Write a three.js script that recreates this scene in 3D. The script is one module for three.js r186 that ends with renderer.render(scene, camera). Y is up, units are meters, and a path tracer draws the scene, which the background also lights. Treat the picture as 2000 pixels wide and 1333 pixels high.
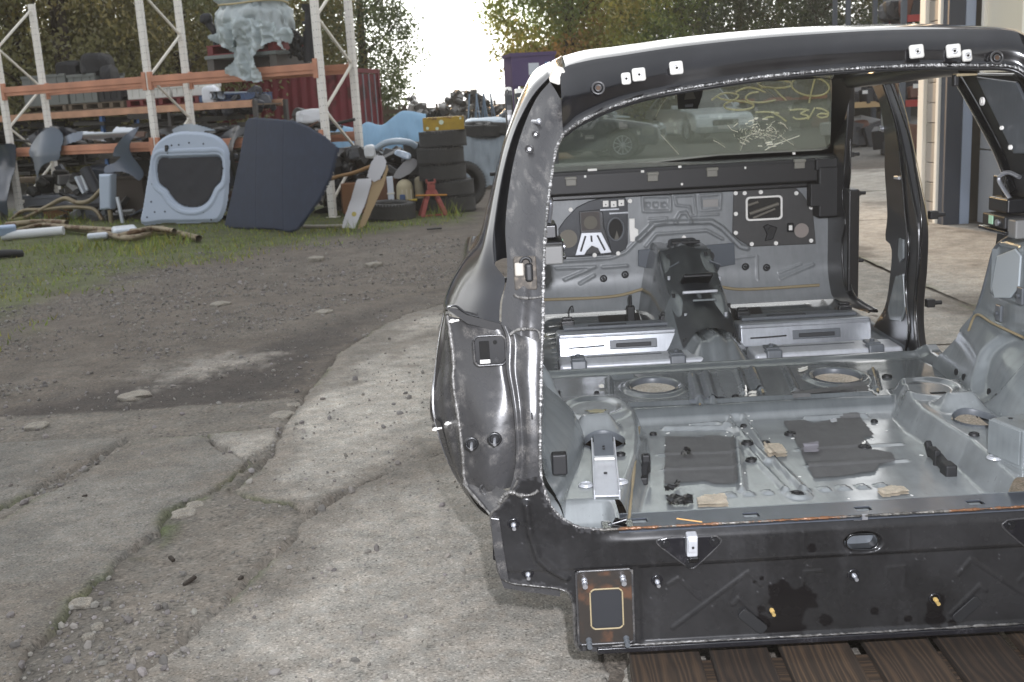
import * as THREE from 'three';
import { mergeGeometries } from 'three/addons/utils/BufferGeometryUtils.js';
import { RoundedBoxGeometry } from 'three/addons/geometries/RoundedBoxGeometry.js';

// ---------------------------------------------------------------- camera, sky, sun, flash, exposure
const V3 = (x, y, z) => new THREE.Vector3(x, y, z), R = THREE.MathUtils.degToRad;
const scene = new THREE.Scene();
const camera = new THREE.PerspectiveCamera(34.67, 2000 / 1333, 0.05, 900);
camera.rotation.order = 'YXZ';
camera.position.set(-0.748, 1.431, 2.263);
camera.rotation.set(R(-12.289), 0, R(-3.15));
camera.filmGauge = 23.5; camera.focus = 2.75; camera.userData.fStop = 6.3;
const renderer = new THREE.WebGLRenderer();
renderer.toneMapping = THREE.LinearToneMapping; renderer.toneMappingExposure = 1;
renderer.shadowMap.enabled = true;

// hazy bright sky, low sun ahead and to the left behind the trees
const SUN = V3(Math.sin(R(-12)) * Math.cos(R(13)), Math.sin(R(13)), -Math.cos(R(-12)) * Math.cos(R(13)));
{
  const w = 512, h = 256, d = new Float32Array(w * h * 4);
  for (let j = 0; j < h; j++) for (let i = 0; i < w; i++) {
    const lat = ((j + 0.5) / h - 0.5) * Math.PI, lon = ((i + 0.5) / w - 0.5) * 2 * Math.PI;
    const v = V3(Math.cos(lat) * Math.cos(lon), Math.sin(lat), Math.cos(lat) * Math.sin(lon));
    const a = Math.acos(THREE.MathUtils.clamp(v.dot(SUN), -1, 1)), up = Math.max(0, v.y);
    const glow = 1.5 * Math.exp(-Math.pow(a / 0.75, 1.5)) + 0.5 * Math.exp(-a / 1.2);
    const k = Math.pow(1 - up, 2.2), o = (j * w + i) * 4;
    d[o] = 0.66 + 0.42 * k + 1.62 * glow; d[o + 1] = 0.72 + 0.39 * k + 1.6 * glow; d[o + 2] = 0.83 + 0.30 * k + 1.54 * glow; d[o + 3] = 1;
  }
  const sky = new THREE.DataTexture(d, w, h, THREE.RGBAFormat, THREE.FloatType);
  sky.mapping = THREE.EquirectangularReflectionMapping; sky.magFilter = sky.minFilter = THREE.LinearFilter; sky.needsUpdate = true;
  scene.background = sky; scene.environment = sky; scene.environmentIntensity = 1;
}
const sun = new THREE.DirectionalLight(0xffd29c, 3.4);
sun.position.copy(SUN).multiplyScalar(120); sun.castShadow = true; sun.shadow.radius = 3;
sun.shadow.mapSize.set(4096, 4096);
Object.assign(sun.shadow.camera, { left: -50, right: 50, top: 40, bottom: -20, near: 1, far: 260 });
scene.add(sun, sun.target);

// ---------------------------------------------------------------- helpers
let seed = 7;
const rnd = () => { seed = (seed + 0x6d2b79f5) | 0; let t = Math.imul(seed ^ (seed >>> 15), 1 | seed); t = (t + Math.imul(t ^ (t >>> 7), 61 | t)) ^ t; return ((t ^ (t >>> 14)) >>> 0) / 4294967296; };
const rr = (a, b) => a + (b - a) * rnd();
const hash = (x, y) => { let n = Math.imul(x | 0, 374761393) + Math.imul(y | 0, 668265263); n = Math.imul(n ^ (n >>> 13), 1274126177); return ((n ^ (n >>> 16)) >>> 0) / 4294967296; };
const sm = (a, b, x) => { const t = Math.min(1, Math.max(0, (x - a) / (b - a))); return t * t * (3 - 2 * t); };
const mix = (a, b, t) => a + (b - a) * t;
function noise(x, y, per = 0) {   // value noise 0..1, tileable with period per
  const xi = Math.floor(x), yi = Math.floor(y), fx = x - xi, fy = y - yi, m = (v) => (per ? ((v % per) + per) % per : v);
  const u = fx * fx * (3 - 2 * fx), v = fy * fy * (3 - 2 * fy);
  return mix(mix(hash(m(xi), m(yi)), hash(m(xi + 1), m(yi)), u), mix(hash(m(xi), m(yi + 1)), hash(m(xi + 1), m(yi + 1)), u), v);
}
function fbm(x, y, oct = 4, per = 0) { let s = 0, a = 0.5, n = 0; for (let i = 0; i < oct; i++) { s += a * noise(x + i * 17.3 * (per ? 0 : 1), y, per); n += a; a *= 0.5; x *= 2; y *= 2; per *= 2; } return s / n; }

// tileable colour texture; fn(u, v) with u, v in 0..1 returns sRGB 0..255
function tex(w, h, fn, srgb = true) {
  const d = new Uint8Array(w * h * 4);
  for (let j = 0; j < h; j++) for (let i = 0; i < w; i++) { const c = fn((i + 0.5) / w, (j + 0.5) / h, i, j), o = (j * w + i) * 4; for (let k = 0; k < 3; k++) d[o + k] = Math.min(255, Math.max(0, c[k])); d[o + 3] = c.length > 3 ? c[3] : 255; }
  const t = new THREE.DataTexture(d, w, h); t.wrapS = t.wrapT = THREE.RepeatWrapping; t.magFilter = THREE.LinearFilter; t.minFilter = THREE.LinearMipmapLinearFilter; t.generateMipmaps = true;
  if (srgb) t.colorSpace = THREE.SRGBColorSpace; t.needsUpdate = true; return t;
}
const rep = (t, sx, sy = sx) => { const c = t.clone(); c.repeat.set(1 / sx, 1 / sy); c.needsUpdate = true; return c; };   // one tile every sx metres
const grey = (x) => [x, x, x];
const std = (color, roughness = 0.7, o = {}) => new THREE.MeshPhysicalMaterial({ color, roughness, side: THREE.DoubleSide, ...o });

const used = {};
function numbered(n) { const k = used[n] = (used[n] ?? -1) + 1; return k ? n + '_' + String(k).padStart(3, '0') : n; }
function tag(o, label, category, group, kind) { if (label) o.userData.label = label; if (category) o.userData.category = category; if (group) o.userData.group = group; if (kind) o.userData.kind = kind; return o; }
function thing(name, label, category, pos = [0, 0, 0], turn = 0, group) { const o = new THREE.Group(); o.name = numbered(name); o.position.set(...pos); o.rotation.y = turn; scene.add(o); return tag(o, label, category, group); }
const bare = (g) => { const n = g.index ? g.toNonIndexed() : g; for (const k of Object.keys(n.attributes)) if (!['position', 'normal', 'uv', 'color'].includes(k)) n.deleteAttribute(k); if (!n.attributes.normal) n.computeVertexNormals(); return n; };
const plainUV = (g) => { if (!g.attributes.uv) g.setAttribute('uv', new THREE.BufferAttribute(new Float32Array(g.attributes.position.count * 2), 2)); return g; };
function join(list) {
  list = (Array.isArray(list) ? list : [list]).map((g) => plainUV(bare(g)));
  const col = list.some((g) => g.attributes.color); if (col) for (const g of list) if (!g.attributes.color) g.setAttribute('color', new THREE.BufferAttribute(new Float32Array(g.attributes.position.count * 3).fill(1), 3));
  return list.length > 1 ? mergeGeometries(list) : list[0];
}
function tri(g) {   // uv in metres by the way each face points
  g = bare(g); const p = g.attributes.position, uv = new Float32Array(p.count * 2), a = V3(), b = V3(), c = V3();
  for (let i = 0; i < p.count; i += 3) {
    a.fromBufferAttribute(p, i); b.fromBufferAttribute(p, i + 1); c.fromBufferAttribute(p, i + 2);
    const n = b.clone().sub(a).cross(c.clone().sub(a)), x = Math.abs(n.x), y = Math.abs(n.y), z = Math.abs(n.z);
    [a, b, c].forEach((v, k) => { uv[(i + k) * 2] = x > y && x > z ? v.z : v.x; uv[(i + k) * 2 + 1] = y > x && y > z ? v.z : v.y; });
  }
  g.setAttribute('uv', new THREE.BufferAttribute(uv, 2)); return g;
}
const mesh = (name, g, m, parent = scene) => { const o = new THREE.Mesh(join(g), m); o.name = parent === scene ? numbered(name) : name; o.castShadow = o.receiveShadow = true; parent.add(o); return o; };
const struct = (name, g, m, label) => tag(mesh(name, g, m), label, null, null, 'structure');

const at = (g, x, y, z, rx = 0, ry = 0, rz = 0) => { const m = new THREE.Matrix4().makeRotationFromEuler(new THREE.Euler(rx, ry, rz, 'YXZ')); m.setPosition(x, y, z); return g.applyMatrix4(m); };
const box = (w, h, d, x = 0, y = 0, z = 0, rx = 0, ry = 0, rz = 0) => at(tri(new THREE.BoxGeometry(w, h, d)), x, y, z, rx, ry, rz);
const rbox = (w, h, d, r, x = 0, y = 0, z = 0, rx = 0, ry = 0, rz = 0) => at(tri(new RoundedBoxGeometry(w, h, d, 2, Math.min(r, w / 2.1, h / 2.1, d / 2.1))), x, y, z, rx, ry, rz);
const cyl = (r1, r2, h, n, x = 0, y = 0, z = 0, rx = 0, ry = 0, rz = 0) => at(tri(new THREE.CylinderGeometry(r1, r2, h, n)), x, y, z, rx, ry, rz);
function frameOf(a, b, up = V3(0, 1, 0)) { const z = b.clone().sub(a).normalize(), x = up.clone().cross(z); if (x.lengthSq() < 1e-6) x.set(1, 0, 0); x.normalize(); return new THREE.Matrix4().makeBasis(x, z.clone().cross(x), z).setPosition(a.clone().add(b).multiplyScalar(0.5)); }
const bar = (a, b, w, h, up, r = 0) => (r ? rbox(w, h, a.distanceTo(b), r) : box(w, h, a.distanceTo(b))).applyMatrix4(frameOf(a, b, up));
const rod = (a, b, r, n = 10, r2 = r) => cyl(r2, r, a.distanceTo(b), n, 0, 0, 0, Math.PI / 2).applyMatrix4(frameOf(a, b));
const tube = (pts, r, n = 8, seg = pts.length * 5, closed = false, tens = 0.5) => tri(new THREE.TubeGeometry(new THREE.CatmullRomCurve3(pts, closed, 'catmullrom', tens), seg, r, n, closed));
function prism(pts, depth, bevel = 0, holes = []) {   // outline [x, y] extruded along +z, centred
  const s = new THREE.Shape(pts.map((p) => new THREE.Vector2(p[0], p[1]))); for (const h of holes) s.holes.push(new THREE.Path(h.map((p) => new THREE.Vector2(p[0], p[1]))));
  const g = new THREE.ExtrudeGeometry(s, { depth: depth - 2 * bevel, bevelEnabled: bevel > 0, bevelSize: bevel, bevelThickness: bevel, bevelSegments: 2, bevelOffset: -bevel, curveSegments: 8 });
  g.translate(0, 0, -depth / 2 + bevel); return tri(g);
}
const ell = (x, y, rx, ry, n = 28, a = 0) => Array.from({ length: n }, (_, i) => { const t = (i / n) * 2 * Math.PI, c = Math.cos(t) * rx, s = Math.sin(t) * ry; return [x + c * Math.cos(a) - s * Math.sin(a), y + c * Math.sin(a) + s * Math.cos(a)]; });
function rrect(x, y, w, h, r, n = 5) { const o = []; [[1, 1, 0], [-1, 1, 1], [-1, -1, 2], [1, -1, 3]].forEach(([sx, sy, q]) => { for (let i = 0; i <= n; i++) { const t = (q + i / n) * Math.PI / 2; o.push([x + sx * (w / 2 - r) + r * Math.cos(t), y + sy * (h / 2 - r) + r * Math.sin(t)]); } }); return o; }
function catmull(p, n) {   // smooth resample of a row of points
  const c = new THREE.CatmullRomCurve3(p, false, 'centripetal'); return Array.from({ length: n }, (_, i) => c.getPoint(i / (n - 1)));
}
function patch(rows, nu = 0, nv = 0, thick = 0) {   // smooth sheet through rows of points
  if (nu) rows = rows.map((r) => catmull(r, nu));
  if (nv) { const cols = rows[0].map((_, i) => catmull(rows.map((r) => r[i]), nv)); rows = cols[0].map((_, j) => cols.map((c) => c[j])); }
  const h = rows.length, w = rows[0].length, pos = [], uv = [], idx = [];
  let vv = 0; for (let j = 0; j < h; j++) { let uu = 0; if (j) vv += rows[j][w >> 1].distanceTo(rows[j - 1][w >> 1]); for (let i = 0; i < w; i++) { if (i) uu += rows[j][i].distanceTo(rows[j][i - 1]); pos.push(...rows[j][i].toArray()); uv.push(uu, vv); } }
  for (let j = 0; j < h - 1; j++) for (let i = 0; i < w - 1; i++) { const a = j * w + i; idx.push(a, a + 1, a + w, a + 1, a + w + 1, a + w); }
  const g = new THREE.BufferGeometry(); g.setAttribute('position', new THREE.Float32BufferAttribute(pos, 3)); g.setAttribute('uv', new THREE.Float32BufferAttribute(uv, 2)); g.setIndex(idx); g.computeVertexNormals();
  if (thick) { const b = g.clone(), p = b.attributes.position, n = b.attributes.normal; for (let i = 0; i < p.count; i++) p.setXYZ(i, p.getX(i) - n.getX(i) * thick, p.getY(i) - n.getY(i) * thick, p.getZ(i) - n.getZ(i) * thick); return join([bare(g), bare(b)]); }
  return bare(g);
}
const mirror = (g) => { const m = bare(g.clone()), p = m.attributes.position, n = m.attributes.normal; m.scale(-1, 1, 1); for (const a of Object.values(m.attributes)) { const s = a.itemSize; for (let i = 0; i < a.count; i += 3) for (let k = 0; k < s; k++) { const t = a.array[(i + 1) * s + k]; a.array[(i + 1) * s + k] = a.array[(i + 2) * s + k]; a.array[(i + 2) * s + k] = t; } } void p; void n; return m; };

// measured points: where the line of sight to a spot of the photograph meets a real plane of the place (metres)
const EYE = camera.position.clone(); camera.updateMatrixWorld();
function sight(u, v) { const f = 666.5 / Math.tan(R(34.67 / 2)); return V3((u - 1000) / f, -(v - 666.5) / f, -1).applyQuaternion(camera.quaternion); }
function on(u, v, axis, val) { const d = sight(u, v), t = (val - EYE[axis]) / d[axis]; return EYE.clone().addScaledVector(d, t); }
const PX = (u, v, x) => on(u, v, 'x', x), PY = (u, v, y) => on(u, v, 'y', y), PZ = (u, v, z) => on(u, v, 'z', z);
const PN = (u, v, p, n) => { const d = sight(u, v); return EYE.clone().addScaledVector(d, p.clone().sub(EYE).dot(n) / d.dot(n)); };
const xy = (list, z) => list.map(([u, v]) => { const p = PZ(u, v, z); return [p.x, p.y]; });
function inside(poly, x, y) { let c = false; for (let i = 0, j = poly.length - 1; i < poly.length; j = i++) { const [a, b] = poly[i], [d, e] = poly[j]; if (b > y !== e > y && x < ((d - a) * (y - b)) / (e - b) + a) c = !c; } return c; }
function segDist(x, y, a, b) { const dx = b[0] - a[0], dy = b[1] - a[1], t = Math.min(1, Math.max(0, ((x - a[0]) * dx + (y - a[1]) * dy) / (dx * dx + dy * dy + 1e-12))); return Math.hypot(x - a[0] - t * dx, y - a[1] - t * dy); }
function lineDist(pts, x, y) { let d = 1e9; for (let i = 1; i < pts.length; i++) d = Math.min(d, segDist(x, y, pts[i - 1], pts[i])); return d; }
function polyDist(poly, x, y) { const d = lineDist([...poly, poly[0]], x, y); return inside(poly, x, y) ? d : -d; }   // positive inside

// ---------------------------------------------------------------- camera flash, a real small lamp above the lens
{
  const f = thing('camera_flash', 'small white camera flash just above and behind the viewpoint', 'camera flash', [-0.66, 1.6, 2.30]);
  mesh('flash_head', rbox(0.075, 0.05, 0.09, 0.006, 0, 0, 0.05), std(0x0c0c0d, 0.5), f);
  mesh('flash_window', rbox(0.056, 0.032, 0.004, 0.0015, 0, 0, 0.003), new THREE.MeshStandardMaterial({ color: 0xffffff, emissive: 0xffffff, emissiveIntensity: 3 }), f);
  const s = new THREE.SpotLight(0xf6f7ff, 52, 0, R(46), 1, 2); s.name = 'flash_light'; s.position.set(0, 0, -0.012); s.target.position.set(0.05, -0.25, -1); s.castShadow = true; s.shadow.radius = 1.0; s.shadow.mapSize.set(2048, 2048);
  f.add(s, s.target);
}
// ---------------------------------------------------------------- materials
const grain = tex(1024, 1024, (u, v) => {   // broken surface: stones, pits, faint colour patches
  const n = fbm(u * 16, v * 16, 4, 16), f = fbm(u * 300, v * 300, 2, 300), h = fbm(u * 34, v * 34, 3, 34), s = fbm(u * 150 + 0.5, v * 150, 2, 150), q = noise(u * 96, v * 96, 96);
  const w = (s > 0.66 ? 38 * sm(0.66, 0.8, s) : -46 * sm(0.34, 0.2, s)) + (q > 0.94 ? 26 : 0), k = 204 + 54 * (n - 0.5) + 52 * (f - 0.5) + w, t = 9 * (h - 0.5); return [k + t, k, k - 4 - t * 0.8];
});
const grainB = tex(1024, 1024, (u, v) => { const f = fbm(u * 200, v * 200, 3, 200), s = noise(u * 110, v * 110, 110); return grey(255 * (0.35 + 0.5 * (f - 0.5) + (s > 0.8 ? 0.35 * (s - 0.8) / 0.2 : 0))); }, false);
const M = {};
M.ground = std(0xffffff, 0.95, { map: rep(grain, 1.6), bumpMap: rep(grainB, 1.6), bumpScale: 0.010, vertexColors: true });
M.concrete = std(0xffffff, 0.93, { map: rep(grain, 0.9), bumpMap: rep(grainB, 0.9), bumpScale: 0.004, vertexColors: true });

// ---------------------------------------------------------------- ground and slabs
const G = (l) => l.map(([u, v]) => { const p = PY(u, v, 0); return [p.x, p.z]; });
const slabEdgeA = [[30, 1340], [38, 1290], [64, 1260], [109, 1230], [132, 1192], [136, 1173], [162, 1154], [207, 1117], [223, 1090], [264, 1064], [313, 1036], [317, 1011], [332, 996], [377, 975], [411, 962], [453, 932], [494, 900]];
const polyA = G([...slabEdgeA, [462, 890], [415, 866], [400, 847], [340, 852], [272, 856], [200, 895], [150, 928], [113, 947], [0, 1011], [-160, 1090], [-240, 1340]]);
const polyA2 = G([[402, 846], [470, 840], [538, 834], [541, 856], [505, 887], [496, 898], [465, 888], [418, 864]]);
const polyE = G([[-200, 868], [0, 862], [120, 856], [255, 852], [190, 890], [110, 935], [0, 990], [-160, 1070]]);
const polyD = [...G([[215, 1360], [340, 1262], [430, 1186], [500, 1112], [560, 1062], [600, 1010], [650, 972], [740, 927], [800, 902], [870, 880]]), [-0.9, -2.2], [-0.55, -2.2], [-0.55, 0.6], [-2.3, 0.6]];
const polyB = [...G([[548, 846], [562, 812], [585, 785], [600, 765], [625, 735], [660, 690], [700, 662], [740, 637], [790, 613], [830, 602], [870, 590]]), [-0.6, -6.4], [-0.55, -2.25], [-0.92, -2.25], ...G([[866, 889], [800, 912], [735, 937], [660, 968], [600, 1000], [560, 985], [480, 970], [450, 958], [500, 915], [536, 874]])];
const slabs = [polyA, polyA2, polyE, polyD, polyB];
const grassLow = G([[-250, 800], [-100, 690], [0, 640], [100, 590], [250, 545], [400, 512], [560, 482], [700, 464], [800, 450], [905, 432]]);
const polyGrass = [...grassLow, [-1.2, -12.6], [-2.2, -14.2], [-14, -21], [-18, -12]];
const mossLine = G(slabEdgeA.slice(8)), crackLine = G(slabEdgeA), patchLight = G([[230, 735], [330, 700], [450, 680], [545, 672], [560, 690], [480, 715], [350, 745], [260, 778]]), patchMud = G([[-100, 830], [0, 790], [200, 738], [420, 690], [560, 645], [700, 600], [860, 570], [720, 640], [625, 720], [560, 805], [400, 845], [250, 852], [-100, 862]]);
const rutLine = G([[0, 790], [250, 700], [500, 610], [700, 560], [900, 520]]);
function groundLook(x, z) {   // [height, r, g, b]
  let sd = -9; for (const p of slabs) sd = Math.max(sd, polyDist(p, x, z));
  const n1 = fbm(x * 0.9 + 50, z * 0.9 + 50, 4), n2 = fbm(x * 5 + 9, z * 5 + 31, 4), n3 = fbm(x * 22, z * 22, 3);
  let h = -0.016 + 0.05 * (n1 - 0.5) * sm(-0.1, -1.2, sd) + 0.016 * (n2 - 0.5) + 0.010 * (n3 - 0.5);
  let c = [0.15, 0.124, 0.102];                                          // gravel track
  const k = 0.72 + 0.5 * n2 + 0.25 * (n3 - 0.5); c = c.map((v) => v * k);
  const put = (d, col, a = 1) => { const t = a * sm(-0.05, 0.2, d + 0.5 * (n2 - 0.5) + 0.3 * (n3 - 0.5)); c = c.map((v, i) => mix(v, col[i] * (0.75 + 0.5 * n2), t)); };
  if (z > -14 && x < 1) {
    put(polyDist(patchMud, x, z), [0.062, 0.049, 0.041], 1); put(polyDist(patchLight, x, z), [0.33, 0.30, 0.27], 1);
    const strip = Math.sin((x * 0.55 + z * 0.85) * 2.2 + 3 * n1); put(strip * 0.25 - 0.12, [0.16, 0.138, 0.118], 0.5);
    if (z > -3.2 && sd > -1.1 && x < -0.8) put(0.3, [0.205, 0.182, 0.157], 0.9);     // packed dirt between the slabs
    const cd = lineDist(crackLine, x, z); if (cd < 0.3) put(0.14 - cd, [0.10, 0.087, 0.074], 0.8); const md = lineDist(mossLine, x, z); if (md < 0.12) put(0.07 - md - 0.05 * n3, [0.10, 0.135, 0.03], 0.85 * sm(0.42, 0.6, fbm(x * 2.2 + 4, z * 2.2, 2)));
  }
  const gd = polyDist(polyGrass, x, z); if (gd > -0.8) { const t = sm(-0.25, 0.5, gd + 1.5 * (n1 - 0.5) + 0.5 * (n2 - 0.5)); c = c.map((v, i) => mix(v, [0.105, 0.125, 0.035][i] * (0.6 + 0.8 * n2), t * 0.9)); h += 0.015 * t; }
  if (z < -17) { const t = sm(-17, -20, z); c = c.map((v, i) => mix(v, [0.17, 0.16, 0.148][i] * (0.8 + 0.4 * n1), t)); }
  if (sd <= 0 && z > -3.4) { const e = Math.max(polyDist(polyD, x, z), polyDist(polyB, x, z)); if (e > -0.5) h = mix(h, -0.003 + 0.006 * (n3 - 0.5), sm(-0.45, -0.05, e)); }
  if (sd > 0) h = Math.min(h, -0.03);
  return [h, ...c];
}
function gridSheet(xs, zs, look, keep) {
  const w = xs.length, pos = [], uv = [], col = [], idx = [], ok = [];
  for (const z of zs) for (const x of xs) { const k = keep ? keep(x, z) : true; ok.push(k); const l = k ? look(x, z) : [0, 1, 1, 1]; pos.push(x, l[0], z); uv.push(x, z); col.push(l[1], l[2], l[3]); }
  for (let j = 0; j < zs.length - 1; j++) for (let i = 0; i < w - 1; i++) { const a = j * w + i; if (ok[a] && ok[a + 1] && ok[a + w] && ok[a + w + 1]) idx.push(a, a + w, a + 1, a + 1, a + w, a + w + 1); }
  const g = new THREE.BufferGeometry(); g.setAttribute('position', new THREE.Float32BufferAttribute(pos, 3)); g.setAttribute('uv', new THREE.Float32BufferAttribute(uv, 2)); g.setAttribute('color', new THREE.Float32BufferAttribute(col, 3)); g.setIndex(idx); g.computeVertexNormals(); return g;
}
const range = (a, b, s) => { const n = Math.max(1, Math.round(Math.abs(b - a) / s)); return Array.from({ length: n + 1 }, (_, i) => a + ((b - a) * i) / n); };
{
  const xs = [-400, -200, -100, -60, ...range(-40, -16, 2), ...range(-15, -5.2, 0.16), ...range(-5, -0.4, 0.024), ...range(-0.2, 3, 0.3), ...range(4, 30, 2), 60, 120, 400];
  const zs = [60, 30, 10, 3]; for (let d = 1.2; d < 24; d *= 1.0085) zs.push(2.26 - d); zs.push(...range(-24, -60, 3), -90, -150, -400);
  const g = gridSheet(xs, zs, groundLook);
  const o = new THREE.Mesh(g, M.ground); o.name = 'ground'; o.receiveShadow = true; scene.add(tag(o, null, null, null, 'structure'));
}
function slab(poly, step, tone, rough = 1, fade = 0) {
  const x0 = Math.min(...poly.map((p) => p[0])) - 0.05, x1 = Math.max(...poly.map((p) => p[0])) + 0.05, z0 = Math.min(...poly.map((p) => p[1])) - 0.05, z1 = Math.max(...poly.map((p) => p[1])) + 0.05;
  const sdf = (x, z) => polyDist(poly, x, z) + rough * (0.05 * (fbm(x * 7 + 3, z * 7, 3) - 0.5) + 0.018 * (noise(x * 40, z * 40) - 0.5));
  const g = gridSheet(range(x0, x1, step), range(z1, z0, step), (x, z) => {
    const d = sdf(x, z), n1 = fbm(x * 1.6 + 20, z * 1.6 + 7, 4), n2 = fbm(x * 9, z * 9, 4);
    const h = 0.003 * (n1 - 0.5) - 0.075 * sm(0.012, -0.022, d) - 0.006 * sm(0.08, 0.0, d) * n2;
    let c = [0.53, 0.49, 0.44].map((v) => v * tone * (0.84 + 0.4 * (n1 - 0.5) + 0.26 * (n2 - 0.5)));
    const streak = fbm((x * 0.83 + z * 0.55) * 9 + 5, (z * 0.83 - x * 0.55) * 1.1, 3); c = c.map((v) => v * (0.9 + 0.22 * streak));
    const tr = sm(0.55, 0.72, fbm((x * 0.72 + z * 0.7) * 14, (z * 0.72 - x * 0.7) * 0.6 + 3, 2)) * 0.2; c = c.map((v, i) => mix(v, [0.16, 0.145, 0.128][i], tr));   // tyre dirt
    const dirt = sm(0.53, 0.70, fbm(x * 1.3 + 60, z * 1.3 + 12, 4) * 0.72 + n2 * 0.28 + 0.20 * sm(0.34, 0, d) * fbm(x * 2.3, z * 2.3, 2)); c = c.map((v, i) => mix(v, [0.19, 0.165, 0.14][i] * (0.7 + 0.6 * n2), 0.85 * dirt));
    if (fade) { const e = sm(fade, 0.0, d + 0.35 * fade * (fbm(x * 3.1 + 7, z * 3.1, 4) - 0.5) * 4) * sm(-0.75, -1.15, x); c = c.map((v, i) => mix(v, [0.225, 0.198, 0.17][i] * (0.7 + 0.6 * n2), 0.9 * e)); }
    const moss = sm(0.05, -0.02, d) * sm(0.5, 0.62, fbm(x * 2.2 + 4, z * 2.2, 2)); c = c.map((v, i) => mix(v, [0.09, 0.11, 0.03][i], 0.8 * moss));
    return [h, ...c];
  }, (x, z) => sdf(x, z) > -0.04);
  const o = new THREE.Mesh(g, M.concrete); o.name = numbered('concrete_slab'); o.receiveShadow = true; scene.add(tag(o, null, null, null, 'structure'));
}
slab(polyA, 0.016, 0.53); slab(polyA2, 0.02, 0.85); slab(polyE, 0.03, 0.42); slab(polyD, 0.014, 0.96, 1, 0.4); slab(polyB, 0.02, 1.14, 1, 0.14);
for (const [x0, x1, z0, z1, tone] of [[-0.53, 2.2, -3.6, 0.6, 1], [-0.53, 2.2, -8.2, -3.62, 1], [2.22, 5.6, -3.9, 0.6, 1.1], [2.22, 4.7, -9.4, -3.92, 1.2], [-0.3, 2.9, -12.8, -8.22, 0.95], [2.92, 6.2, -12.6, -9.42, 1.25], [6.22, 10, -12.6, -9.42, 1.1], [2.92, 6.6, -16.6, -12.62, 1.15], [6.62, 11, -16.6, -12.62, 1.1], [0.2, 2.9, -17, -12.82, 1.0], [4.72, 10, -9.4, -3.92, 1]])
  slab([[x0, z0], [x1, z0], [x1, z1], [x0, z1]], 0.06, tone, 0.25);

// loose gravel: more than anyone could count
{
  const g = new THREE.IcosahedronGeometry(1, 0), m = std(0xffffff, 0.95); const n = 19000, im = new THREE.InstancedMesh(g, m, n), q = new THREE.Object3D(), c = new THREE.Color(); let k = 0;
  while (k < n) {
    const d = 1.6 + 11 * Math.pow(rnd(), 1.7), a = R(rr(-31, 4)), x = -0.748 + d * Math.sin(a), z = 2.263 - d * Math.cos(a);
    if (x > -0.9 && z > -2) continue;
    let sd = -9; for (const p of slabs) sd = Math.max(sd, polyDist(p, x, z));
    if (sd > 0.0 && rnd() > 0.05) continue; if (sd <= 0 && d < 4.6 && rnd() > 0.22) continue; if (fbm(x * 1.4 + 8, z * 1.4, 3) < 0.36 + 0.25 * rnd()) continue; if (polyDist(patchMud, x, z) > -0.2 && rnd() > 0.12) continue;
    const s = rr(0.0025, 0.0055) + 0.012 * Math.pow(rnd(), 9); const h = sd > 0 ? 0 : groundLook(x, z)[0];
    q.position.set(x, h + s * 0.25, z); q.rotation.set(rr(0, 6), rr(0, 6), rr(0, 6)); q.scale.set(s * rr(0.8, 1.6), s * rr(0.5, 0.9), s * rr(0.8, 1.4)); q.updateMatrix(); im.setMatrixAt(k, q.matrix);
    const t = rr(0.10, 0.24); im.setColorAt(k, c.setRGB(t, t * rr(0.9, 0.96), t * rr(0.8, 0.9))); k++;
  }
  im.name = 'gravel'; im.castShadow = im.receiveShadow = true; scene.add(tag(im, 'loose grey gravel scattered over the dirt track', 'gravel', null, 'stuff'));
}
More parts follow.
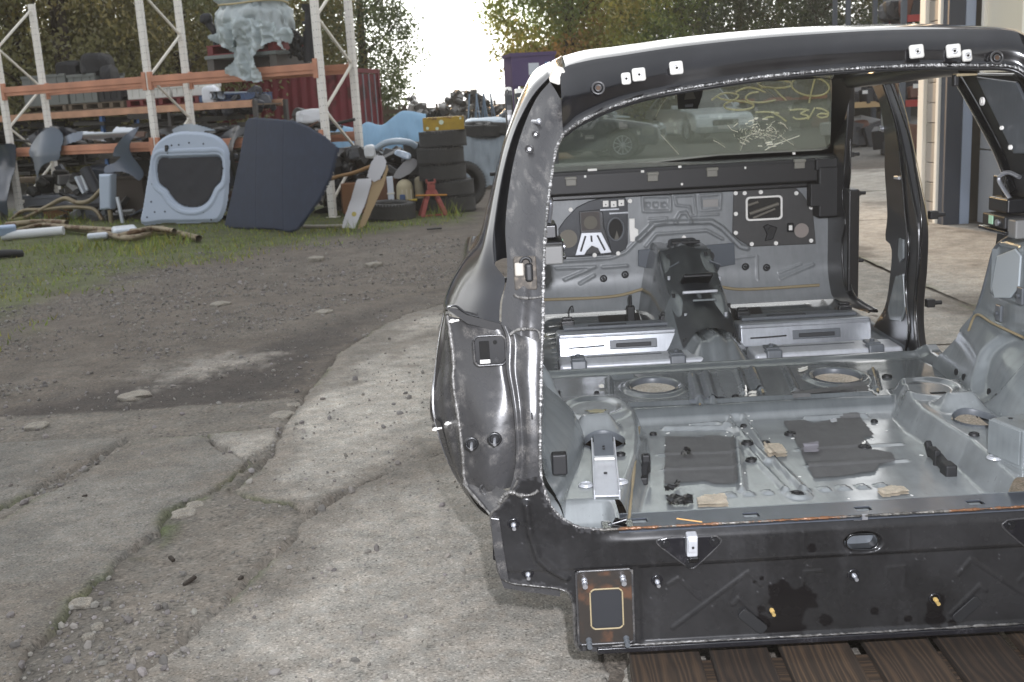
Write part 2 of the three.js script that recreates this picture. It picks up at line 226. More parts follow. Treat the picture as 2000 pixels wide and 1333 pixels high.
// broken pieces of concrete and stones that stand out one by one
function lump(r, flat, k) { const g = new THREE.IcosahedronGeometry(1, 3), p = g.attributes.position, v = V3(); for (let i = 0; i < p.count; i++) { v.fromBufferAttribute(p, i).normalize(); const n = 0.75 + 0.4 * fbm(v.x * 1.7 + k * 3.1 + 9, v.y * 1.7 + v.z * 2.3 + k, 3), q = 0.55; v.set(Math.sign(v.x) * Math.pow(Math.abs(v.x), q), Math.sign(v.y) * Math.pow(Math.abs(v.y), q), Math.sign(v.z) * Math.pow(Math.abs(v.z), q)); p.setXYZ(i, v.x * r * n, v.y * r * n * flat, v.z * r * n); } g.computeVertexNormals(); return tri(g); }
const M_stone = std(0xffffff, 0.95, { map: rep(grain, 0.5), bumpMap: rep(grainB, 0.5), bumpScale: 0.003 }); M_stone.color.setRGB(0.34, 0.31, 0.27);
[[158, 1174, 0.045, 0.35, 'flat oval concrete chunk lying against the crack edge'], [189, 1221, 0.024, 0.7, 'pale square stone in the dirt below the oval chunk'], [172, 1241, 0.024, 0.75, 'grey pointed stone beside the pale square stone'], [516, 1322, 0.014, 0.8, 'small white stone at the bottom edge of the picture'],
 [358, 1000, 0.06, 0.3, 'long broken concrete piece along the mossy crack'], [380, 984, 0.045, 0.35, 'short concrete piece at the upper end of the long broken one'], [70, 830, 0.07, 0.3, 'flat pale stone on the mud at the left'], [550, 811, 0.07, 0.35, 'larger pale stone at the tip of the cracked slab'], [572, 789, 0.05, 0.3, 'small pale stone just beyond the tip of the slab'],
 [262, 770, 0.10, 0.22, 'pale broad stone half buried in the track'], [632, 608, 0.08, 0.28, 'flat pale stone beyond the mud near the slab'], [430, 593, 0.09, 0.3, 'pale flat stone in the gravel in mid track'], [618, 506, 0.1, 0.4, 'pale stone near the grass edge'], [730, 517, 0.09, 0.4, 'pale stone on the far side of the track'], [207, 1186, 0.016, 0.8, 'tiny grey stone in the dirt above the pale square stone'], [198, 1333, 0.03, 0.6, 'dark stone at the lower left picture edge']]
  .forEach(([u, v, r, f, label], i) => { const p = PY(u, v, 0.0), o = mesh('stone', lump(r, f, i), M_stone); o.position.set(p.x, -0.016 + r * f * 0.25, p.z); o.rotation.y = rr(0, 6); o.scale.setScalar(0.82); tag(o, label, 'stone'); });
[[370, 1135, 0.05], [335, 1092, 0.03], [165, 970, 0.02], [470, 1130, 0.02]].forEach(([u, v, l], i) => { const p = PY(u, v, 0), o = mesh('wood_chip', rbox(l, 0.012, 0.014, 0.004, 0, 0, 0), std(0x2b241d, 0.9)); o.position.set(p.x, 0.0, p.z); o.rotation.set(0.1, rr(0, 3), 0.15); tag(o, ['dark wood chip lying in the middle of the dirt strip', 'small dark chip above the middle wood chip', 'tiny dark chip on the cracked left slab', 'tiny dark chip right of the middle wood chip'][i], 'wood chip'); });

// grass along the rack, one mass of blades
{
  const pos = [], col = [], n = 30000; let k = 0, guard = 0;
  while (k < n && guard++ < 400000) {
    const x = rr(-15, -1), z = rr(-18, -4); const gd = polyDist(polyGrass, x, z); if (gd < -0.35) continue;
    const dens = fbm(x * 1.1 + 3, z * 1.1 + 8, 4) + 0.25 * sm(-0.2, 1.2, gd) - 0.12; if (rnd() > sm(0.34, 0.62, dens)) continue;
    const tall = sm(0.62, 0.8, fbm(x * 0.8 + 40, z * 0.8, 2)), hgt = rr(0.02, 0.055) * (1 + 3.4 * tall), a = rr(0, 6.28), w = rr(0.004, 0.009), b = rr(0, 6.28), lean = hgt * rr(0.2, 0.8);
    const y0 = -0.01, cx = Math.cos(a) * w, cz = Math.sin(a) * w;
    pos.push(x - cx, y0, z - cz, x + cx, y0, z + cz, x + Math.cos(b) * lean, y0 + hgt, z + Math.sin(b) * lean);
    const t = rr(0.7, 1.3), y = rnd() < 0.25 ? 1 : 0; for (let i = 0; i < 3; i++) col.push(0.17 * t + 0.10 * y, 0.22 * t + 0.03 * y, 0.045 * t); k++;
  }
  const g = new THREE.BufferGeometry(); g.setAttribute('position', new THREE.Float32BufferAttribute(pos, 3)); g.setAttribute('color', new THREE.Float32BufferAttribute(col, 3)); g.computeVertexNormals();
  tag(mesh('grass', g, std(0xffffff, 0.9, { vertexColors: true })), 'patchy short grass along the foot of the rack', 'grass', null, 'stuff');
}

// ---------------------------------------------------------------- trees
const M_leaf = std(0xffffff, 0.85, { vertexColors: true, transmission: 0.55, thickness: 0 }), M_bark = std(0x3a3128, 0.95);
function tree(name, label, x, z, h, r, o = {}) {
  const { base = 0.22, clumps = 300, leaf = 0.13, per = 26, cols = [[0.06, 0.08, 0.02]], droop = 0, spread = 0.5, limbs = 9, group } = o;
  const t = thing(name, label, 'tree', [x, 0, z], 0, group), tk = [], top = V3(rr(-0.3, 0.3), h * 0.93, rr(-0.3, 0.3)), tr = 0.018 * h + 0.06;
  const mid = V3(rr(-0.15, 0.15), h * 0.45, rr(-0.15, 0.15)); tk.push(rod(V3(0, -0.1, 0), mid, tr, 9, tr * 0.62), rod(mid, top, tr * 0.62, 7, 0.02));
  const centres = [];
  for (let i = 0; i < limbs; i++) { const y = mix(base + 0.05, 0.85, i / limbs) * h, a = i * 2.4 + rr(-0.4, 0.4), k = Math.sin(Math.PI * Math.pow((y / h - base * 0.8) / (1.02 - base * 0.8), 0.75)); const e = V3(Math.cos(a) * r * k * 0.8, y + r * 0.3, Math.sin(a) * r * k * 0.8); tk.push(rod(V3(0, y * 0.92, 0), e, tr * 0.3, 6, 0.015)); }
  const pos = [], col = [], n = V3(), u = V3(), w = V3();
  for (let i = 0; i < clumps; i++) {
    const yy = base + (1 - base) * Math.pow(rnd(), 0.9), prof = Math.pow(Math.sin(Math.PI * Math.min(0.98, 0.08 + 0.9 * Math.pow((yy - base) / (1 - base), 0.8))), 0.7), a = rr(0, 6.283), lobes = 0.72 + 0.5 * noise(a * 1.3 + x, yy * 6 + z), rad = r * prof * lobes * Math.pow(rnd(), 0.42);
    const cx = Math.cos(a) * rad, cz = Math.sin(a) * rad, cy = yy * h, cl = cols[Math.min(cols.length - 1, Math.max(0, Math.floor((0.42 + 1.7 * (fbm((x + cx) * 0.7 + 50, cy * 0.7 + z, 3) - 0.5) + rr(-0.1, 0.1)) * cols.length)))], sh = rr(0.8, 1.2);
    for (let j = 0; j < per; j++) {
      const g1 = (rnd() + rnd() + rnd() - 1.5) * spread, g2 = (rnd() + rnd() + rnd() - 1.5) * spread, g3 = (rnd() + rnd() + rnd() - 1.5) * spread * 0.8 - droop * rnd() * rnd();
      const px = cx + g1, py = cy + g3, pz = cz + g2, s = leaf * rr(0.6, 1.25);
      n.set(rr(-1, 1), rr(-0.2, 1), rr(-1, 1)).normalize(); u.set(rr(-1, 1), rr(-1, 0.3), rr(-1, 1)).cross(n).normalize(); w.crossVectors(n, u);
      const A = [px - u.x * s, py - u.y * s, pz - u.z * s], B = [px + w.x * s * 0.55, py + w.y * s * 0.55, pz + w.z * s * 0.55], C = [px + u.x * s, py + u.y * s, pz + u.z * s], D = [px - w.x * s * 0.55, py - w.y * s * 0.55, pz - w.z * s * 0.55];
      pos.push(...A, ...B, ...C, ...A, ...C, ...D); const q = sh * rr(0.88, 1.12); for (let e = 0; e < 6; e++) col.push(cl[0] * q, cl[1] * q, cl[2] * q);
    }
  }
  mesh('trunk', tk, M_bark, t);
  const g = new THREE.BufferGeometry(); g.setAttribute('position', new THREE.Float32BufferAttribute(pos, 3)); g.setAttribute('color', new THREE.Float32BufferAttribute(col, 3)); g.computeVertexNormals();
  mesh('crown', g, M_leaf, t); return t;
}
const OLIVE = [[0.17, 0.18, 0.06], [0.20, 0.19, 0.06], [0.23, 0.21, 0.065], [0.28, 0.23, 0.07]], GREEN = [[0.10, 0.15, 0.055], [0.13, 0.18, 0.06], [0.09, 0.13, 0.05]], BACKLIT = [[0.16, 0.23, 0.055], [0.20, 0.27, 0.055], [0.26, 0.30, 0.055], [0.34, 0.34, 0.06], [0.40, 0.33, 0.06], [0.40, 0.22, 0.05]], DARK = [[0.06, 0.085, 0.04], [0.075, 0.10, 0.04], [0.12, 0.12, 0.035]];  // yellow to orange leaf tones have the warm backlight painted in
[[-25.5, -25, 12, 4.2], [-21, -28, 13, 4.4], [-17, -25.5, 12.5, 3.9], [-13.9, -29, 13, 3.8], [-11.6, -26, 12, 3.3], [-9.4, -29, 12.5, 3.3], [-7.9, -36, 9, 2.1]].forEach(([x, z, h, r], i) =>
  tree('olive_tree', ['olive tree out at the far left beyond the racks', 'broad olive tree left of the racks', 'dense olive tree behind the leftmost upright', 'tall olive tree between the first and second uprights', 'dark olive tree behind the middle upright', 'olive tree behind the red pallet and plastic bundle', 'small olive tree at the end of the dark tree row'][i], x, z, h, r, { base: 0.02, clumps: i < 2 ? 260 : 640, leaf: 0.072, per: 62, cols: OLIVE, spread: 0.75, group: 'dark olive trees behind the racks' }));
[[-20, -34, 12, 3.6], [-15.6, -33.5, 12, 3.4], [-12.4, -34, 11.5, 3.2], [-9.6, -34.5, 10.5, 2.8]].forEach(([x, z, h, r], i) =>
  tree('olive_tree', ['olive tree in the second row at the far left', 'olive tree in the second row behind the leftmost upright', 'olive tree in the second row behind the middle upright', 'olive tree in the second row behind the red pallet'][i], x, z, h, r, { base: 0.0, clumps: 460, leaf: 0.085, per: 46, cols: OLIVE, spread: 0.8, group: 'dark olive trees behind the racks' }));
{   // clipped leafy hedge closing the row below the crowns
  const pos = [], col = [], t = thing('hedge', 'tall dark hedge closing the gaps behind the olive trees', 'hedge', [0, 0, 0]), stems = [];
  for (let i = 0; i < 26000; i++) { const x = rr(-26, -8.6), y = 5.4 * Math.pow(rnd(), 0.8) * (0.8 + 0.3 * noise(x * 0.8, 3)), z = -37.5 + rr(-0.5, 0.5), s = rr(0.08, 0.16), a = rr(0, 6.283), b = rr(-0.9, 0.9), u = V3(Math.cos(a), Math.sin(b), Math.sin(a)).multiplyScalar(s), w = V3(-Math.sin(a) * 0.5, 1, Math.cos(a) * 0.5).multiplyScalar(s * 0.7); const A = [x - u.x, y - u.y, z - u.z], B = [x + w.x, y + w.y, z + w.z], C2 = [x + u.x, y + u.y, z + u.z], D = [x - w.x, y - w.y, z - w.z]; pos.push(...A, ...B, ...C2, ...A, ...C2, ...D); const q = rr(0.8, 1.2); for (let e = 0; e < 6; e++) col.push(0.2 * q, 0.18 * q, 0.06 * q); }
  for (let x = -25.5; x < -9; x += 0.9) stems.push(rod(V3(x, 0, -37.5), V3(x + rr(-0.2, 0.2), 4.2, -37.5), 0.05, 6, 0.015));
  const g = new THREE.BufferGeometry(); g.setAttribute('position', new THREE.Float32BufferAttribute(pos, 3)); g.setAttribute('color', new THREE.Float32BufferAttribute(col, 3)); g.computeVertexNormals(); mesh('foliage', g, M_leaf, t); mesh('stem', stems, M_bark, t);
}
tree('birch_tree', 'airy light green birch rising behind the red container', PZ(706, 100, -39).x, -39, 9.5, 2.05, { base: 0.1, clumps: 860, leaf: 0.07, per: 34, cols: GREEN, droop: 1.1, spread: 0.38 });
[[1112, -33, 11, 2.5, BACKLIT, 1050, 'yellow green autumn tree behind the purple crates'], [1205, -35, 12, 2.6, BACKLIT, 1050, 'orange tinged autumn tree above the car roof'], [1330, -38, 12, 2.9, DARK, 820, 'dark green tree right of the orange tinged one'], [1450, -41, 12, 3.2, GREEN, 800, 'mid green tree over the middle of the car roof'], [1590, -40, 11.5, 3.2, DARK, 820, 'dark tree left of the far rack posts'], [1730, -42, 12, 3.3, DARK, 820, 'dark tree beside the building corner'], [1850, -46, 12, 3.6, DARK, 260, 'dark tree half hidden behind the building']].forEach(([u, z, h, r, cols, clumps, label]) =>
  tree('yard_tree', label, PZ(u, 60, z).x, z, h, r, { base: 0.07, clumps, leaf: 0.08, per: 44, cols, spread: 0.52, group: 'trees along the far side of the yard' }));

// ---------------------------------------------------------------- far yard: container, fence, scrap
const rustN = tex(256, 256, (u, v) => { const n = fbm(u * 8, v * 8, 5, 8), s = sm(0.6, 0.75, fbm(u * 5 + 3, v * 5, 4, 5)); return [mix(235, 150, s) + 40 * (n - 0.5), mix(235, 120, s) + 40 * (n - 0.5), mix(235, 100, s) + 40 * (n - 0.5)]; });
{
  const p = PZ(688, 200, -28.5), c = thing('shipping_container', 'dark red corrugated shipping container behind the rack', 'container', [p.x, 0, p.z], R(-13)); const L = 6.06, W = 2.44, H = 2.6, m = std(0x7e2430, 0.6, { map: rep(rustN, 3) });
  const wave = []; for (let x = 0.1; x < L - 0.1; x += 0.28) wave.push([-x, 0], [-x - 0.07, -0.04], [-x - 0.14, -0.04], [-x - 0.21, 0]);
  const pts = wave.map((q) => [V3(q[0], 0.16, q[1]), V3(q[0], H - 0.12, q[1])]); mesh('side_wall', patch(pts), m, c);
  mesh('end_wall', box(0.04, H - 0.28, W - 0.1, -0.06, H / 2, -W / 2), m, c); mesh('back_wall', box(L, H - 0.3, 0.04, -L / 2, H / 2, -W + 0.06), m, c); mesh('roof', box(L - 0.1, 0.04, W - 0.1, -L / 2, H - 0.03, -W / 2), m, c);
  const f = []; for (const x of [-0.05, -L + 0.05]) for (const z of [-0.03, -W + 0.05]) f.push(box(0.12, H, 0.12, x, H / 2, z)); for (const y of [0.08, H - 0.06]) { f.push(box(L - 0.2, 0.12, 0.08, -L / 2, y, -0.01), box(0.1, 0.12, W - 0.2, -0.05, y, -W / 2)); } mesh('frame', f, m, c);
  for (const z of [-0.45, -1.0, -1.5, -2.0]) mesh('lock_rod', rod(V3(0.0, 0.2, z), V3(0.0, H - 0.15, z), 0.02, 8), std(0x8a8f96, 0.5), c);
}
const M_wood = std(0x6a5c4c, 0.9), woodG = tex(512, 512, (u, v) => { const w = v + 0.16 * (fbm(u * 2, v * 4, 3, 2) - 0.5), r = 0.5 + 0.5 * Math.sin(w * 58 + 9 * fbm(u * 2, v * 5, 3, 2)), f = fbm(u * 6, v * 160, 3, 6); const k = 0.55 * r + 0.45 * f; const q = 0.25 + 0.75 * fbm(u * 2 + 5, v * 5, 3, 2), kk = Math.pow(k, 1.5) * (0.6 + 0.8 * q); return [66 + 72 * kk, 56 + 60 * kk, 48 + 48 * kk]; });
{
  for (let i = 0; i < 7; i++) {
    const p = PZ(752 + i * 36, 235, -37), f = thing('crate_fence', ['grey slatted crate panel next to the red container', 'second grey slatted panel from the container', 'third slatted panel, left of the scrap heap', 'fourth slatted panel behind the yellow box', 'fifth slatted panel behind the scrap', 'sixth slatted panel near the blue frames', 'last slatted panel by the purple crates'][i], 'fence panel', [p.x, 0, p.z + rr(-0.3, 0.3)], R(rr(-6, 6)), 'slatted panels at the back of the yard');
    for (let k = 0; k < 6; k++) mesh('slat', box(1.25, 0.13, 0.025, 0, 0.25 + k * 0.22, 0.03), M_wood, f);
    for (const x of [-0.55, 0, 0.55]) mesh('post', box(0.08, 1.55, 0.06, x, 0.775, 0), M_wood, f);
  }
  const heap = []; for (let i = 0; i < 520; i++) { const u = rr(800, 1010), p = PZ(u, 230, -36.2 + rr(0, 1.6)), y = Math.pow(rnd(), 0.8) * (1.65 + 0.35 * Math.sin(u * 0.05)), s = rr(0.08, 0.3); heap.push(rnd() < 0.5 ? box(s, s * rr(0.2, 0.8), s * rr(0.4, 1), p.x, y, p.z, rr(0, 3), rr(0, 3), rr(0, 3)) : cyl(s * 0.4, s * 0.4, s * rr(0.4, 1.4), 8, p.x, y, p.z, rr(0, 3), rr(0, 3), rr(0, 3))); }
  const q = heap.map((g) => { const t = rnd() < 0.13 ? rr(0.5, 0.8) : rr(0.05, 0.28), n = g.attributes.position.count, a = new Float32Array(n * 3); for (let k = 0; k < n; k++) a.set([t, t * 0.97, t * 0.93], k * 3); g.setAttribute('color', new THREE.BufferAttribute(a, 3)); return g; });
  tag(mesh('scrap_heap', q, std(0xffffff, 0.5, { vertexColors: true, metalness: 0.3 })), 'long far heap of mixed metal scrap under the bright gap of sky', 'scrap heap', null, 'stuff');
  for (let i = 0; i < 3; i++) { const p = PZ(926 + i * 14, 230, -31.5 - i * 0.5), t = thing('folding_frame', ['pale blue folding frame leaning before the scrap', 'second pale blue frame, in the middle of three', 'pale blue frame nearest the purple crates'][i], 'metal frame', [p.x, 0, p.z], R(10 * i), 'blue metal frames before the scrap heap'), m = std(0x7f93a6, 0.5); for (const s of [-1, 1]) { mesh('leg', rod(V3(s * 0.28, 0, 0.3), V3(s * 0.1, 1.75, 0), 0.025, 8), m, t); mesh('brace', rod(V3(s * 0.28, 0, -0.3), V3(s * 0.1, 1.75, 0), 0.02, 8), m, t); } mesh('crossbar', rod(V3(-0.2, 0.9, 0.15), V3(0.2, 0.9, 0.15), 0.02, 8), m, t); }
  for (let k = 0; k < 3; k++) { const p = PZ(1034, 140, -21.5), y = 0.06 + k * 0.79, c = thing('purple_crate', ['purple crate at the bottom of its stack', 'purple crate in the middle of its stack', 'purple crate with white sticker on top of its stack'][k], 'crate', [p.x, y, p.z], R(8 + k)), m = std(0x53446a, 0.6); mesh('side_panel', [box(0.92, 0.6, 0.03, 0, 0.42, 0.45), box(0.92, 0.6, 0.03, 0, 0.42, -0.45), box(0.03, 0.6, 0.86, -0.45, 0.42, 0), box(0.03, 0.6, 0.86, 0.45, 0.42, 0)], m, c); mesh('rim', [box(0.98, 0.07, 0.05, 0, 0.75, 0.46), box(0.98, 0.07, 0.05, 0, 0.75, -0.46), box(0.05, 0.07, 0.86, -0.46, 0.75, 0), box(0.05, 0.07, 0.86, 0.46, 0.75, 0)], m, c); for (const x of [-0.4, 0, 0.4]) mesh('foot', box(0.12, 0.12, 0.9, x, 0.06, 0), m, c); if (k === 2) { mesh('sticker', box(0.22, 0.24, 0.004, 0.0, 0.45, 0.468), std(0xcfd4da, 0.6), c); mesh('sticker', box(0.12, 0.2, 0.004, 0.3, 0.48, 0.468), std(0x4a7fb0, 0.6), c); } }
}

// ---------------------------------------------------------------- building on the right: wall of piers, tile panels and sectional doors
{
  const b = thing('workshop_building', 'grey workshop with tiled piers and large sectional doors', 'building', [0, 0, 0]);
  const X = 3.62, H = 6.2, white = std(0xe6e2d6, 0.5), steel = std(0x3d424b, 0.55), blue = std(0x9aa6b8, 0.5), door = std(0x83868a, 0.45), pane = std(0xd9d3c0, 0.25, { clearcoat: 0.6 }), tile = [0x989188, 0x908a80, 0xa09990].map((c) => std(c, 0.6));
  mesh('wall', box(0.3, H, 26, X + 0.75, H / 2, 3.9), std(0x8b8880, 0.8), b); mesh('roof', box(8, 0.3, 27, X + 4.2, H + 0.15, 3), std(0x55585c, 0.8), b); mesh('end_wall', box(7.2, H, 0.25, X + 4.4, H / 2, -10.2), std(0x9a958a, 0.8), b);
  const pier = (z) => {   // white posts with a column of tiles between them on the yard side; dark flashing and blue jamb on the end face
    mesh('post', rbox(0.10, H, 0.15, 0.006, X + 0.035, H / 2, z - 0.62), white, b); mesh('post', rbox(0.10, H, 0.07, 0.006, X + 0.035, H / 2, z - 0.19), white, b);
    mesh('pier_core', box(0.5, H, 0.42, X + 0.30, H / 2, z - 0.4), std(0x6f6a60, 0.9), b);
    for (let k = 0; k < 31; k++) { const o = mesh('tile', rbox(0.03, 0.192, 0.3, 0.004, 0, 0, 0), tile[k % 3], b); o.position.set(X + 0.035, 0.1 + k * 0.2, z - 0.385); }
    mesh('flashing', rbox(0.16, H, 0.15, 0.006, X + 0.09, H / 2, z - 0.08), steel, b); mesh('door_frame', rbox(0.10, H, 0.17, 0.006, X + 0.225, H / 2, z - 0.10), blue, b);
  };
  pier(-8.63);
  pier(-3.6);
  for (const z0 of [-8.6, -3.4]) {
    const d = z0 === -8.6 ? 4.3 : 4.4;
    for (let k = 0; k < 7; k++) { const glass = k === 2 || k === 3 || k === 4; const o = mesh('door_panel', rbox(0.05, 0.71, d, 0.008, X + 0.36, 0.375 + k * 0.722, z0 + d / 2), glass ? pane : door, b); o.userData.label = glass ? 'pale translucent door panel' : 'plain grey door panel'; }
    mesh('lintel', box(0.3, H - 5.1, d, X + 0.3, (H + 5.1) / 2, z0 + d / 2), steel, b);
    mesh('handle', rbox(0.03, 0.26, 0.1, 0.01, X + 0.325, 0.62, z0 + 0.62), std(0x191a1c, 0.5), b); mesh('lock_plate', rbox(0.03, 0.1, 0.07, 0.008, X + 0.325, 0.34, z0 + 0.62), std(0x9a9a98, 0.5), b);
    for (let k = 0; k < 6; k++) mesh('mullion', rbox(0.05, 2.16, 0.06, 0.006, X + 0.325, 2.54, z0 + 0.04 + k * ((d - 0.08) / 5)), k % 2 ? white : white, b);
  }
}
// ---------------------------------------------------------------- car materials
const streaks = (lo, hi, amt, k = 1) => tex(512, 512, (u, v) => { const s = noise(u * 90, v * 5, 5) * noise(u * 23 + 0.5, v * 3, 1), f = fbm(u * 9, v * 9, 5, 9), p = fbm(u * 150, v * 150, 2, 150), c = noise(u * 200, v * 200, 200); const d = sm(amt + 0.06, amt + 0.34, f) * (0.35 + 1.3 * sm(0.42, 0.66, p)) * 0.6 + 0.3 * sm(0.45, 0.7, s) * p + (c > 0.94 ? 0.6 : 0); return lo.map((a, i) => mix(a, hi[i], Math.min(1, d * k))); });
const paintDust = streaks([70, 71, 76], [118, 117, 118], 0.42), pillarDust = streaks([106, 106, 107], [182, 178, 172], 0.42), primerDirt = tex(512, 512, (u, v) => { const f = fbm(u * 12, v * 12, 5, 12), s = fbm(u * 50, v * 6, 3, 6), p = noise(u * 160, v * 160, 160); const k = 206 + 24 * (f - 0.5) + 16 * (s - 0.5) - (p > 0.965 ? 46 : 0) + (p < 0.02 ? 30 : 0); return [k, k * 1.005, k * 1.01]; });
const roughN = tex(256, 256, (u, v) => grey(150 + 120 * (fbm(u * 9, v * 9, 4, 9) - 0.5)), false);
const C = {};
C.paint = std(0x64646a, 0.36, { map: rep(paintDust, 0.35), clearcoat: 0.5, clearcoatRoughness: 0.16, roughnessMap: rep(roughN, 0.3) });
C.quarter = std(0x50505a, 0.3, { map: rep(paintDust, 0.5), clearcoat: 1, clearcoatRoughness: 0.09 });
C.gloss = std(0x0e0f12, 0.22, { clearcoat: 1, clearcoatRoughness: 0.05, metalness: 0.3 });
C.black = std(0x101114, 0.38, { clearcoat: 0.4, clearcoatRoughness: 0.25 });
C.dusty = std(0x8c8c8d, 0.54, { map: rep(pillarDust, 0.24), clearcoat: 0.1, clearcoatRoughness: 0.3, roughnessMap: rep(roughN, 0.12), bumpMap: rep(roughN, 0.2), bumpScale: 0.0006 });
C.primer = std(0x949a9b, 0.36, { map: rep(primerDirt, 0.5), roughnessMap: rep(roughN, 0.4), metalness: 0.08 });
C.primerDark = std(0x70757a, 0.42, { map: rep(primerDirt, 0.45), metalness: 0.05 });
C.silver = std(0xe2e4e8, 0.34, { metalness: 0.2, map: rep(primerDirt, 0.4) });
C.white = std(0xe8e6e0, 0.6); C.steel = std(0xb9bbc0, 0.35, { metalness: 0.8 });
C.bitumen = std(0x6c6c6b, 0.7, { map: rep(primerDirt, 0.3), bumpMap: rep(grainB, 0.2), bumpScale: 0.0012 });
C.plastic = std(0x17181a, 0.55); C.rust = std(0x4a3320, 0.7, { map: rep(rustN, 0.12) }); C.brown = std(0xffffff, 0.42, { map: rep(tex(256, 256, (u, v) => { const f = fbm(u * 5, v * 5, 5, 5), s = sm(0.5, 0.72, f); return [mix(40, 78, s), mix(36, 54, s), mix(33, 40, s)]; }), 0.16), clearcoat: 0.4, clearcoatRoughness: 0.25 });
C.seal = std(0x8f8266, 0.7); C.edge = std(0xffffff, 0.4, { vertexColors: true, metalness: 0.25 });
const car = thing('car_body', 'stripped black car body shell standing on pallets, open at the rear', 'car body');
const P = (name, g, m, parent = car) => mesh(name, g, m, parent);
const paintCol = (g, f) => { g = bare(g); const p = g.attributes.position, a = new Float32Array(p.count * 3); for (let i = 0; i < p.count; i++) a.set(f(p.getX(i), p.getY(i), p.getZ(i)), i * 3); g.setAttribute('color', new THREE.BufferAttribute(a, 3)); return g; };
function bead(pts, r, n = 220, rough = 0.6, fn = null) {   // lumpy strip of weld sealer
  const c = new THREE.CatmullRomCurve3(pts, false, 'centripetal'), g = new THREE.TubeGeometry(c, n, r, 7, false), p = g.attributes.position, cp = V3();
  for (let i = 0; i < p.count; i++) { const s = Math.floor(i / 8), q = c.getPointAt(Math.min(1, s / n)); cp.fromBufferAttribute(p, i).sub(q); const k = 1 + rough * (noise(s * 0.9, (i % 8 % 7) * 1.3 + 5) - 0.45) + rough * 0.8 * (noise(s * 0.23 + 30, 4) - 0.5) - rough * 0.5 * sm(0.5, 0.75, noise(s * 0.06 + 11, 9)); cp.multiplyScalar(k).add(q); p.setXYZ(i, cp.x, cp.y, cp.z); }
  g.computeVertexNormals(); return fn ? paintCol(g, fn) : bare(g);
}
function reliefXY(x0, x1, y0, y1, step, zf, keep, cf) {   // upright sheet pressed into shape: z over x, y
  const xs = range(x0, x1, step), ys = range(y0, y1, step), pos = [], uv = [], col = [], idx = [], ok = [], w = xs.length;
  for (const y of ys) for (const x of xs) { ok.push(keep ? keep(x, y) : true); pos.push(x, y, zf(x, y)); uv.push(x, y); if (cf) col.push(...cf(x, y)); }
  for (let j = 0; j < ys.length - 1; j++) for (let i = 0; i < w - 1; i++) { const a = j * w + i; if (ok[a] && ok[a + 1] && ok[a + w] && ok[a + w + 1]) idx.push(a, a + 1, a + w, a + 1, a + w + 1, a + w); }
  const g = new THREE.BufferGeometry(); g.setAttribute('position', new THREE.Float32BufferAttribute(pos, 3)); g.setAttribute('uv', new THREE.Float32BufferAttribute(uv, 2)); if (cf) g.setAttribute('color', new THREE.Float32BufferAttribute(col, 3)); g.setIndex(idx); g.computeVertexNormals(); return bare(g);
}
const zq = (u, v, z) => { const p = PZ(u, v, z); return [p.x, p.y]; };
const both = (l) => [l, l.map(([x, y]) => [-x, y])];

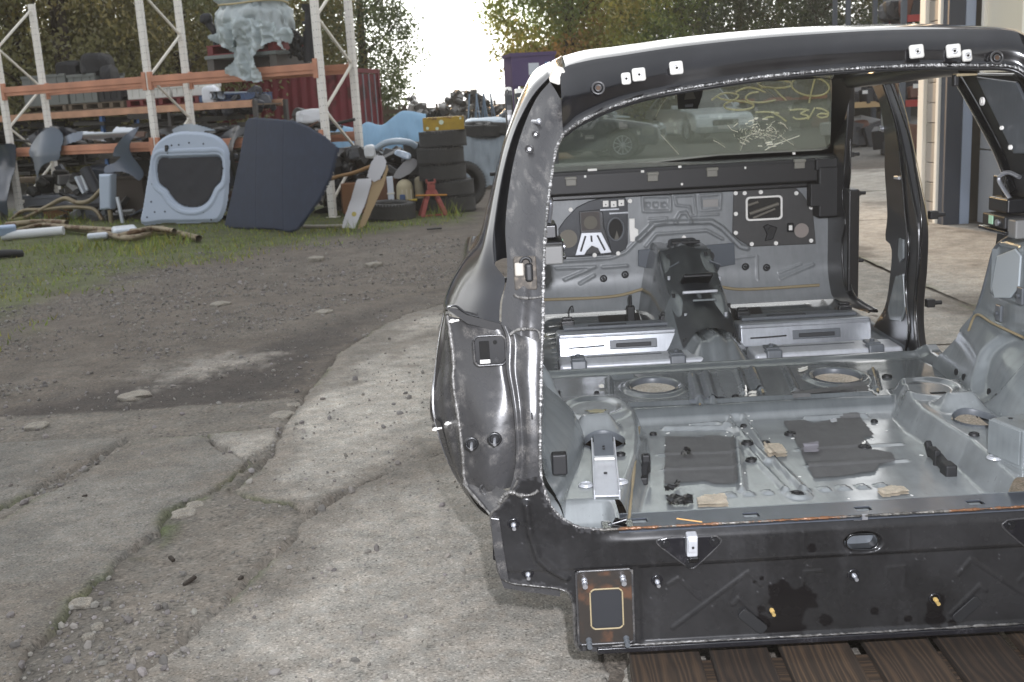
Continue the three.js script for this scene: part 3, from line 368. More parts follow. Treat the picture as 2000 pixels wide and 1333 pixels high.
// ---------------------------------------------------------------- tail panel
const trace = [[1100, 262, -0.41], [1087, 290, -0.37], [1078, 340, -0.31], [1070, 400, -0.24], [1064, 470, -0.16], [1061, 560, -0.10], [1060, 640, -0.06], [1058, 700, -0.04], [1056, 780, -0.02], [1055, 850, 0], [1057, 930, 0], [1065, 965, 0], [1080, 995, 0], [1100, 1015, 0], [1130, 1030, 0], [1170, 1035, 0]];
const zl = (v) => { const t = [[60, -0.56], [170, -0.5], [240, -0.44], ...trace.map((p) => [p[1], p[2]]), [1400, 0]]; let i = 1; while (t[i][0] < v) i++; return mix(t[i - 1][1], t[i][1], (v - t[i - 1][0]) / (t[i][0] - t[i - 1][0])); };
const lipLeft = trace.map(([u, v, z]) => PZ(u, v, z));
{
  const low = [[1057, 930], [1065, 965], [1080, 995], [1100, 1015], [1130, 1030], [1170, 1035]].map(([u, v]) => zq(u, v, 0));
  const outer = [[1130, 1272], [1122, 1258], [1117, 1180], [1108, 1160], [1092, 1152], [1040, 1146], [990, 1140], [975, 1128], [967, 1092], [961, 1050], [957, 1006], [970, 994], [986, 975], [1003, 950], [1010, 935]].map(([u, v]) => zq(u, v, 0));
  const half = [...low, [-0.4, 0.4995], [0, 0.4995]], bottom = [[0, 0.205], [-0.56, 0.205], [-0.595, 0.209]];
  const left = [...half, ...bottom, ...outer], poly = [...half, ...half.slice(0, -1).reverse().map(([x, y]) => [-x, y]), ...outer.slice().reverse().map(([x, y]) => [-x, y]), ...bottom.slice().reverse().map(([x, y]) => [-x, y]), ...bottom.slice(1), ...outer];
  void left;
  const ribs = [...both([[1315, 1229], [1464, 1119], [1487, 1145]].map((p) => zq(...p, 0))), ...both([[1306, 1145], [1326, 1132], [1367, 1171]].map((p) => zq(...p, 0))), ...both([[1433, 1183], [1444, 1171], [1500, 1222]].map((p) => zq(...p, 0)))];
  const boxes = [[[1570, 1041], [1570, 1085], [1775, 1075], [1775, 1037]].map((p) => zq(...p, 0))], smallR = [[[1572, 1140], [1572, 1120], [1607, 1117]], [[1733, 1130], [1735, 1112], [1770, 1109], [1769, 1145]]].map((l) => l.map((p) => zq(...p, 0)));
  const oval = zq(1685, 1059, 0), stains = [[1540, 1185, 0.05, 0.062], [1530, 1225, 0.06, 0.03], [1585, 1070, 0.012, 0.012], [1614, 1214, 0.016, 0.014], [1830, 1195, 0.022, 0.04], [1710, 1197, 0.010, 0.01], [1775, 1212, 0.01, 0.008], [1862, 1222, 0.009, 0.009], [1490, 1133, 0.006, 0.005], [1508, 1150, 0.007, 0.006], [1475, 1139, 0.005, 0.004]].map(([u, v, a, b]) => [...zq(u, v, 0), a, b]);
  const curve = [[1028, 985], [1035, 1040], [1052, 1090], [1080, 1115], [1105, 1128]].map((p) => zq(...p, 0));
  const plateC = zq(1183, 1184, 0);
  const groove = (d, w, h) => h * (1 - sm(0, w, d));
  const zf = (x, y) => {
    let z = 0.004 * sm(0.409, 0.417, y) - 0.012 * sm(0.470, 0.498, y) * sm(0.62, 0.5, Math.abs(x));
    if (y < 0.409 && Math.abs(x) < 0.5) z -= 0.006 * sm(0.5, 0.485, Math.abs(x)) * sm(0.409, 0.404, y) * sm(0.222, 0.228, y);
    for (const r of ribs) z += groove(lineDist(r, x, y), 0.008, 0.0028); for (const r of smallR) z += groove(lineDist(r, x, y), 0.006, 0.002); for (const r of boxes) z += groove(lineDist(r, x, y), 0.006, 0.0018);
    for (const s of [1, -1]) { z += groove(Math.abs(lineDist(curve, s * x, y)), 0.012, 0.008); z += 0.012 * sm(0.02, 0.0, lineDist(curve, s * x, y)) * 0.3; }
    z -= 0.012 * (1 - sm(0.036, 0.046, Math.hypot((x - oval[0]) / 1.0, (y - oval[1]) * 1.75)));
    const bl = Math.max(0, -x - 0.66); z -= 0.35 * bl * bl; const br = Math.max(0, x - 0.66); z -= 0.35 * br * br;
    return z + 0.0016 * (fbm(x * 9 + 3, y * 9, 3) - 0.5);
  };
  const cf = (x, y) => {
    const s = fbm(x * 30 + 9, y * 2.2, 4), f = fbm(x * 7 + 4, y * 7, 5), p = noise(x * 420, y * 420);
    const gr = fbm(x * 170, y * 170, 2); let k = 0.0125 + 0.009 * sm(0.3, 0.75, f) + 0.006 * (gr - 0.5) + 0.006 * sm(0.55, 0.72, s) * gr; if (p > 0.98) k += 0.05;
    const edge = polyDist(poly, x, y); if (edge < 0.007 + 0.02 * (gr - 0.5) && x < -0.55) k += 0.03 * gr;
    let c = [k, k * 1.0, k * 1.045];
    for (const [a, b, rx, ry] of stains) { const e = Math.hypot((x - a) / rx, (y - b) / ry) + 1.1 * (fbm(x * 38 + a * 9, y * 38, 3) - 0.5); const t = sm(1.04, 0.93, e); c = c.map((v, i) => mix(v, [0.0045, 0.004, 0.0045][i], t)); }
    const drip = sm(0.62, 0.7, noise(x * 60 + 3, y * 3)) * sm(0.40, 0.48, y) * 0.4 * sm(0.3, 0.4, x); c = c.map((v) => mix(v, 0.06, drip));
    return c;
  };
  const holeOval = (x, y) => { const dx = Math.max(0, Math.abs(x - oval[0]) - 0.017), dy = y - oval[1]; return Math.hypot(dx, dy) > 0.0175; };
  const tail = P('tail_panel', reliefXY(-0.83, 0.83, 0.2, 0.65, 0.0032, zf, (x, y) => polyDist(poly, x, y) > -0.001 && holeOval(x, y)), std(0xffffff, 0.42, { vertexColors: true, specularIntensity: 0.5, clearcoat: 0.15, clearcoatRoughness: 0.3, roughnessMap: rep(roughN, 0.25) }));
  { const g = reliefXY(-0.83, 0.83, 0.2, 0.65, 0.0032, zf, (x, y) => polyDist(poly, x, y) > -0.001 && holeOval(x, y), cf); tail.geometry = g; }
  // edges: lower flange with its sealer, left edge
  const eb = (pts) => pts.map(([x, y]) => V3(x, y, zf(x, y) - 0.002));
  const dustC = (x, y, z) => { const t = 0.03 + 0.10 * noise(x * 300, y * 300 + z * 200); return [t, t * 0.97, t * 0.92]; };
  P('panel_flange', rbox(1.19, 0.015, 0.02, 0.004, 0, 0.2115, -0.004), C.paint, tail);
  P('sealer_bead', bead([V3(-0.56, 0.2225, 0.003), V3(-0.3, 0.2235, 0.005), V3(0, 0.2225, 0.005), V3(0.3, 0.2235, 0.005), V3(0.56, 0.2225, 0.003)], 0.0028, 300, 0.9, dustC), C.edge, tail);
  for (const s of [1, -1]) P('edge_bead', bead(eb(outer.map(([x, y]) => [s * (x + 0.003), y])), 0.0035, 200, 0.5, dustC), C.edge, tail);
  // lower corner flange: strip below the panel corner
  for (const s of [1, -1]) { const q = [[978, 1133], [1095, 1153], [1094, 1166], [985, 1150]].map((p) => zq(...p, -0.02)).map(([x, y]) => [s * x, y]); P('side_flange', prism([[959, 1012], [975, 1014], [984, 1075], [994, 1136], [977, 1131], [967, 1092], [961, 1050]].map((p) => zq(...p, 0.002)).map(([x, y]) => [s * x, y]), 0.006, 0.0015).translate(0, 0, 0.0005), C.dusty, tail); P('corner_flange', prism(q, 0.02).translate(0, 0, -0.03), C.dusty, tail); const i = [[961, 1012], [966, 1016], [968, 1096], [963, 1094]].map((p) => zq(...p, -0.04)).map(([x, y]) => [s * x, y]); P('metal_strip', prism(i, 0.02).translate(0, 0, -0.05), C.black, tail); }
  // oval rim with the hollow behind it
  { const o = []; for (let i = 0; i < 40; i++) { const t = (i / 40) * 2 * Math.PI, c = Math.cos(t), s = Math.sin(t); o.push([c, s]); } const ring = (r, z) => o.map(([c, s]) => V3(oval[0] + Math.sign(c) * 0.017 * (Math.abs(c) > 0.001 ? 1 : 0) + c * r, oval[1] + s * r, z)); const rows = [ring(0.0205, 0.0), ring(0.0185, 0.003), ring(0.0165, -0.002), ring(0.0155, -0.03)].map((r) => [...r, r[0].clone()]); P('oval_rim', patch(rows), C.gloss, tail); }
  // studs with washers
  const stud = (u, v, r, l, m, wash = true, z0 = 0, dy = 0) => { const [x, y] = zq(u, v, z0), z = zf(x, y) + z0; const o = P('stud', [rod(V3(x, y, z - 0.004), V3(x + 0.001, y + dy, z + l), r, 12), rod(V3(x, y, z + l * 0.2), V3(x, y, z + l * 0.24), r * 1.25, 12), rod(V3(x, y, z + l * 0.5), V3(x, y, z + l * 0.53), r * 1.18, 12)], m, tail); if (wash) P('washer', at(tri(new THREE.TorusGeometry(r * 2.6, r * 0.7, 8, 22)), x, y, z), C.paint, tail); return o; };
  for (const [u, v] of [[1003, 1024], [1031, 1121], [1284, 1137], [1669, 1125], [1828, 1172], [1508, 1193]]) stud(u, v, 0.0042, 0.022, u === 1508 || u === 1828 ? std(0xb39a62, 0.5, { metalness: 0.3 }) : C.steel, u !== 1508, 0, -0.004);
  for (const [u, v] of [[1003, 1024], [1031, 1121]]) { const [x, y] = zq(u, v, 0); P('stud', rod(V3(-x, y, zf(-x, y)), V3(-x, y, 0.02), 0.004, 10), C.steel, tail); }
  // two oblong slots under the ribs
  for (const s of [1, -1]) { const a = zq(1447, 1196, 0), b = zq(1494, 1233, 0), dx = b[0] - a[0], dy = b[1] - a[1]; P('slot', at(prism(rrect(0, 0, Math.hypot(dx, dy), 0.026, 0.008), 0.004, 0.001), s * (a[0] + b[0]) / 2, (a[1] + b[1]) / 2, 0.0005, 0, 0, s * Math.atan2(dy, dx)), C.plastic, tail); }
  // bumper carrier plates, left and right
  const plate = (s) => {
    const q = [[1122, 1114], [1235, 1107], [1243, 1255], [1128, 1260]].map((p) => zq(...p, 0.004)), cx = (q[0][0] + q[1][0] + q[2][0] + q[3][0]) / 4, cy = (q[0][1] + q[1][1] + q[2][1] + q[3][1]) / 4, w = q[1][0] - q[0][0], h = q[0][1] - q[3][1];
    const inn = rrect(cx + 0.003, cy - 0.004, w * 0.56, h * 0.53, 0.012), f = (l) => l.map(([x, y]) => [s * x, y]);
    P('carrier_plate', prism(f(rrect(cx, cy, w, h, 0.012)), 0.007, 0.002, [f(inn)]).translate(0, 0, 0.006), C.brown, tail);
    const rim = rrect(cx, cy, w - 0.004, h - 0.004, 0.011).map(([x, y]) => V3(s * x, y, 0.0095)); P('plate_rim', tube(rim, 0.0028, 7, 120, true), C.dusty, tail);
    P('plate_recess', prism(f(rrect(cx + 0.003, cy - 0.004, w * 0.58, h * 0.55, 0.01)), 0.004).translate(0, 0, 0.0035), std(0x24262a, 0.5), tail); P('plate_lip', tube(inn.map(([x, y]) => V3(s * x, y, 0.0098)), 0.002, 6, 90, true), C.seal, tail);
    for (const [u, v] of [[1141, 1133], [1216, 1127], [1150, 1250], [1223, 1246]]) { const [x, y] = zq(u, v, 0.006); P('stud', [rod(V3(s * x, y, 0.004), V3(s * x, y - 0.003, 0.038), 0.0058, 12), rod(V3(s * x, y, 0.004), V3(s * x, y, 0.014), 0.0085, 12, 0.0062), rod(V3(s * x, y - 0.001, 0.022), V3(s * x, y - 0.001, 0.025), 0.0066, 12)], v > 1200 ? C.primerDark : C.steel, tail); }
  };
  plate(1); plate(-1);
  // tailgate buffers: three-bolt plates; the left one keeps its silver block
  for (const s of [1, -1]) {
    const q = [[1285, 1062], [1290, 1052], [1302, 1049], [1390, 1046], [1402, 1049], [1406, 1060], [1362, 1102], [1352, 1108], [1340, 1104]].map((p) => zq(...p, 0)).map(([x, y]) => [s * x, y]);
    P('buffer_plate', prism(q, 0.006, 0.0015).translate(0, 0, 0.004), C.paint, tail); P('plate_edge', tube(q.map(([x, y]) => V3(x, y, 0.005)), 0.002, 6, 80, true), C.dusty, tail);
    for (const [u, v] of [[1298, 1062], [1394, 1057], [1347, 1100]]) { const [x, y] = zq(u, v, 0.004); P('bolt', [rod(V3(s * x, y, 0.005), V3(s * x, y, 0.0095), 0.0105, 18), rod(V3(s * x, y, 0.0095), V3(s * x, y, 0.015), 0.0055, 8)], C.black, tail); }
  }
  { const a = PZ(1347, 1045, 0.01), b = PZ(1356, 1090, 0.03); P('buffer_block', [rbox(0.024, 0.052, 0.026, 0.004, (a.x + b.x) / 2, (a.y + b.y) / 2 + 0.004, 0.018, 0.15), rbox(0.02, 0.03, 0.006, 0.002, (a.x + b.x) / 2, (a.y + b.y) / 2 + 0.006, 0.033, 0.15)], C.silver, tail); P('buffer_tip', rbox(0.023, 0.012, 0.024, 0.004, (a.x + b.x) / 2 + 0.003, (a.y + b.y) / 2 - 0.028, 0.02), C.gloss, tail); P('block_hole', cyl(0.003, 0.003, 0.001, 10, (a.x + b.x) / 2, (a.y + b.y) / 2 + 0.003, 0.0366, Math.PI / 2 + 0.15), C.plastic, tail); }
  P('latch_seat', [box(0.012, 0.012, 0.006, 0.008, 0.497, -0.002), box(0.03, 0.004, 0.006, 0.0, 0.487, -0.008)], C.steel, tail);
}
// ---------------------------------------------------------------- sill top behind the lip, with its slots
{
  const pts = [[-0.535, 0.0], [0.535, 0.0], [0.535, -0.125], [-0.535, -0.125]];
  const slots = [[1249, 1016], [1467, 1005], [1686, 993], [1905, 981]].map(([u, v]) => { const p = PY(u, v, 0.492); return rrect(p.x, p.z, 0.036, 0.03, 0.003, 2); });
  const g = prism(pts, 0.003, 0, slots); g.rotateX(Math.PI / 2);   // y -> z, extrude -> -y
  at(g, 0, 0.4935, 0, -0.06);
  const sill = P('sill', g, std(0x666c76, 0.3, { map: rep(primerDirt, 0.4), clearcoat: 0.5, clearcoatRoughness: 0.2, metalness: 0.3 }));
  P('sill_inner', box(1.05, 0.12, 0.003, 0, 0.43, -0.03), C.primerDark, sill);
  P('sill_skirt', box(1.06, 0.04, 0.004, 0, 0.468, -0.124), C.primer, sill);
  const rustC = (x, y, z) => { const n = noise(x * 14 + 3, 2), k = sm(0.5, 0.62, n + 0.2 * noise(x * 300, z * 300) - 0.1) * (Math.abs(x) < 0.58 ? 1 : 0.3), t = 0.05 + 0.25 * noise(x * 500, z * 500 + 7) * noise(x * 90, 5); return [mix(t, 0.16, k), mix(t * 0.95, 0.075, k), mix(t * 0.85, 0.035, k)]; };
  P('rusty_lip', bead([[-0.579, 0.5], [-0.4, 0.5], [-0.2, 0.4995], [0, 0.4995], [0.2, 0.4995], [0.4, 0.5], [0.579, 0.5]].map(([x, y]) => V3(x, y + 0.001, -0.001)), 0.003, 520, 0.9, rustC), C.edge, sill);
  P('striker_plate', [rbox(0.07, 0.006, 0.045, 0.002, -0.535, 0.497, -0.035), rod(V3(-0.555, 0.498, -0.035), V3(-0.515, 0.508, -0.035), 0.006, 10)], C.gloss, sill);
}
// ---------------------------------------------------------------- D pillars, lamp pockets and rear quarters, left side and its mirror
{
  const q = (u, v, dz = 0, dz2) => PZ(u, v, dz2 ?? zl(v) + dz);
  const T = [ // lip, gutter inner, gutter outer, body edge (all measured on the left side)
    [[1130, 240], [1074, 160], [1074, 150], [1074, 120]], [[1100, 262], [1052, 186], [1046, 180], [1045, 137]], [[1087, 290], [1036, 216], [1026, 212], [1020, 180]], [[1078, 340], [1018, 262], [1004, 260], [992, 250]], [[1070, 400], [1003, 318], [986, 322], [974, 310]], [[1064, 470], [991, 395], [971, 402], [955, 388]], [[1062, 520], [987, 452], [963, 470], [931, 477]], [[1061, 560], [990, 504], [966, 515], [903, 520]], [[1060, 600], [990, 545], [986, 546], [883, 562]], [[1060, 640], [981, 590], [977, 592], [871, 595]], [[1059, 672], [979, 634], [975, 636], [869, 607]]];
  const face = T.map(([l, g]) => { const L = q(l[0], l[1]), Gi = q(g[0], g[1], -0.03), m = L.clone().lerp(Gi, 0.5); m.z += 0.012; m.x -= 0.004; const r = L.clone().lerp(Gi, 0.12); r.z -= 0.003; const a = L.clone().lerp(Gi, 0.86); a.z += 0.004; return [L, r, L.clone().lerp(Gi, 0.3), m, a, Gi]; });
  const gut = T.slice(0, 8).map(([, g, o]) => { const a = q(g[0], g[1], -0.03), b = q(o[0], o[1], -0.05), m = a.clone().lerp(b, 0.5); m.z -= 0.022; const n = b.clone(); n.z -= 0.018; return [a, a.clone().lerp(m, 0.6).add(V3(0, 0, -0.006)), m, n, b]; });
  const side = T.map(([, , o, s]) => { const b = q(o[0], o[1], -0.05), e = PZ(s[0], s[1], zl(s[1]) - 0.21), m = b.clone().lerp(e, 0.55), k = Math.min(0.026, 0.16 * b.distanceTo(e)); m.z += k; m.x -= k * 0.25; const i_ = T.findIndex((r) => r[3] === s), dk = [0.10, 0.10, 0.10, 0.10, 0.11, 0.14, 0.3, 0.6, 0.9, 0.95, 0.95][i_], f = e.clone().add(V3(0.002, 0, -dk * 0.4)), g = e.clone().add(V3(0.006, 0.0, -dk)); return [b, b.clone().lerp(m, 0.5).add(V3(-0.004, 0.002, 0.008)), m, e, f, g]; });
  const H0 = PZ(1097, 150, -0.52), H1 = PZ(1099, 130, -0.545), H2 = PZ(1098, 111, -0.59), capR = [H0, H0.clone().lerp(H1, 0.5), H1, H2, H2.clone().add(V3(0.0, 0.004, -0.08)), H2.clone().add(V3(0.01, 0, -0.2))], capRows = [side[0], side[0].map((p, i) => p.clone().lerp(capR[i], 0.5).add(V3(0, i < 4 ? -0.012 : 0, -0.006))), capR];
  const E_ = [[979, 634], [989, 660], [989, 720], [998, 770], [1004, 813], [1008, 888], [1003, 930], [994, 962]], F_ = [[874, 617], [881, 660], [886, 707], [885, 745], [895, 813], [904, 888], [910, 944], [942, 981]], Ll = [[1059, 672], [1059, 690], [1057, 740], [1056, 785], [1055, 820], [1056, 890], [1057, 930], [1061, 950]], Q_ = [[866, 612], [857, 660], [849, 720], [844, 760], [846, 812], [868, 888], [892, 937], [925, 985]];
  const low = E_.map((e, i) => { const L = q(...Ll[i]), E = q(...e, -0.02), g = L.clone().lerp(E, 0.45); g.z += 0.003; const h = L.clone().lerp(E, 0.72); h.z -= 0.007; const r = L.clone().lerp(E, 0.9); r.z += 0.001; return [L, L.clone().lerp(E, 0.12).add(V3(0, 0, -0.002)), g, h, r, E]; });
  const pocket = E_.map((e, i) => { const E = q(...e, -0.025), F = q(F_[i][0], F_[i][1], -0.11), m = E.clone().lerp(F, 0.5); m.z += 0.014 - 0.05 * Math.sin((i / 7) * Math.PI * 2) * 0.25; return [E.clone().add(V3(0.004, 0, -0.03)), E.clone().add(V3(-0.012, 0, -0.02)), m, F.clone().lerp(m, 0.25), F]; });
  const rim = F_.map((f, i) => { const F = q(f[0], f[1], -0.11), Q = PZ(Q_[i][0], Q_[i][1], zl(f[1]) - 0.24), m = F.clone().lerp(Q, 0.5); m.z += 0.004; return [F, F.clone().lerp(m, 0.4).add(V3(0, 0, -0.012)), m, Q.clone().add(V3(0.006, 0, 0.0)), Q]; });
  const S2 = [[869, 607], [857, 664], [848, 735], [839, 800], [843, 822]].map(([u, v], i) => { const e = PZ(u, v, -0.28), a = e.clone().add(V3(0.012, 0, 0.02)); return [a, e, e.clone().add(V3(0.004, 0, -0.4)), e.clone().add(V3(0.01, 0, -0.9))]; });
  const under = [[846, 814], [868, 888], [892, 937], [925, 985], [968, 1010]].map(([u, v]) => { const e = PZ(u, v, -0.26); return [e.clone().add(V3(0.02, 0, 0.05)), e, e.clone().add(V3(0.05, 0, -0.5))]; });
  const dustC = (x, y, z) => { const t = 0.06 + 0.15 * noise(x * 300, y * 260 + z * 90); return [t, t * 0.97, t * 0.92]; };
  const glintC = (x, y, z) => { const n = noise(y * 520 + x * 130, z * 420), l = sm(0.25, 0.75, fbm(y * 26 + 7, 3, 3)), t = n > 0.76 - 0.2 * l ? 0.42 : 0.04 + 0.14 * n; return [t, t * 0.99, t * 0.97]; };  // bright specks put flash sparkle into the bead colour
  const lipG = bead(lipLeft.slice(0, 16), 0.0036, 700, 0.7, glintC);
  for (const s of [1, -1]) {
    const f = (g) => (s > 0 ? g : mirror(g));
    const side_ = P('tailgate_pillar', f(patch(face, 26, 60)), C.dusty);
    P('gutter', f(patch(gut, 12, 48)), C.gloss, side_); P('pillar_foot', f(patch(low, 24, 40)), C.dusty, side_);
    P('opening_lip', f(lipG.clone()), C.edge, side_);
    P('gutter_edge', f(tube(gut.map((r) => r[4]), 0.0016, 6, 90)), C.paint, side_);
    const qp = P('quarter_panel', f(patch(side, 26, 60)), C.quarter); P('quarter_skirt', f(patch(S2, 10, 24)), C.quarter, qp); P('corner_cap', f(patch(capRows, 24, 10)), C.quarter, qp); P('arch_lip', f(patch(under, 10, 24)), C.dusty, qp);
    const lp = P('lamp_pocket', f(patch(pocket, 26, 44)), C.dusty); P('pocket_channel', f(patch(rim, 18, 44)), C.dusty, lp); P('pocket_foot', f(patch([[[906, 945], [922, 965], [941, 987], [958, 1006]], [[918, 938], [938, 956], [960, 974], [982, 984]], [[930, 928], [955, 940], [978, 955], [1003, 962]]].map((r, j) => r.map(([u, v], i) => PZ(u, v, -0.115 + 0.03 * i + 0.012 * j))), 18, 10)), C.dusty, lp); P('foot_bead', f(bead([[906, 945], [922, 965], [941, 987], [958, 1006]].map(([u, v], i) => PZ(u, v, -0.112 + 0.03 * i)), 0.0035, 80, 0.5, dustC)), C.edge, lp);
    P('pocket_bead', f(bead(rim.map((r) => r[0].clone().add(V3(0, 0, 0.003))), 0.0042, 240, 0.5, dustC)), C.edge, lp);
    P('lamp_lip', f(tube([[873, 600], [890, 598], [912, 613], [945, 622], [977, 630]].map(([u, v]) => q(u, v, -0.078)), 0.0028, 8, 50)), C.gloss, lp);
    P('lamp_gap', prism([[869, 598], [890, 599], [912, 613], [945, 623], [978, 632], [990, 644], [990, 654], [962, 645], [912, 631], [893, 615], [880, 606]].map(([u, v]) => { const p = q(u, v, -0.045); return [s * p.x, p.y]; }), 0.004).translate(0, 0, zl(620) - 0.035), std(0x050506, 0.6), lp); P('pocket_shelf', f(patch([[869, 607], [890, 603], [912, 618], [945, 628], [977, 636]].map(([u, v]) => { const a = q(u, v, -0.075); return [a, a.clone().add(V3(0, -0.012, -0.06)), a.clone().add(V3(0.004, -0.02, -0.11))]; }), 6, 20)), C.plastic, lp);
    // lamp opening: recessed box with two holes and a stud
    const hz = zl(690) - 0.055, hc = PZ(957, 684, hz + 0.02), hx = s * hc.x;
    P('lamp_recess', prism(rrect(hx, hc.y, 0.066, 0.062, 0.012), 0.004, 0.001).translate(0, 0, hz + 0.022), C.black, lp);
    P('recess_rim', tube(rrect(hx, hc.y, 0.07, 0.066, 0.013).map(([x, y]) => V3(x, y, hz + 0.025)), 0.0028, 6, 70, true), C.dusty, lp);
    P('lamp_hole', rbox(0.022, 0.042, 0.003, 0.001, hx - s * 0.012, hc.y + 0.001, hz + 0.0255), std(0x030303, 0.9), lp); P('hole_sill', rbox(0.022, 0.008, 0.004, 0.001, hx - s * 0.012, hc.y - 0.024, hz + 0.026), C.white, lp);
    P('round_hole', cyl(0.0045, 0.0045, 0.003, 14, hx + s * 0.012, hc.y + 0.018, hz + 0.0255, Math.PI / 2), std(0x030303, 0.9), lp); P('round_hole', cyl(0.0045, 0.0045, 0.003, 14, hx + s * 0.013, hc.y - 0.022, hz + 0.0255, Math.PI / 2), C.plastic, lp);
    for (const [u, v, dz] of [[921, 867, -0.042], [966, 858, -0.012]]) { const p = q(u, v, dz); p.x *= s; P('socket', [at(tri(new THREE.TorusGeometry(0.0125, 0.0036, 8, 22)), p.x, p.y, p.z), cyl(0.011, 0.011, 0.006, 18, p.x, p.y, p.z - 0.003, Math.PI / 2)], C.black, lp); P('stud', rod(V3(p.x, p.y, p.z), V3(p.x, p.y - 0.006, p.z + 0.024), 0.0035, 10), C.steel, lp); }
    { const p = q(948, 956, -0.06); p.x *= s; P('blind_plug', [at(tri(new THREE.TorusGeometry(0.012, 0.002, 8, 24)), p.x, p.y, p.z), cyl(0.006, 0.006, 0.004, 16, p.x, p.y, p.z, Math.PI / 2)], C.dusty, lp); }
    for (const [u, v, dz] of [[852, 838, -0.2], [876, 827, -0.16], [885, 627, -0.08]]) { const p = PZ(u, v, zl(v) + dz); p.x *= s; P('clip_pin', [rod(p.clone().add(V3(s * 0.012, 0, -0.004)), p.clone().add(V3(-s * 0.008, 0, 0.008)), 0.0026, 8), rod(p.clone(), p.clone().add(V3(-s * 0.004, 0, 0.004)), 0.0045, 10)], C.white, lp); }
    // hinge hardware on the pillar
    { const p = q(1041, 238, 0.0); p.x *= s; P('ball_stud', [rod(p.clone().add(V3(0, 0, -0.02)), p.clone().add(V3(s * 0.012, -0.001, 0.018)), 0.0052, 12), at(tri(new THREE.SphereGeometry(0.0075, 14, 10)), p.x + s * 0.014, p.y, p.z + 0.02)], C.steel, side_); }
    for (const [u, v, a] of [[1046, 262, 0.007], [1034, 291, 0.009]]) { const p = q(u, v, 0.0); p.x *= s; P('boss', [at(tri(new THREE.TorusGeometry(a, 0.003, 8, 22)), p.x, p.y, p.z + 0.004, 0.3, s * -0.4), cyl(a * 0.5, a * 0.5, 0.004, 12, p.x, p.y, p.z + 0.003, Math.PI / 2)], C.dusty, side_); }
    // rubber grommet in its dusty frame
    { const p = q(1026, 533, 0.0), x = s * p.x; P('grommet_frame', rbox(0.05, 0.075, 0.01, 0.01, x, p.y, p.z + 0.006, -0.05, s * -0.12), std(0xa9a094, 0.8, { map: rep(pillarDust, 0.1) }), side_); P('grommet', [rbox(0.018, 0.042, 0.016, 0.007, x + s * 0.008, p.y + 0.002, p.z + 0.013), at(tri(new THREE.TorusGeometry(0.011, 0.004, 8, 18, Math.PI)), x + s * 0.002, p.y + 0.024, p.z + 0.014)], C.plastic, side_); P('grommet_cap', rbox(0.02, 0.03, 0.008, 0.004, x - s * 0.013, p.y + 0.01, p.z + 0.013), std(0x9a958c, 0.6), side_); }
    { const p = q(1039, 812, -0.006), x = s * p.x; P('slit', rbox(0.003, 0.016, 0.003, 0.001, x, p.y, p.z + 0.005), std(0x050505, 0.9), side_); }
    // sealer steps across the pillar foot
    P('sealer_step', f(bead([[996, 655], [1008, 646], [1030, 643], [1050, 646], [1056, 662]].map(([u, v]) => q(u, v, 0.006)), 0.003, 90, 0.8, dustC)), C.edge, side_);
    P('sealer_step', f(bead([[1004, 575], [1010, 580], [1035, 583], [1058, 580]].map(([u, v]) => q(u, v, 0.006)), 0.003, 80, 0.6, dustC)), C.edge, side_);
    P('sealer_step', f(bead([[975, 985], [985, 968], [1000, 962], [1015, 968], [1040, 966], [1052, 958]].map(([u, v]) => q(u, v, 0.004)), 0.004, 90, 0.9, dustC)), C.edge, side_);
  }
}
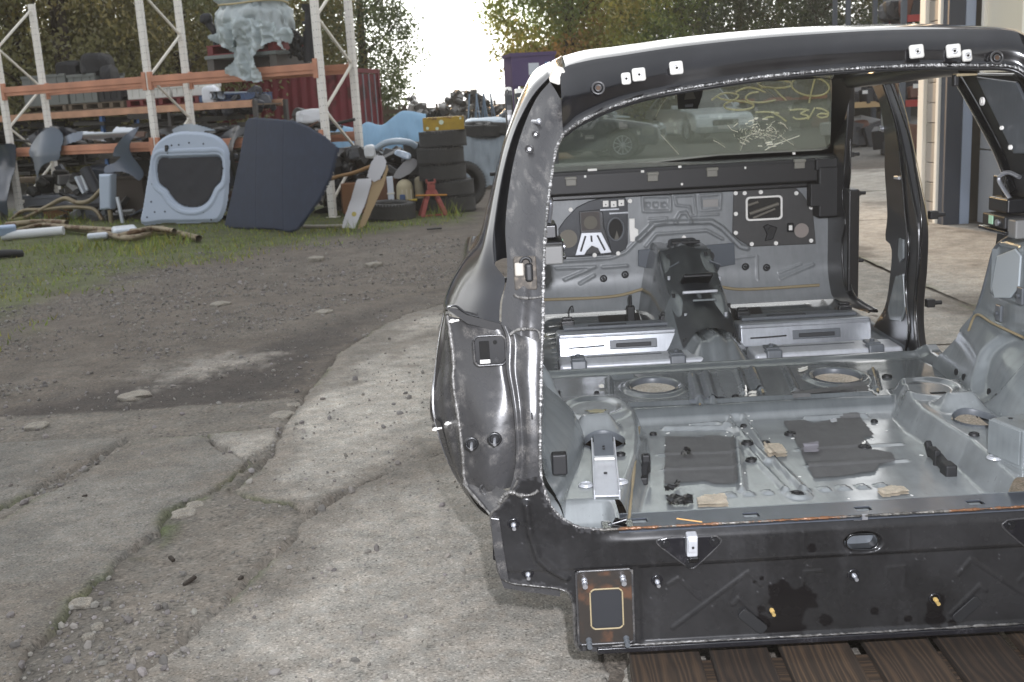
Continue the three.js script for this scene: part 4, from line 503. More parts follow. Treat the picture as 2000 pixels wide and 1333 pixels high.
// ---------------------------------------------------------------- header over the opening and the roof
{
  const lip = [[1100, 262, -0.41], [1130, 240, -0.44], [1170, 220, -0.47], [1230, 197, -0.5], [1300, 180, -0.52], [1400, 163, -0.525], [1500, 149, -0.53], [1600, 139, -0.53], [1700, 132, -0.525], [1800, 128, -0.52], [1900, 128, -0.51], [1990, 134, -0.49]].map((p) => PZ(...p));
  const top = [[1094, 150, -0.5], [1104, 131, -0.53], [1150, 118, -0.555], [1215, 108, -0.57], [1300, 95, -0.575], [1400, 83, -0.58], [1500, 73, -0.58], [1600, 66, -0.58], [1700, 60, -0.58], [1800, 57, -0.575], [1900, 57, -0.56], [1985, 62, -0.53]].map((p) => PZ(...p));
  const end = (p) => V3(-p.x, p.y + 0.012, p.z);
  lip.push(V3(0.585, 1.375, -0.44), end(lip[0])); top.push(V3(0.585, 1.505, -0.515), end(top[0]));
  const rows = lip.map((l, i) => { const t = top[i], a = l.clone().lerp(t, 0.1), b = l.clone().lerp(t, 0.5), c = l.clone().lerp(t, 0.9); a.z -= 0.006; b.z += 0.012; c.z += 0.004; return [l, a, b, c, t]; });
  const h = P('tailgate_header', patch(rows, 22, 120), std(0x3d3e46, 0.3, { specularIntensity: 0.7, map: rep(paintDust, 0.35), clearcoat: 0.7, clearcoatRoughness: 0.14, roughnessMap: rep(roughN, 0.3) }));
  const glintC = (x, y, z) => { const n = noise(x * 520, z * 420 + y * 300), l = sm(0.25, 0.75, fbm(x * 26 + 3, 8, 3)), t = n > 0.82 - 0.25 * l ? 0.45 : 0.03 + 0.1 * n; return [t, t, t * 0.98]; };  // light specks are sparkle painted into the header bead
  P('header_lip', bead(lip, 0.0036, 800, 0.7, glintC), C.edge, h);
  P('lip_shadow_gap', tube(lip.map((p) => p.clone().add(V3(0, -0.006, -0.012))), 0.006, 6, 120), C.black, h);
  const spec = (u, v) => { const p = PZ(u, v, -0.53); p.z += 0.010; return p; };
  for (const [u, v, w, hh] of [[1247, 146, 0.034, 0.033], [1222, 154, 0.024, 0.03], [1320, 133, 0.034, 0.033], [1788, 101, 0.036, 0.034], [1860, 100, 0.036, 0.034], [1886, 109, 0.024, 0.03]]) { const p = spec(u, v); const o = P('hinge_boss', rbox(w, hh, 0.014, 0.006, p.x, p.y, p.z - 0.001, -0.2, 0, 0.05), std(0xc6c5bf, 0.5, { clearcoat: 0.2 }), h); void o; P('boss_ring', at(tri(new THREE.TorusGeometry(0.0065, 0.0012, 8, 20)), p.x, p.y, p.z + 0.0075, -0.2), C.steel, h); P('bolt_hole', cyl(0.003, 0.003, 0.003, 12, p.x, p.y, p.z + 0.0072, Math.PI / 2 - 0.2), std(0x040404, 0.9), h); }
  for (const [u, v] of [[1168, 172], [1945, 113]]) { const p = PZ(u, v, -0.5); P('round_boss', [at(tri(new THREE.TorusGeometry(0.0145, 0.003, 8, 26)), p.x, p.y, p.z + 0.008, -0.2), at(tri(new THREE.TorusGeometry(0.007, 0.002, 8, 20)), p.x, p.y, p.z + 0.009, -0.2)], C.dusty, h); P('boss_cap', cyl(0.006, 0.006, 0.004, 14, p.x, p.y, p.z + 0.008, Math.PI / 2 - 0.2), C.rust, h); }
  // pale strip where the spoiler sat, then the roof skin
  const edge = [[1099, 110], [1138, 99], [1200, 91], [1330, 73], [1450, 61], [1560, 53], [1700, 48], [1800, 46.5], [1900, 50], [1985, 58]].map(([u, v]) => PZ(u, v, -0.69)); edge.push(V3(0.60, 1.525, -0.66));
  const under = top.slice(1, 13).map((p) => p.clone());
  const cu = new THREE.CatmullRomCurve3(under, false, 'centripetal'), ce = new THREE.CatmullRomCurve3(edge, false, 'centripetal'), sr = [];
  for (let i = 0; i <= 60; i++) { const a = cu.getPointAt(i / 60), b = ce.getPointAt(i / 60), m = a.clone().lerp(b, 0.5); m.y += 0.0035; sr.push([a, a.clone().lerp(m, 0.4).add(V3(0, 0.002, 0.004)), m, b]); }
  P('spoiler_seat', patch(sr, 8, 0), std(0x2a2a2d, 0.25, { map: rep(paintDust, 0.6), clearcoat: 1, clearcoatRoughness: 0.06, metalness: 0.2 }), h);
  const roofRows = []; for (let j = 0; j <= 8; j++) { const z = mix(-0.69, -2.08, j / 8), row = []; for (let i = 0; i <= 16; i++) { const e = ce.getPointAt(i / 16), x = mix(-0.58, 0.58, i / 16), k = Math.sin((j / 8) * Math.PI); row.push(j === 0 ? e.clone() : V3(x, mix(e.y, 1.5 - 0.05 * Math.pow(x / 0.6, 2), j / 8) + 0.012 * k, z)); } roofRows.push(row); }
  P('roof_skin', patch(roofRows, 0, 0, 0.003), C.gloss);
  for (const s of [-1, 1]) { P('roof_rail', tube([V3(s * 0.58, 1.47, -0.9), V3(s * 0.61, 1.47, -1.2), V3(s * 0.62, 1.46, -1.6), V3(s * 0.63, 1.45, -2.1)], 0.035, 10, 40), C.black); P('corner_notch', rbox(0.03, 0.04, 0.03, 0.006, s * 0.6, 1.492, -0.53, 0.3, 0, s * 0.4), std(0xd8d5cc, 0.5), h); }
  { const p = PZ(1153, 212, -0.56); P('stop_buffer', rod(p, p.clone().add(V3(0.008, -0.03, 0.0)), 0.006, 10), C.plastic, h); }
  { const p = PX(1863, 147, 0.44); P('pale_trim', rbox(0.055, 0.008, 0.03, 0.003, 0.47, p.y, p.z), C.seal, h); P('black_hook', rbox(0.014, 0.03, 0.02, 0.004, 0.445, p.y - 0.014, p.z), C.plastic, h); }
}
// ---------------------------------------------------------------- floor: one pressed sheet, y over x, z
const FL = (l, y = 0.447) => l.map(([u, v]) => { const p = PY(u, v, y); return [p.x, p.z]; });
const edgeR = [[0.43, -1.02], [0.425, -0.975], [0.392, -0.86], [0.378, -0.72], [0.384, -0.55], [0.393, -0.42], [0.378, -0.2], [0.36, 0]], edgeL = [[-0.42, -1.05], [-0.395, -1.0], [-0.375, -0.85], [-0.395, -0.62], [-0.42, -0.45], [-0.46, -0.28], [-0.5, -0.1], [-0.51, 0]];
const atZ = (l, z) => { let i = 1; while (i < l.length - 1 && l[i][1] < z) i++; const a = l[i - 1], b = l[i]; return mix(a[0], b[0], Math.min(1, Math.max(0, (z - a[1]) / (b[1] - a[1])))); };
const fuel = [[-0.287, -1.238], [0.308, -1.232]].map(([x, z]) => ({ x, z, r: 0.074, rz: 0.092 }));
{ const a = PY(1277, 755, 0.49), b = PY(1635, 736, 0.49); fuel[0].x = a.x; fuel[0].z = a.z; fuel[1].x = b.x; fuel[1].z = b.z; }
const wh = [PY(1180, 866, 0.522), PY(1905, 822, 0.522)].map((p) => ({ x: p.x, z: p.z, r: 0.054, rz: 0.066 }));
const ovals = [...fuel, ...wh];
const channel = FL([[1424, 800], [1452, 840], [1478, 880], [1510, 915], [1540, 945], [1560, 968]]), squares = []; for (let i = 0; i < 9; i++) squares.push(FL([[1425 + i * 37, 968 - i * 2.3]])[0]);
const ribsF = [...[[[1368, 788], [1352, 735]], [[1392, 787], [1378, 733]], [[1455, 770], [1440, 725]], [[1487, 762], [1472, 722]], [[1555, 765], [1535, 720]], [[1190, 785], [1190, 740], [1235, 736]], [[1712, 760], [1705, 725]]].map((l) => [FL(l, 0.488), 0.010, 0.012]), ...[[[1300, 840], [1430, 838]], [[1350, 835], [1400, 830], [1450, 850], [1500, 900]], [[1130, 822], [1700, 795]], [[1575, 820], [1690, 815]], [[1440, 860], [1450, 960]], [[1300, 920], [1440, 915]], [[1290, 890], [1440, 885]], [[1560, 880], [1760, 868]], [[1580, 912], [1770, 900]]].map((l) => [FL(l), 0.010, (l[0][1] >= 880 ? 0.0035 : 0.011)])];
function floorY(x, z) {
  let y = 0.447;
  y = mix(y, 0.487, sm(-0.93, -0.99, z)); y += 0.016 * Math.exp(-Math.pow((z + 1.475) / 0.03, 2)); y = mix(y, 0.447, sm(-1.49, -1.55, z));
  y += 0.05 * sm(-2.35, -2.62, z);
  if (z > -0.95) { const d = lineDist(channel, x, z); y += 0.008 * sm(0.034, 0.026, d) - 0.011 * sm(0.018, 0.011, d); for (const [a, b] of squares) y += 0.006 * sm(0.014, 0.010, Math.max(Math.abs(x - a), Math.abs(z - b))); }
  if (z > -1.45) for (const [l, w, h] of ribsF) y += h * sm(w * 1.25, w * 0.45, lineDist(l, x, z)) * (Math.abs(x) < 0.37 || z < -0.95 ? 1 : 0);
  if (z < -0.95 && z > -1.43) { for (const f of fuel) { const d = Math.hypot((x - f.x) / f.r, (z - f.z) / f.rz); y += 0.008 * sm(1.5, 1.32, d) - 0.006 * sm(1.2, 1.08, d); } }
  // boxes over the wheel arches
  const er = sm(-1.06, -1.0, z) * sm(-0.012, 0.028, x - atZ(edgeR, z)), el = sm(-1.1, -1.04, z) * sm(-0.012, 0.028, atZ(edgeL, z) - x), eb = Math.max(er, el);
  if (eb > 0) {
    let t = 0.524; for (const w of wh) { const d = Math.hypot((x - w.x) / w.r, (z - w.z) / w.rz); t += 0.012 * sm(1.5, 1.2, d) * sm(0.9, 1.1, d) * 0; t += 0.045 * Math.exp(-Math.pow((z - w.z + 0.125) / 0.045, 2)) * sm(0.075, 0.03, Math.abs(x - w.x + (w.x > 0 ? -0.01 : 0.01))); t += 0.012 * sm(0.12, 0.09, Math.hypot(x - w.x, (z - w.z + 0.33) * 0.8)) - 0.010 * sm(0.085, 0.065, Math.hypot(x - w.x, (z - w.z + 0.33) * 0.8)); }
    y = mix(y, t, eb);
  }
  y = mix(y, 0.486, sm(-0.14, -0.05, z) * sm(0.54, 0.56, Math.abs(x)));
  // tunnel
  const c = 0.005, hw = mix(0.085, 0.15, sm(-1.5, -2.2, z)), th = 0.10 * sm(-1.52, -1.66, z) + 0.10 * sm(-1.8, -2.1, z) + 0.14 * sm(-2.05, -2.4, z);
  if (th > 0) { const k = sm(hw + 0.045, hw - 0.05, Math.abs(x - c)); y = Math.max(y, mix(y, 0.447 + th + 0.012 * Math.cos((x - c) * 60) * sm(0.07, 0.03, Math.abs(x - c)), k)); }
  // raised floor towards the sills
  y += 0.02 * sm(0.66, 0.71, Math.abs(x)) * sm(-1.05, -1.15, z);
  if (z < -1.6) y += 0.006 * sm(0.006, 0.002, Math.abs(((z + 2.2) % 0.09 + 0.09) % 0.09 - 0.045) - 0.012) * sm(0.2, 0.24, Math.abs(x)) * sm(0.6, 0.55, Math.abs(x));
  return y + 0.0012 * (fbm(x * 8, z * 8, 2) - 0.5);
}
{
  const xs = range(-0.74, 0.74, 0.0055), zs = [...range(-0.012, -0.1, 0.008), ...range(-0.106, -1.5, 0.0055), ...range(-1.51, -2.66, 0.008)];
  const open = (x, z) => (z < -0.12 || Math.abs(x) > 0.53) && ovals.every((o) => Math.hypot((x - o.x) / o.r, (z - o.z) / o.rz) > 1);
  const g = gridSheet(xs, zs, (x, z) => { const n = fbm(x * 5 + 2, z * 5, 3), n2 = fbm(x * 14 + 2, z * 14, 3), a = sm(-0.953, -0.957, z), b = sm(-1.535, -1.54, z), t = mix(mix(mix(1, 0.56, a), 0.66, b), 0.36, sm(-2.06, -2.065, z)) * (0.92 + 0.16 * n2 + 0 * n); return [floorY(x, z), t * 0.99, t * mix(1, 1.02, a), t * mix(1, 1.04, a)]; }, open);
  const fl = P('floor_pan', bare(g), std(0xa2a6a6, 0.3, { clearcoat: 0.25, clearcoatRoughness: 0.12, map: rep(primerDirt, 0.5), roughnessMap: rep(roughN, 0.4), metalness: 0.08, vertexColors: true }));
  for (const o of ovals) { const e = Array.from({ length: 48 }, (_, i) => { const t = (i / 48) * 2 * Math.PI; return [o.x + Math.cos(t) * o.r, o.z + Math.sin(t) * o.rz]; }), rows = [0.006, 0.003, -0.012].map((dy, k) => { const r = e.map(([x, z]) => V3(o.x + (x - o.x) * (k ? 1 : 1.06), floorY(x, z) + dy, o.z + (z - o.z) * (k ? 1 : 1.06))); return [...r, r[0].clone()]; }); P('opening_rim', patch(rows), C.primerDark, fl); }
  // sound deadening mats, draped on the floor
  const mat = (px, name = 'bitumen_mat', y = 0.447, m = C.bitumen, lift = 0.008) => { const q = FL(px, y), x0 = Math.min(...q.map((p) => p[0])), x1 = Math.max(...q.map((p) => p[0])), z0 = Math.min(...q.map((p) => p[1])), z1 = Math.max(...q.map((p) => p[1])); const g = gridSheet(range(x0, x1, 0.005), range(z1, z0, 0.005), (x, z) => [Math.max(floorY(x, z), floorY(x, z + 0.006), floorY(x, z - 0.006), floorY(x + 0.005, z), floorY(x - 0.005, z)) + lift * 0.7 + 0.0015 * (fbm(x * 40, z * 40, 2) - 0.5), 1, 1, 1], (x, z) => polyDist(q, x, z) > 0.003 * (noise(x * 90, z * 90) - 0.3)); g.deleteAttribute('color'); return P(name, bare(g), m, fl); };
  mat([[1298, 855], [1370, 857], [1382, 853], [1436, 858], [1440, 900], [1445, 949], [1395, 950], [1375, 943], [1295, 951]]); mat([[1527, 826], [1570, 823], [1590, 829], [1660, 816], [1681, 816], [1710, 853], [1690, 858], [1705, 880], [1745, 887], [1752, 905], [1720, 912], [1712, 925], [1640, 935], [1588, 939], [1565, 890], [1548, 855]]);
  mat([[1545, 768], [1690, 752], [1700, 762], [1696, 768], [1548, 783]], 'bitumen_mat', 0.487); mat([[1340, 735], [1400, 730], [1420, 785], [1345, 792]], 'bitumen_mat', 0.487, C.primerDark, 0.006); mat([[1440, 725], [1470, 722], [1490, 762], [1450, 768]], 'bitumen_mat', 0.487, C.primerDark, 0.006);
  for (const l of [[[1402, 600], [1520, 570], [1500, 592], [1405, 600]]]) void l;
  { const l = []; for (let i = 0; i < 46; i++) { const x = rr(-0.36, 0.34), z = rnd() < 0.75 ? rr(-0.95, -0.72) : rr(-0.7, -0.15), w = rr(0.002, 0.006); l.push(rbox(w * rr(1, 2.2), 0.0012, w, 0.0004, x, floorY(x, z) + 0.001, z, 0, rr(0, 3))); } tag(P('glue_flecks', l, std(0xd9d9d4, 0.5), fl), null, null, null, 'stuff'); }
  // rubber plugs
  for (const [u, v, r] of [[1276, 845, 0.011], [1454, 828, 0.012], [1496, 862, 0.012], [1460, 868, 0.017], [1468, 896, 0.016], [1544, 845, 0.017], [1556, 961, 0.019], [1437, 796, 0.011], [1689, 872, 0.019], [1708, 820, 0.010], [1733, 736, 0.016], [1450, 735, 0.008], [1166, 788, 0.008]]) { const b = PY(u, v, v < 780 ? 0.49 : 0.455), y = floorY(b.x, b.z) + 0.003; P('plug', [cyl(r, r * 1.05, 0.004, 20, b.x, y, b.z), at(tri(new THREE.TorusGeometry(r * 0.75, r * 0.2, 8, 20)), b.x, y + 0.003, b.z, Math.PI / 2), cyl(r * 0.35, r * 0.4, 0.008, 12, b.x, y + 0.002, b.z)], C.plastic, fl); }
  for (const [u, v] of [[1212, 889], [1903, 850]]) { const b = PY(u, v, 0.527); P('plug', [cyl(0.013, 0.014, 0.004, 18, b.x, 0.529, b.z), at(tri(new THREE.TorusGeometry(0.01, 0.0025, 8, 18)), b.x, 0.531, b.z, Math.PI / 2)], C.plastic, fl); }
  for (const [u, v] of [[1145, 948], [1212, 942], [1943, 895]]) { const b = PY(u, v, 0.526); P('clear_plug', [cyl(0.018, 0.019, 0.003, 20, b.x, 0.527, b.z), at(tri(new THREE.TorusGeometry(0.013, 0.002, 6, 20)), b.x, 0.5292, b.z, Math.PI / 2)], C.silver, fl); }
  for (const [u, v] of [[1833, 766], [1187, 808]]) { const b = PY(u, v, 0.53); P('slit', rbox(0.045, 0.004, 0.012, 0.002, b.x, floorY(b.x, b.z) + 0.001, b.z), std(0x060606, 0.9), fl); }
  for (const l of [[[1248, 815], [1238, 905], [1225, 998]], [[1352, 735], [1368, 788]], [[1472, 722], [1492, 765]], [[1705, 722], [1716, 762]]]) P('sealer_bead', bead(l.map(([u, v], i) => { const p = PY(u, v, l[0][0] === 1248 ? 0.53 : 0.495); return V3(p.x, floorY(p.x, p.z) + 0.002, p.z); }), 0.0035, 60, 0.5, () => [0.33, 0.27, 0.17]), C.edge, fl);
  for (const l of [[[-0.64, 0.575], [-0.3, 0.572], [-0.14, 0.6]], [[0.16, 0.6], [0.3, 0.572], [0.64, 0.572]]]) P('sealer_bead', tube(l.map(([x, y]) => V3(x, y - 0.012, -2.555)), 0.007, 6, 40), C.seal, fl);
  // silver bracket over the left arch, hook pad, clip and boxes
  { const a = PY(1178, 865, 0.55), b = PY(1186, 970, 0.53); const dir = V3(b.x - a.x, 0, b.z - a.z), L = dir.length(), br = new THREE.Group(); br.name = 'tie_bracket'; br.position.set((a.x + b.x) / 2, 0.54, (a.z + b.z) / 2); br.rotation.y = Math.atan2(dir.x, dir.z); car.add(br); mesh('web', rbox(0.058, 0.005, L, 0.002, 0, 0, 0, 0.06), C.silver, br); for (const s of [-1, 1]) mesh('cheek', rbox(0.004, 0.026, L, 0.0015, s * 0.029, 0.002, 0, 0.06), C.silver, br); mesh('cover_plate', rbox(0.05, 0.004, L * 0.4, 0.0015, 0, 0.014, -L * 0.3, 0.3), C.primerDark, br); mesh('ridge', rbox(0.05, 0.006, 0.008, 0.002, 0, 0.012, -L * 0.1), C.white, br); for (const [z, r] of [[-L * 0.32, 0.003], [-L * 0.26, 0.003], [L * 0.14, 0.0045]]) mesh('bolt_hole', cyl(r, r, 0.003, 12, 0, z < 0 ? 0.02 : 0.0035, z), C.plastic, br); }
  { const p = PX(1610 - 0, 0, 0); void p; const a = PX(1820, 880, 0.352), b = PX(1850, 915, 0.345); P('black_clip', [bar(a, b, 0.022, 0.026, undefined, 0.005), bar(a.clone().add(V3(0, 0.016, -0.03)), a.clone().add(V3(0, -0.018, 0.0)), 0.018, 0.018, undefined, 0.006), rbox(0.03, 0.035, 0.045, 0.006, b.x, b.y, b.z + 0.01), rbox(0.016, 0.05, 0.014, 0.004, (a.x + b.x) / 2 - 0.006, (a.y + b.y) / 2, (a.z + b.z) / 2)], C.plastic, fl); }
  { const a = PX(1262, 905, -0.415), b = PX(1257, 945, -0.43); P('black_clip', [bar(a, b, 0.018, 0.022, undefined, 0.005), rbox(0.022, 0.05, 0.02, 0.005, a.x, a.y, a.z), rbox(0.02, 0.02, 0.03, 0.004, b.x, b.y + 0.01, b.z)], C.plastic, fl); }
  { const p = PY(1975, 870, 0.57); P('hook_box', [rbox(0.10, 0.1, 0.12, 0.006, p.x + 0.04, 0.57, p.z - 0.02, 0, 0.25), rbox(0.005, 0.085, 0.11, 0.002, p.x - 0.012, 0.575, p.z - 0.01, 0, 0.25)], C.primer, fl); for (const [dx, dz] of [[0.02, -0.05], [0.05, -0.03], [0.06, 0.0]]) P('box_hole', cyl(0.005, 0.005, 0.003, 10, p.x + dx, 0.6205, p.z + dz), C.plastic, fl); }
  for (const [u, v] of [[1866, 768], [1872, 773]]) void [u, v];
}
// ---------------------------------------------------------------- seat cross members
{
  const slotM = std(0x26282b, 0.6), beamM = std(0xb4b7bb, 0.31, { metalness: 0.55, map: rep(primerDirt, 0.4) });
  for (const [x0, x1, z0, m, name] of [[-0.57, -0.06, -1.93, beamM, 'left'], [0.14, 0.66, -1.93, beamM, 'right']]) {
    void name; const cx = (x0 + x1) / 2, w = x1 - x0, c = P('seat_beam', rbox(w, 0.105, 0.17, 0.012, cx, 0.478, z0 - 0.06, -0.12), m);
    P('beam_front', rbox(w - 0.01, 0.075, 0.012, 0.004, cx, 0.486, z0 + 0.03, -0.24), m, c); P('beam_recess', rbox(w * 0.36, 0.036, 0.006, 0.004, cx + 0.04, 0.488, z0 + 0.0355, -0.24), C.primerDark, c); P('recess_slot', rbox(w * 0.27, 0.016, 0.006, 0.003, cx + 0.04, 0.486, z0 + 0.039, -0.24), slotM, c);
    P('beam_rail', rbox(w - 0.06, 0.014, 0.07, 0.004, cx, 0.538, z0 - 0.1), C.primerDark, c); P('rail_slot', rbox(w * 0.3, 0.004, 0.02, 0.002, cx - 0.05, 0.546, z0 - 0.08), slotM, c);
    P('cable', tube([V3(x0 + 0.04, 0.486, z0 + 0.044), V3(x0 + 0.11, 0.487, z0 + 0.046), V3(x0 + 0.18, 0.489, z0 + 0.044)], 0.003, 6, 20), C.plastic, c);
    for (const x of [x0 + 0.05, x1 - 0.06]) P('seat_mount', [rbox(0.055, 0.03, 0.05, 0.006, x, 0.548, z0 - 0.14), rbox(0.04, 0.012, 0.03, 0.004, x, 0.567, z0 - 0.14)], C.black, c);
    // rounded step behind, with two brackets
    const s = P('floor_step', rbox(w + 0.02, 0.075, 0.15, 0.014, cx, 0.455, -1.66), C.silver); P('step_slot', rbox(0.03, 0.01, 0.008, 0.003, cx + 0.12, 0.462, -1.583), slotM, s);
    P('step_groove', rbox(w * 0.55, 0.004, 0.018, 0.002, cx - 0.02, 0.491, -1.69), C.primerDark, s);
    for (const x of [x0 + 0.06, x1 - 0.09]) P('seat_bracket', [rbox(0.058, 0.05, 0.055, 0.008, x, 0.478, -1.605, -0.2), rbox(0.05, 0.012, 0.06, 0.004, x, 0.503, -1.64), cyl(0.009, 0.009, 0.012, 12, x, 0.512, -1.635)], C.primerDark, s);
    for (let k = 0; k < 9; k++) P('weld_tab', rbox(0.022, 0.003, 0.016, 0.001, x0 + 0.03 + k * (w - 0.06) / 8, 0.4495 + 0.0015, -1.575), C.primerDark, s);
  }
  // tunnel gear: dark shield, bracket stack, rail
  const t = P('tunnel_shield', patch([[-1.75, 0.0], [-1.95, 0.02], [-2.15, 0.03], [-2.35, 0.035]].map(([z, k]) => [-0.105, -0.06, 0, 0.06, 0.115].map((x) => V3(x, floorY(x, z) + 0.006 + k * 0.1, z))), 16, 16), std(0x34373b, 0.5, { map: rep(primerDirt, 0.3) }));
  P('tunnel_hatch', rbox(0.12, 0.02, 0.16, 0.008, 0.01, floorY(0.005, -2.12) + 0.012, -2.12, -0.45), C.black, t); P('hatch_lip', rbox(0.14, 0.012, 0.02, 0.004, 0.01, floorY(0.005, -2.02) + 0.014, -2.02, -0.3), C.silver, t); P('hatch_lip', rbox(0.09, 0.008, 0.03, 0.003, 0.015, floorY(0.005, -1.97) + 0.012, -1.965, -0.3), C.primer, t);
  for (const s of [-1, 1]) { const p = V3(0.03 + s * 0.085, 0.735, -2.4); P('tunnel_bolt', [rod(p, p.clone().add(V3(0, 0.01, 0.03)), 0.022, 14), rod(p.clone().add(V3(0, 0, 0.02)), p.clone().add(V3(0, 0.012, 0.05)), 0.011, 10)], C.black, t); P('tunnel_plate', rbox(0.05, 0.006, 0.13, 0.003, 0.03 + s * 0.085, 0.70, -2.3, -0.6, 0, s * -0.5), C.primerDark, t); for (let k = 0; k < 5; k++) { const x = 0.01 + s * rr(0.075, 0.12), z = -1.78 - k * 0.13; P('weld_stud', [cyl(0.006, 0.006, 0.016, 8, x, floorY(x, z) + 0.008, z)], k % 2 ? C.silver : C.plastic, t); } }
  P('tunnel_top', rbox(0.13, 0.05, 0.16, 0.02, 0.03, 0.768, -2.5, 0.2), std(0x3b3d40, 0.5), t); P('tunnel_mouth', rbox(0.125, 0.014, 0.02, 0.004, 0.03, 0.797, -2.47), C.plastic, t);
  P('gear_post', [rbox(0.034, 0.09, 0.04, 0.006, -0.245, 0.53, -2.23), cyl(0.007, 0.007, 0.05, 10, -0.245, 0.595, -2.23), rbox(0.05, 0.014, 0.05, 0.004, -0.245, 0.487, -2.23)], C.plastic); P('wire_hook', tube([V3(-0.5, 0.46, -2.2), V3(-0.505, 0.56, -2.22), V3(-0.49, 0.59, -2.22), V3(-0.485, 0.565, -2.21)], 0.003, 6, 24), C.plastic);
  P('foot_mat', patch([-2.25, -2.38, -2.5].map((z) => [0.18, 0.24, 0.3, 0.36].map((x) => V3(x, floorY(x, z) + 0.006, z))), 10, 10), std(0x262423, 0.8)); P('foot_mat', patch([-2.25, -2.38, -2.5].map((z) => [-0.36, -0.3, -0.24, -0.18].map((x) => V3(x, floorY(x, z) + 0.006, z))), 10, 10), std(0x262423, 0.8));
  for (const [x, z] of [[0.2, -2.22], [0.31, -2.3], [0.42, -2.32], [0.5, -2.25]]) P('clip', [cyl(0.009, 0.009, 0.01, 10, x, floorY(x, z) + 0.01, z)], C.white); for (const [x, z] of [[0.25, -2.12], [0.52, -2.14], [0.6, -2.2], [-0.3, -2.3], [-0.42, -2.15], [-0.5, -2.33]]) P('plug', cyl(0.018, 0.019, 0.006, 16, x, floorY(x, z) + 0.004, z), C.plastic);
}
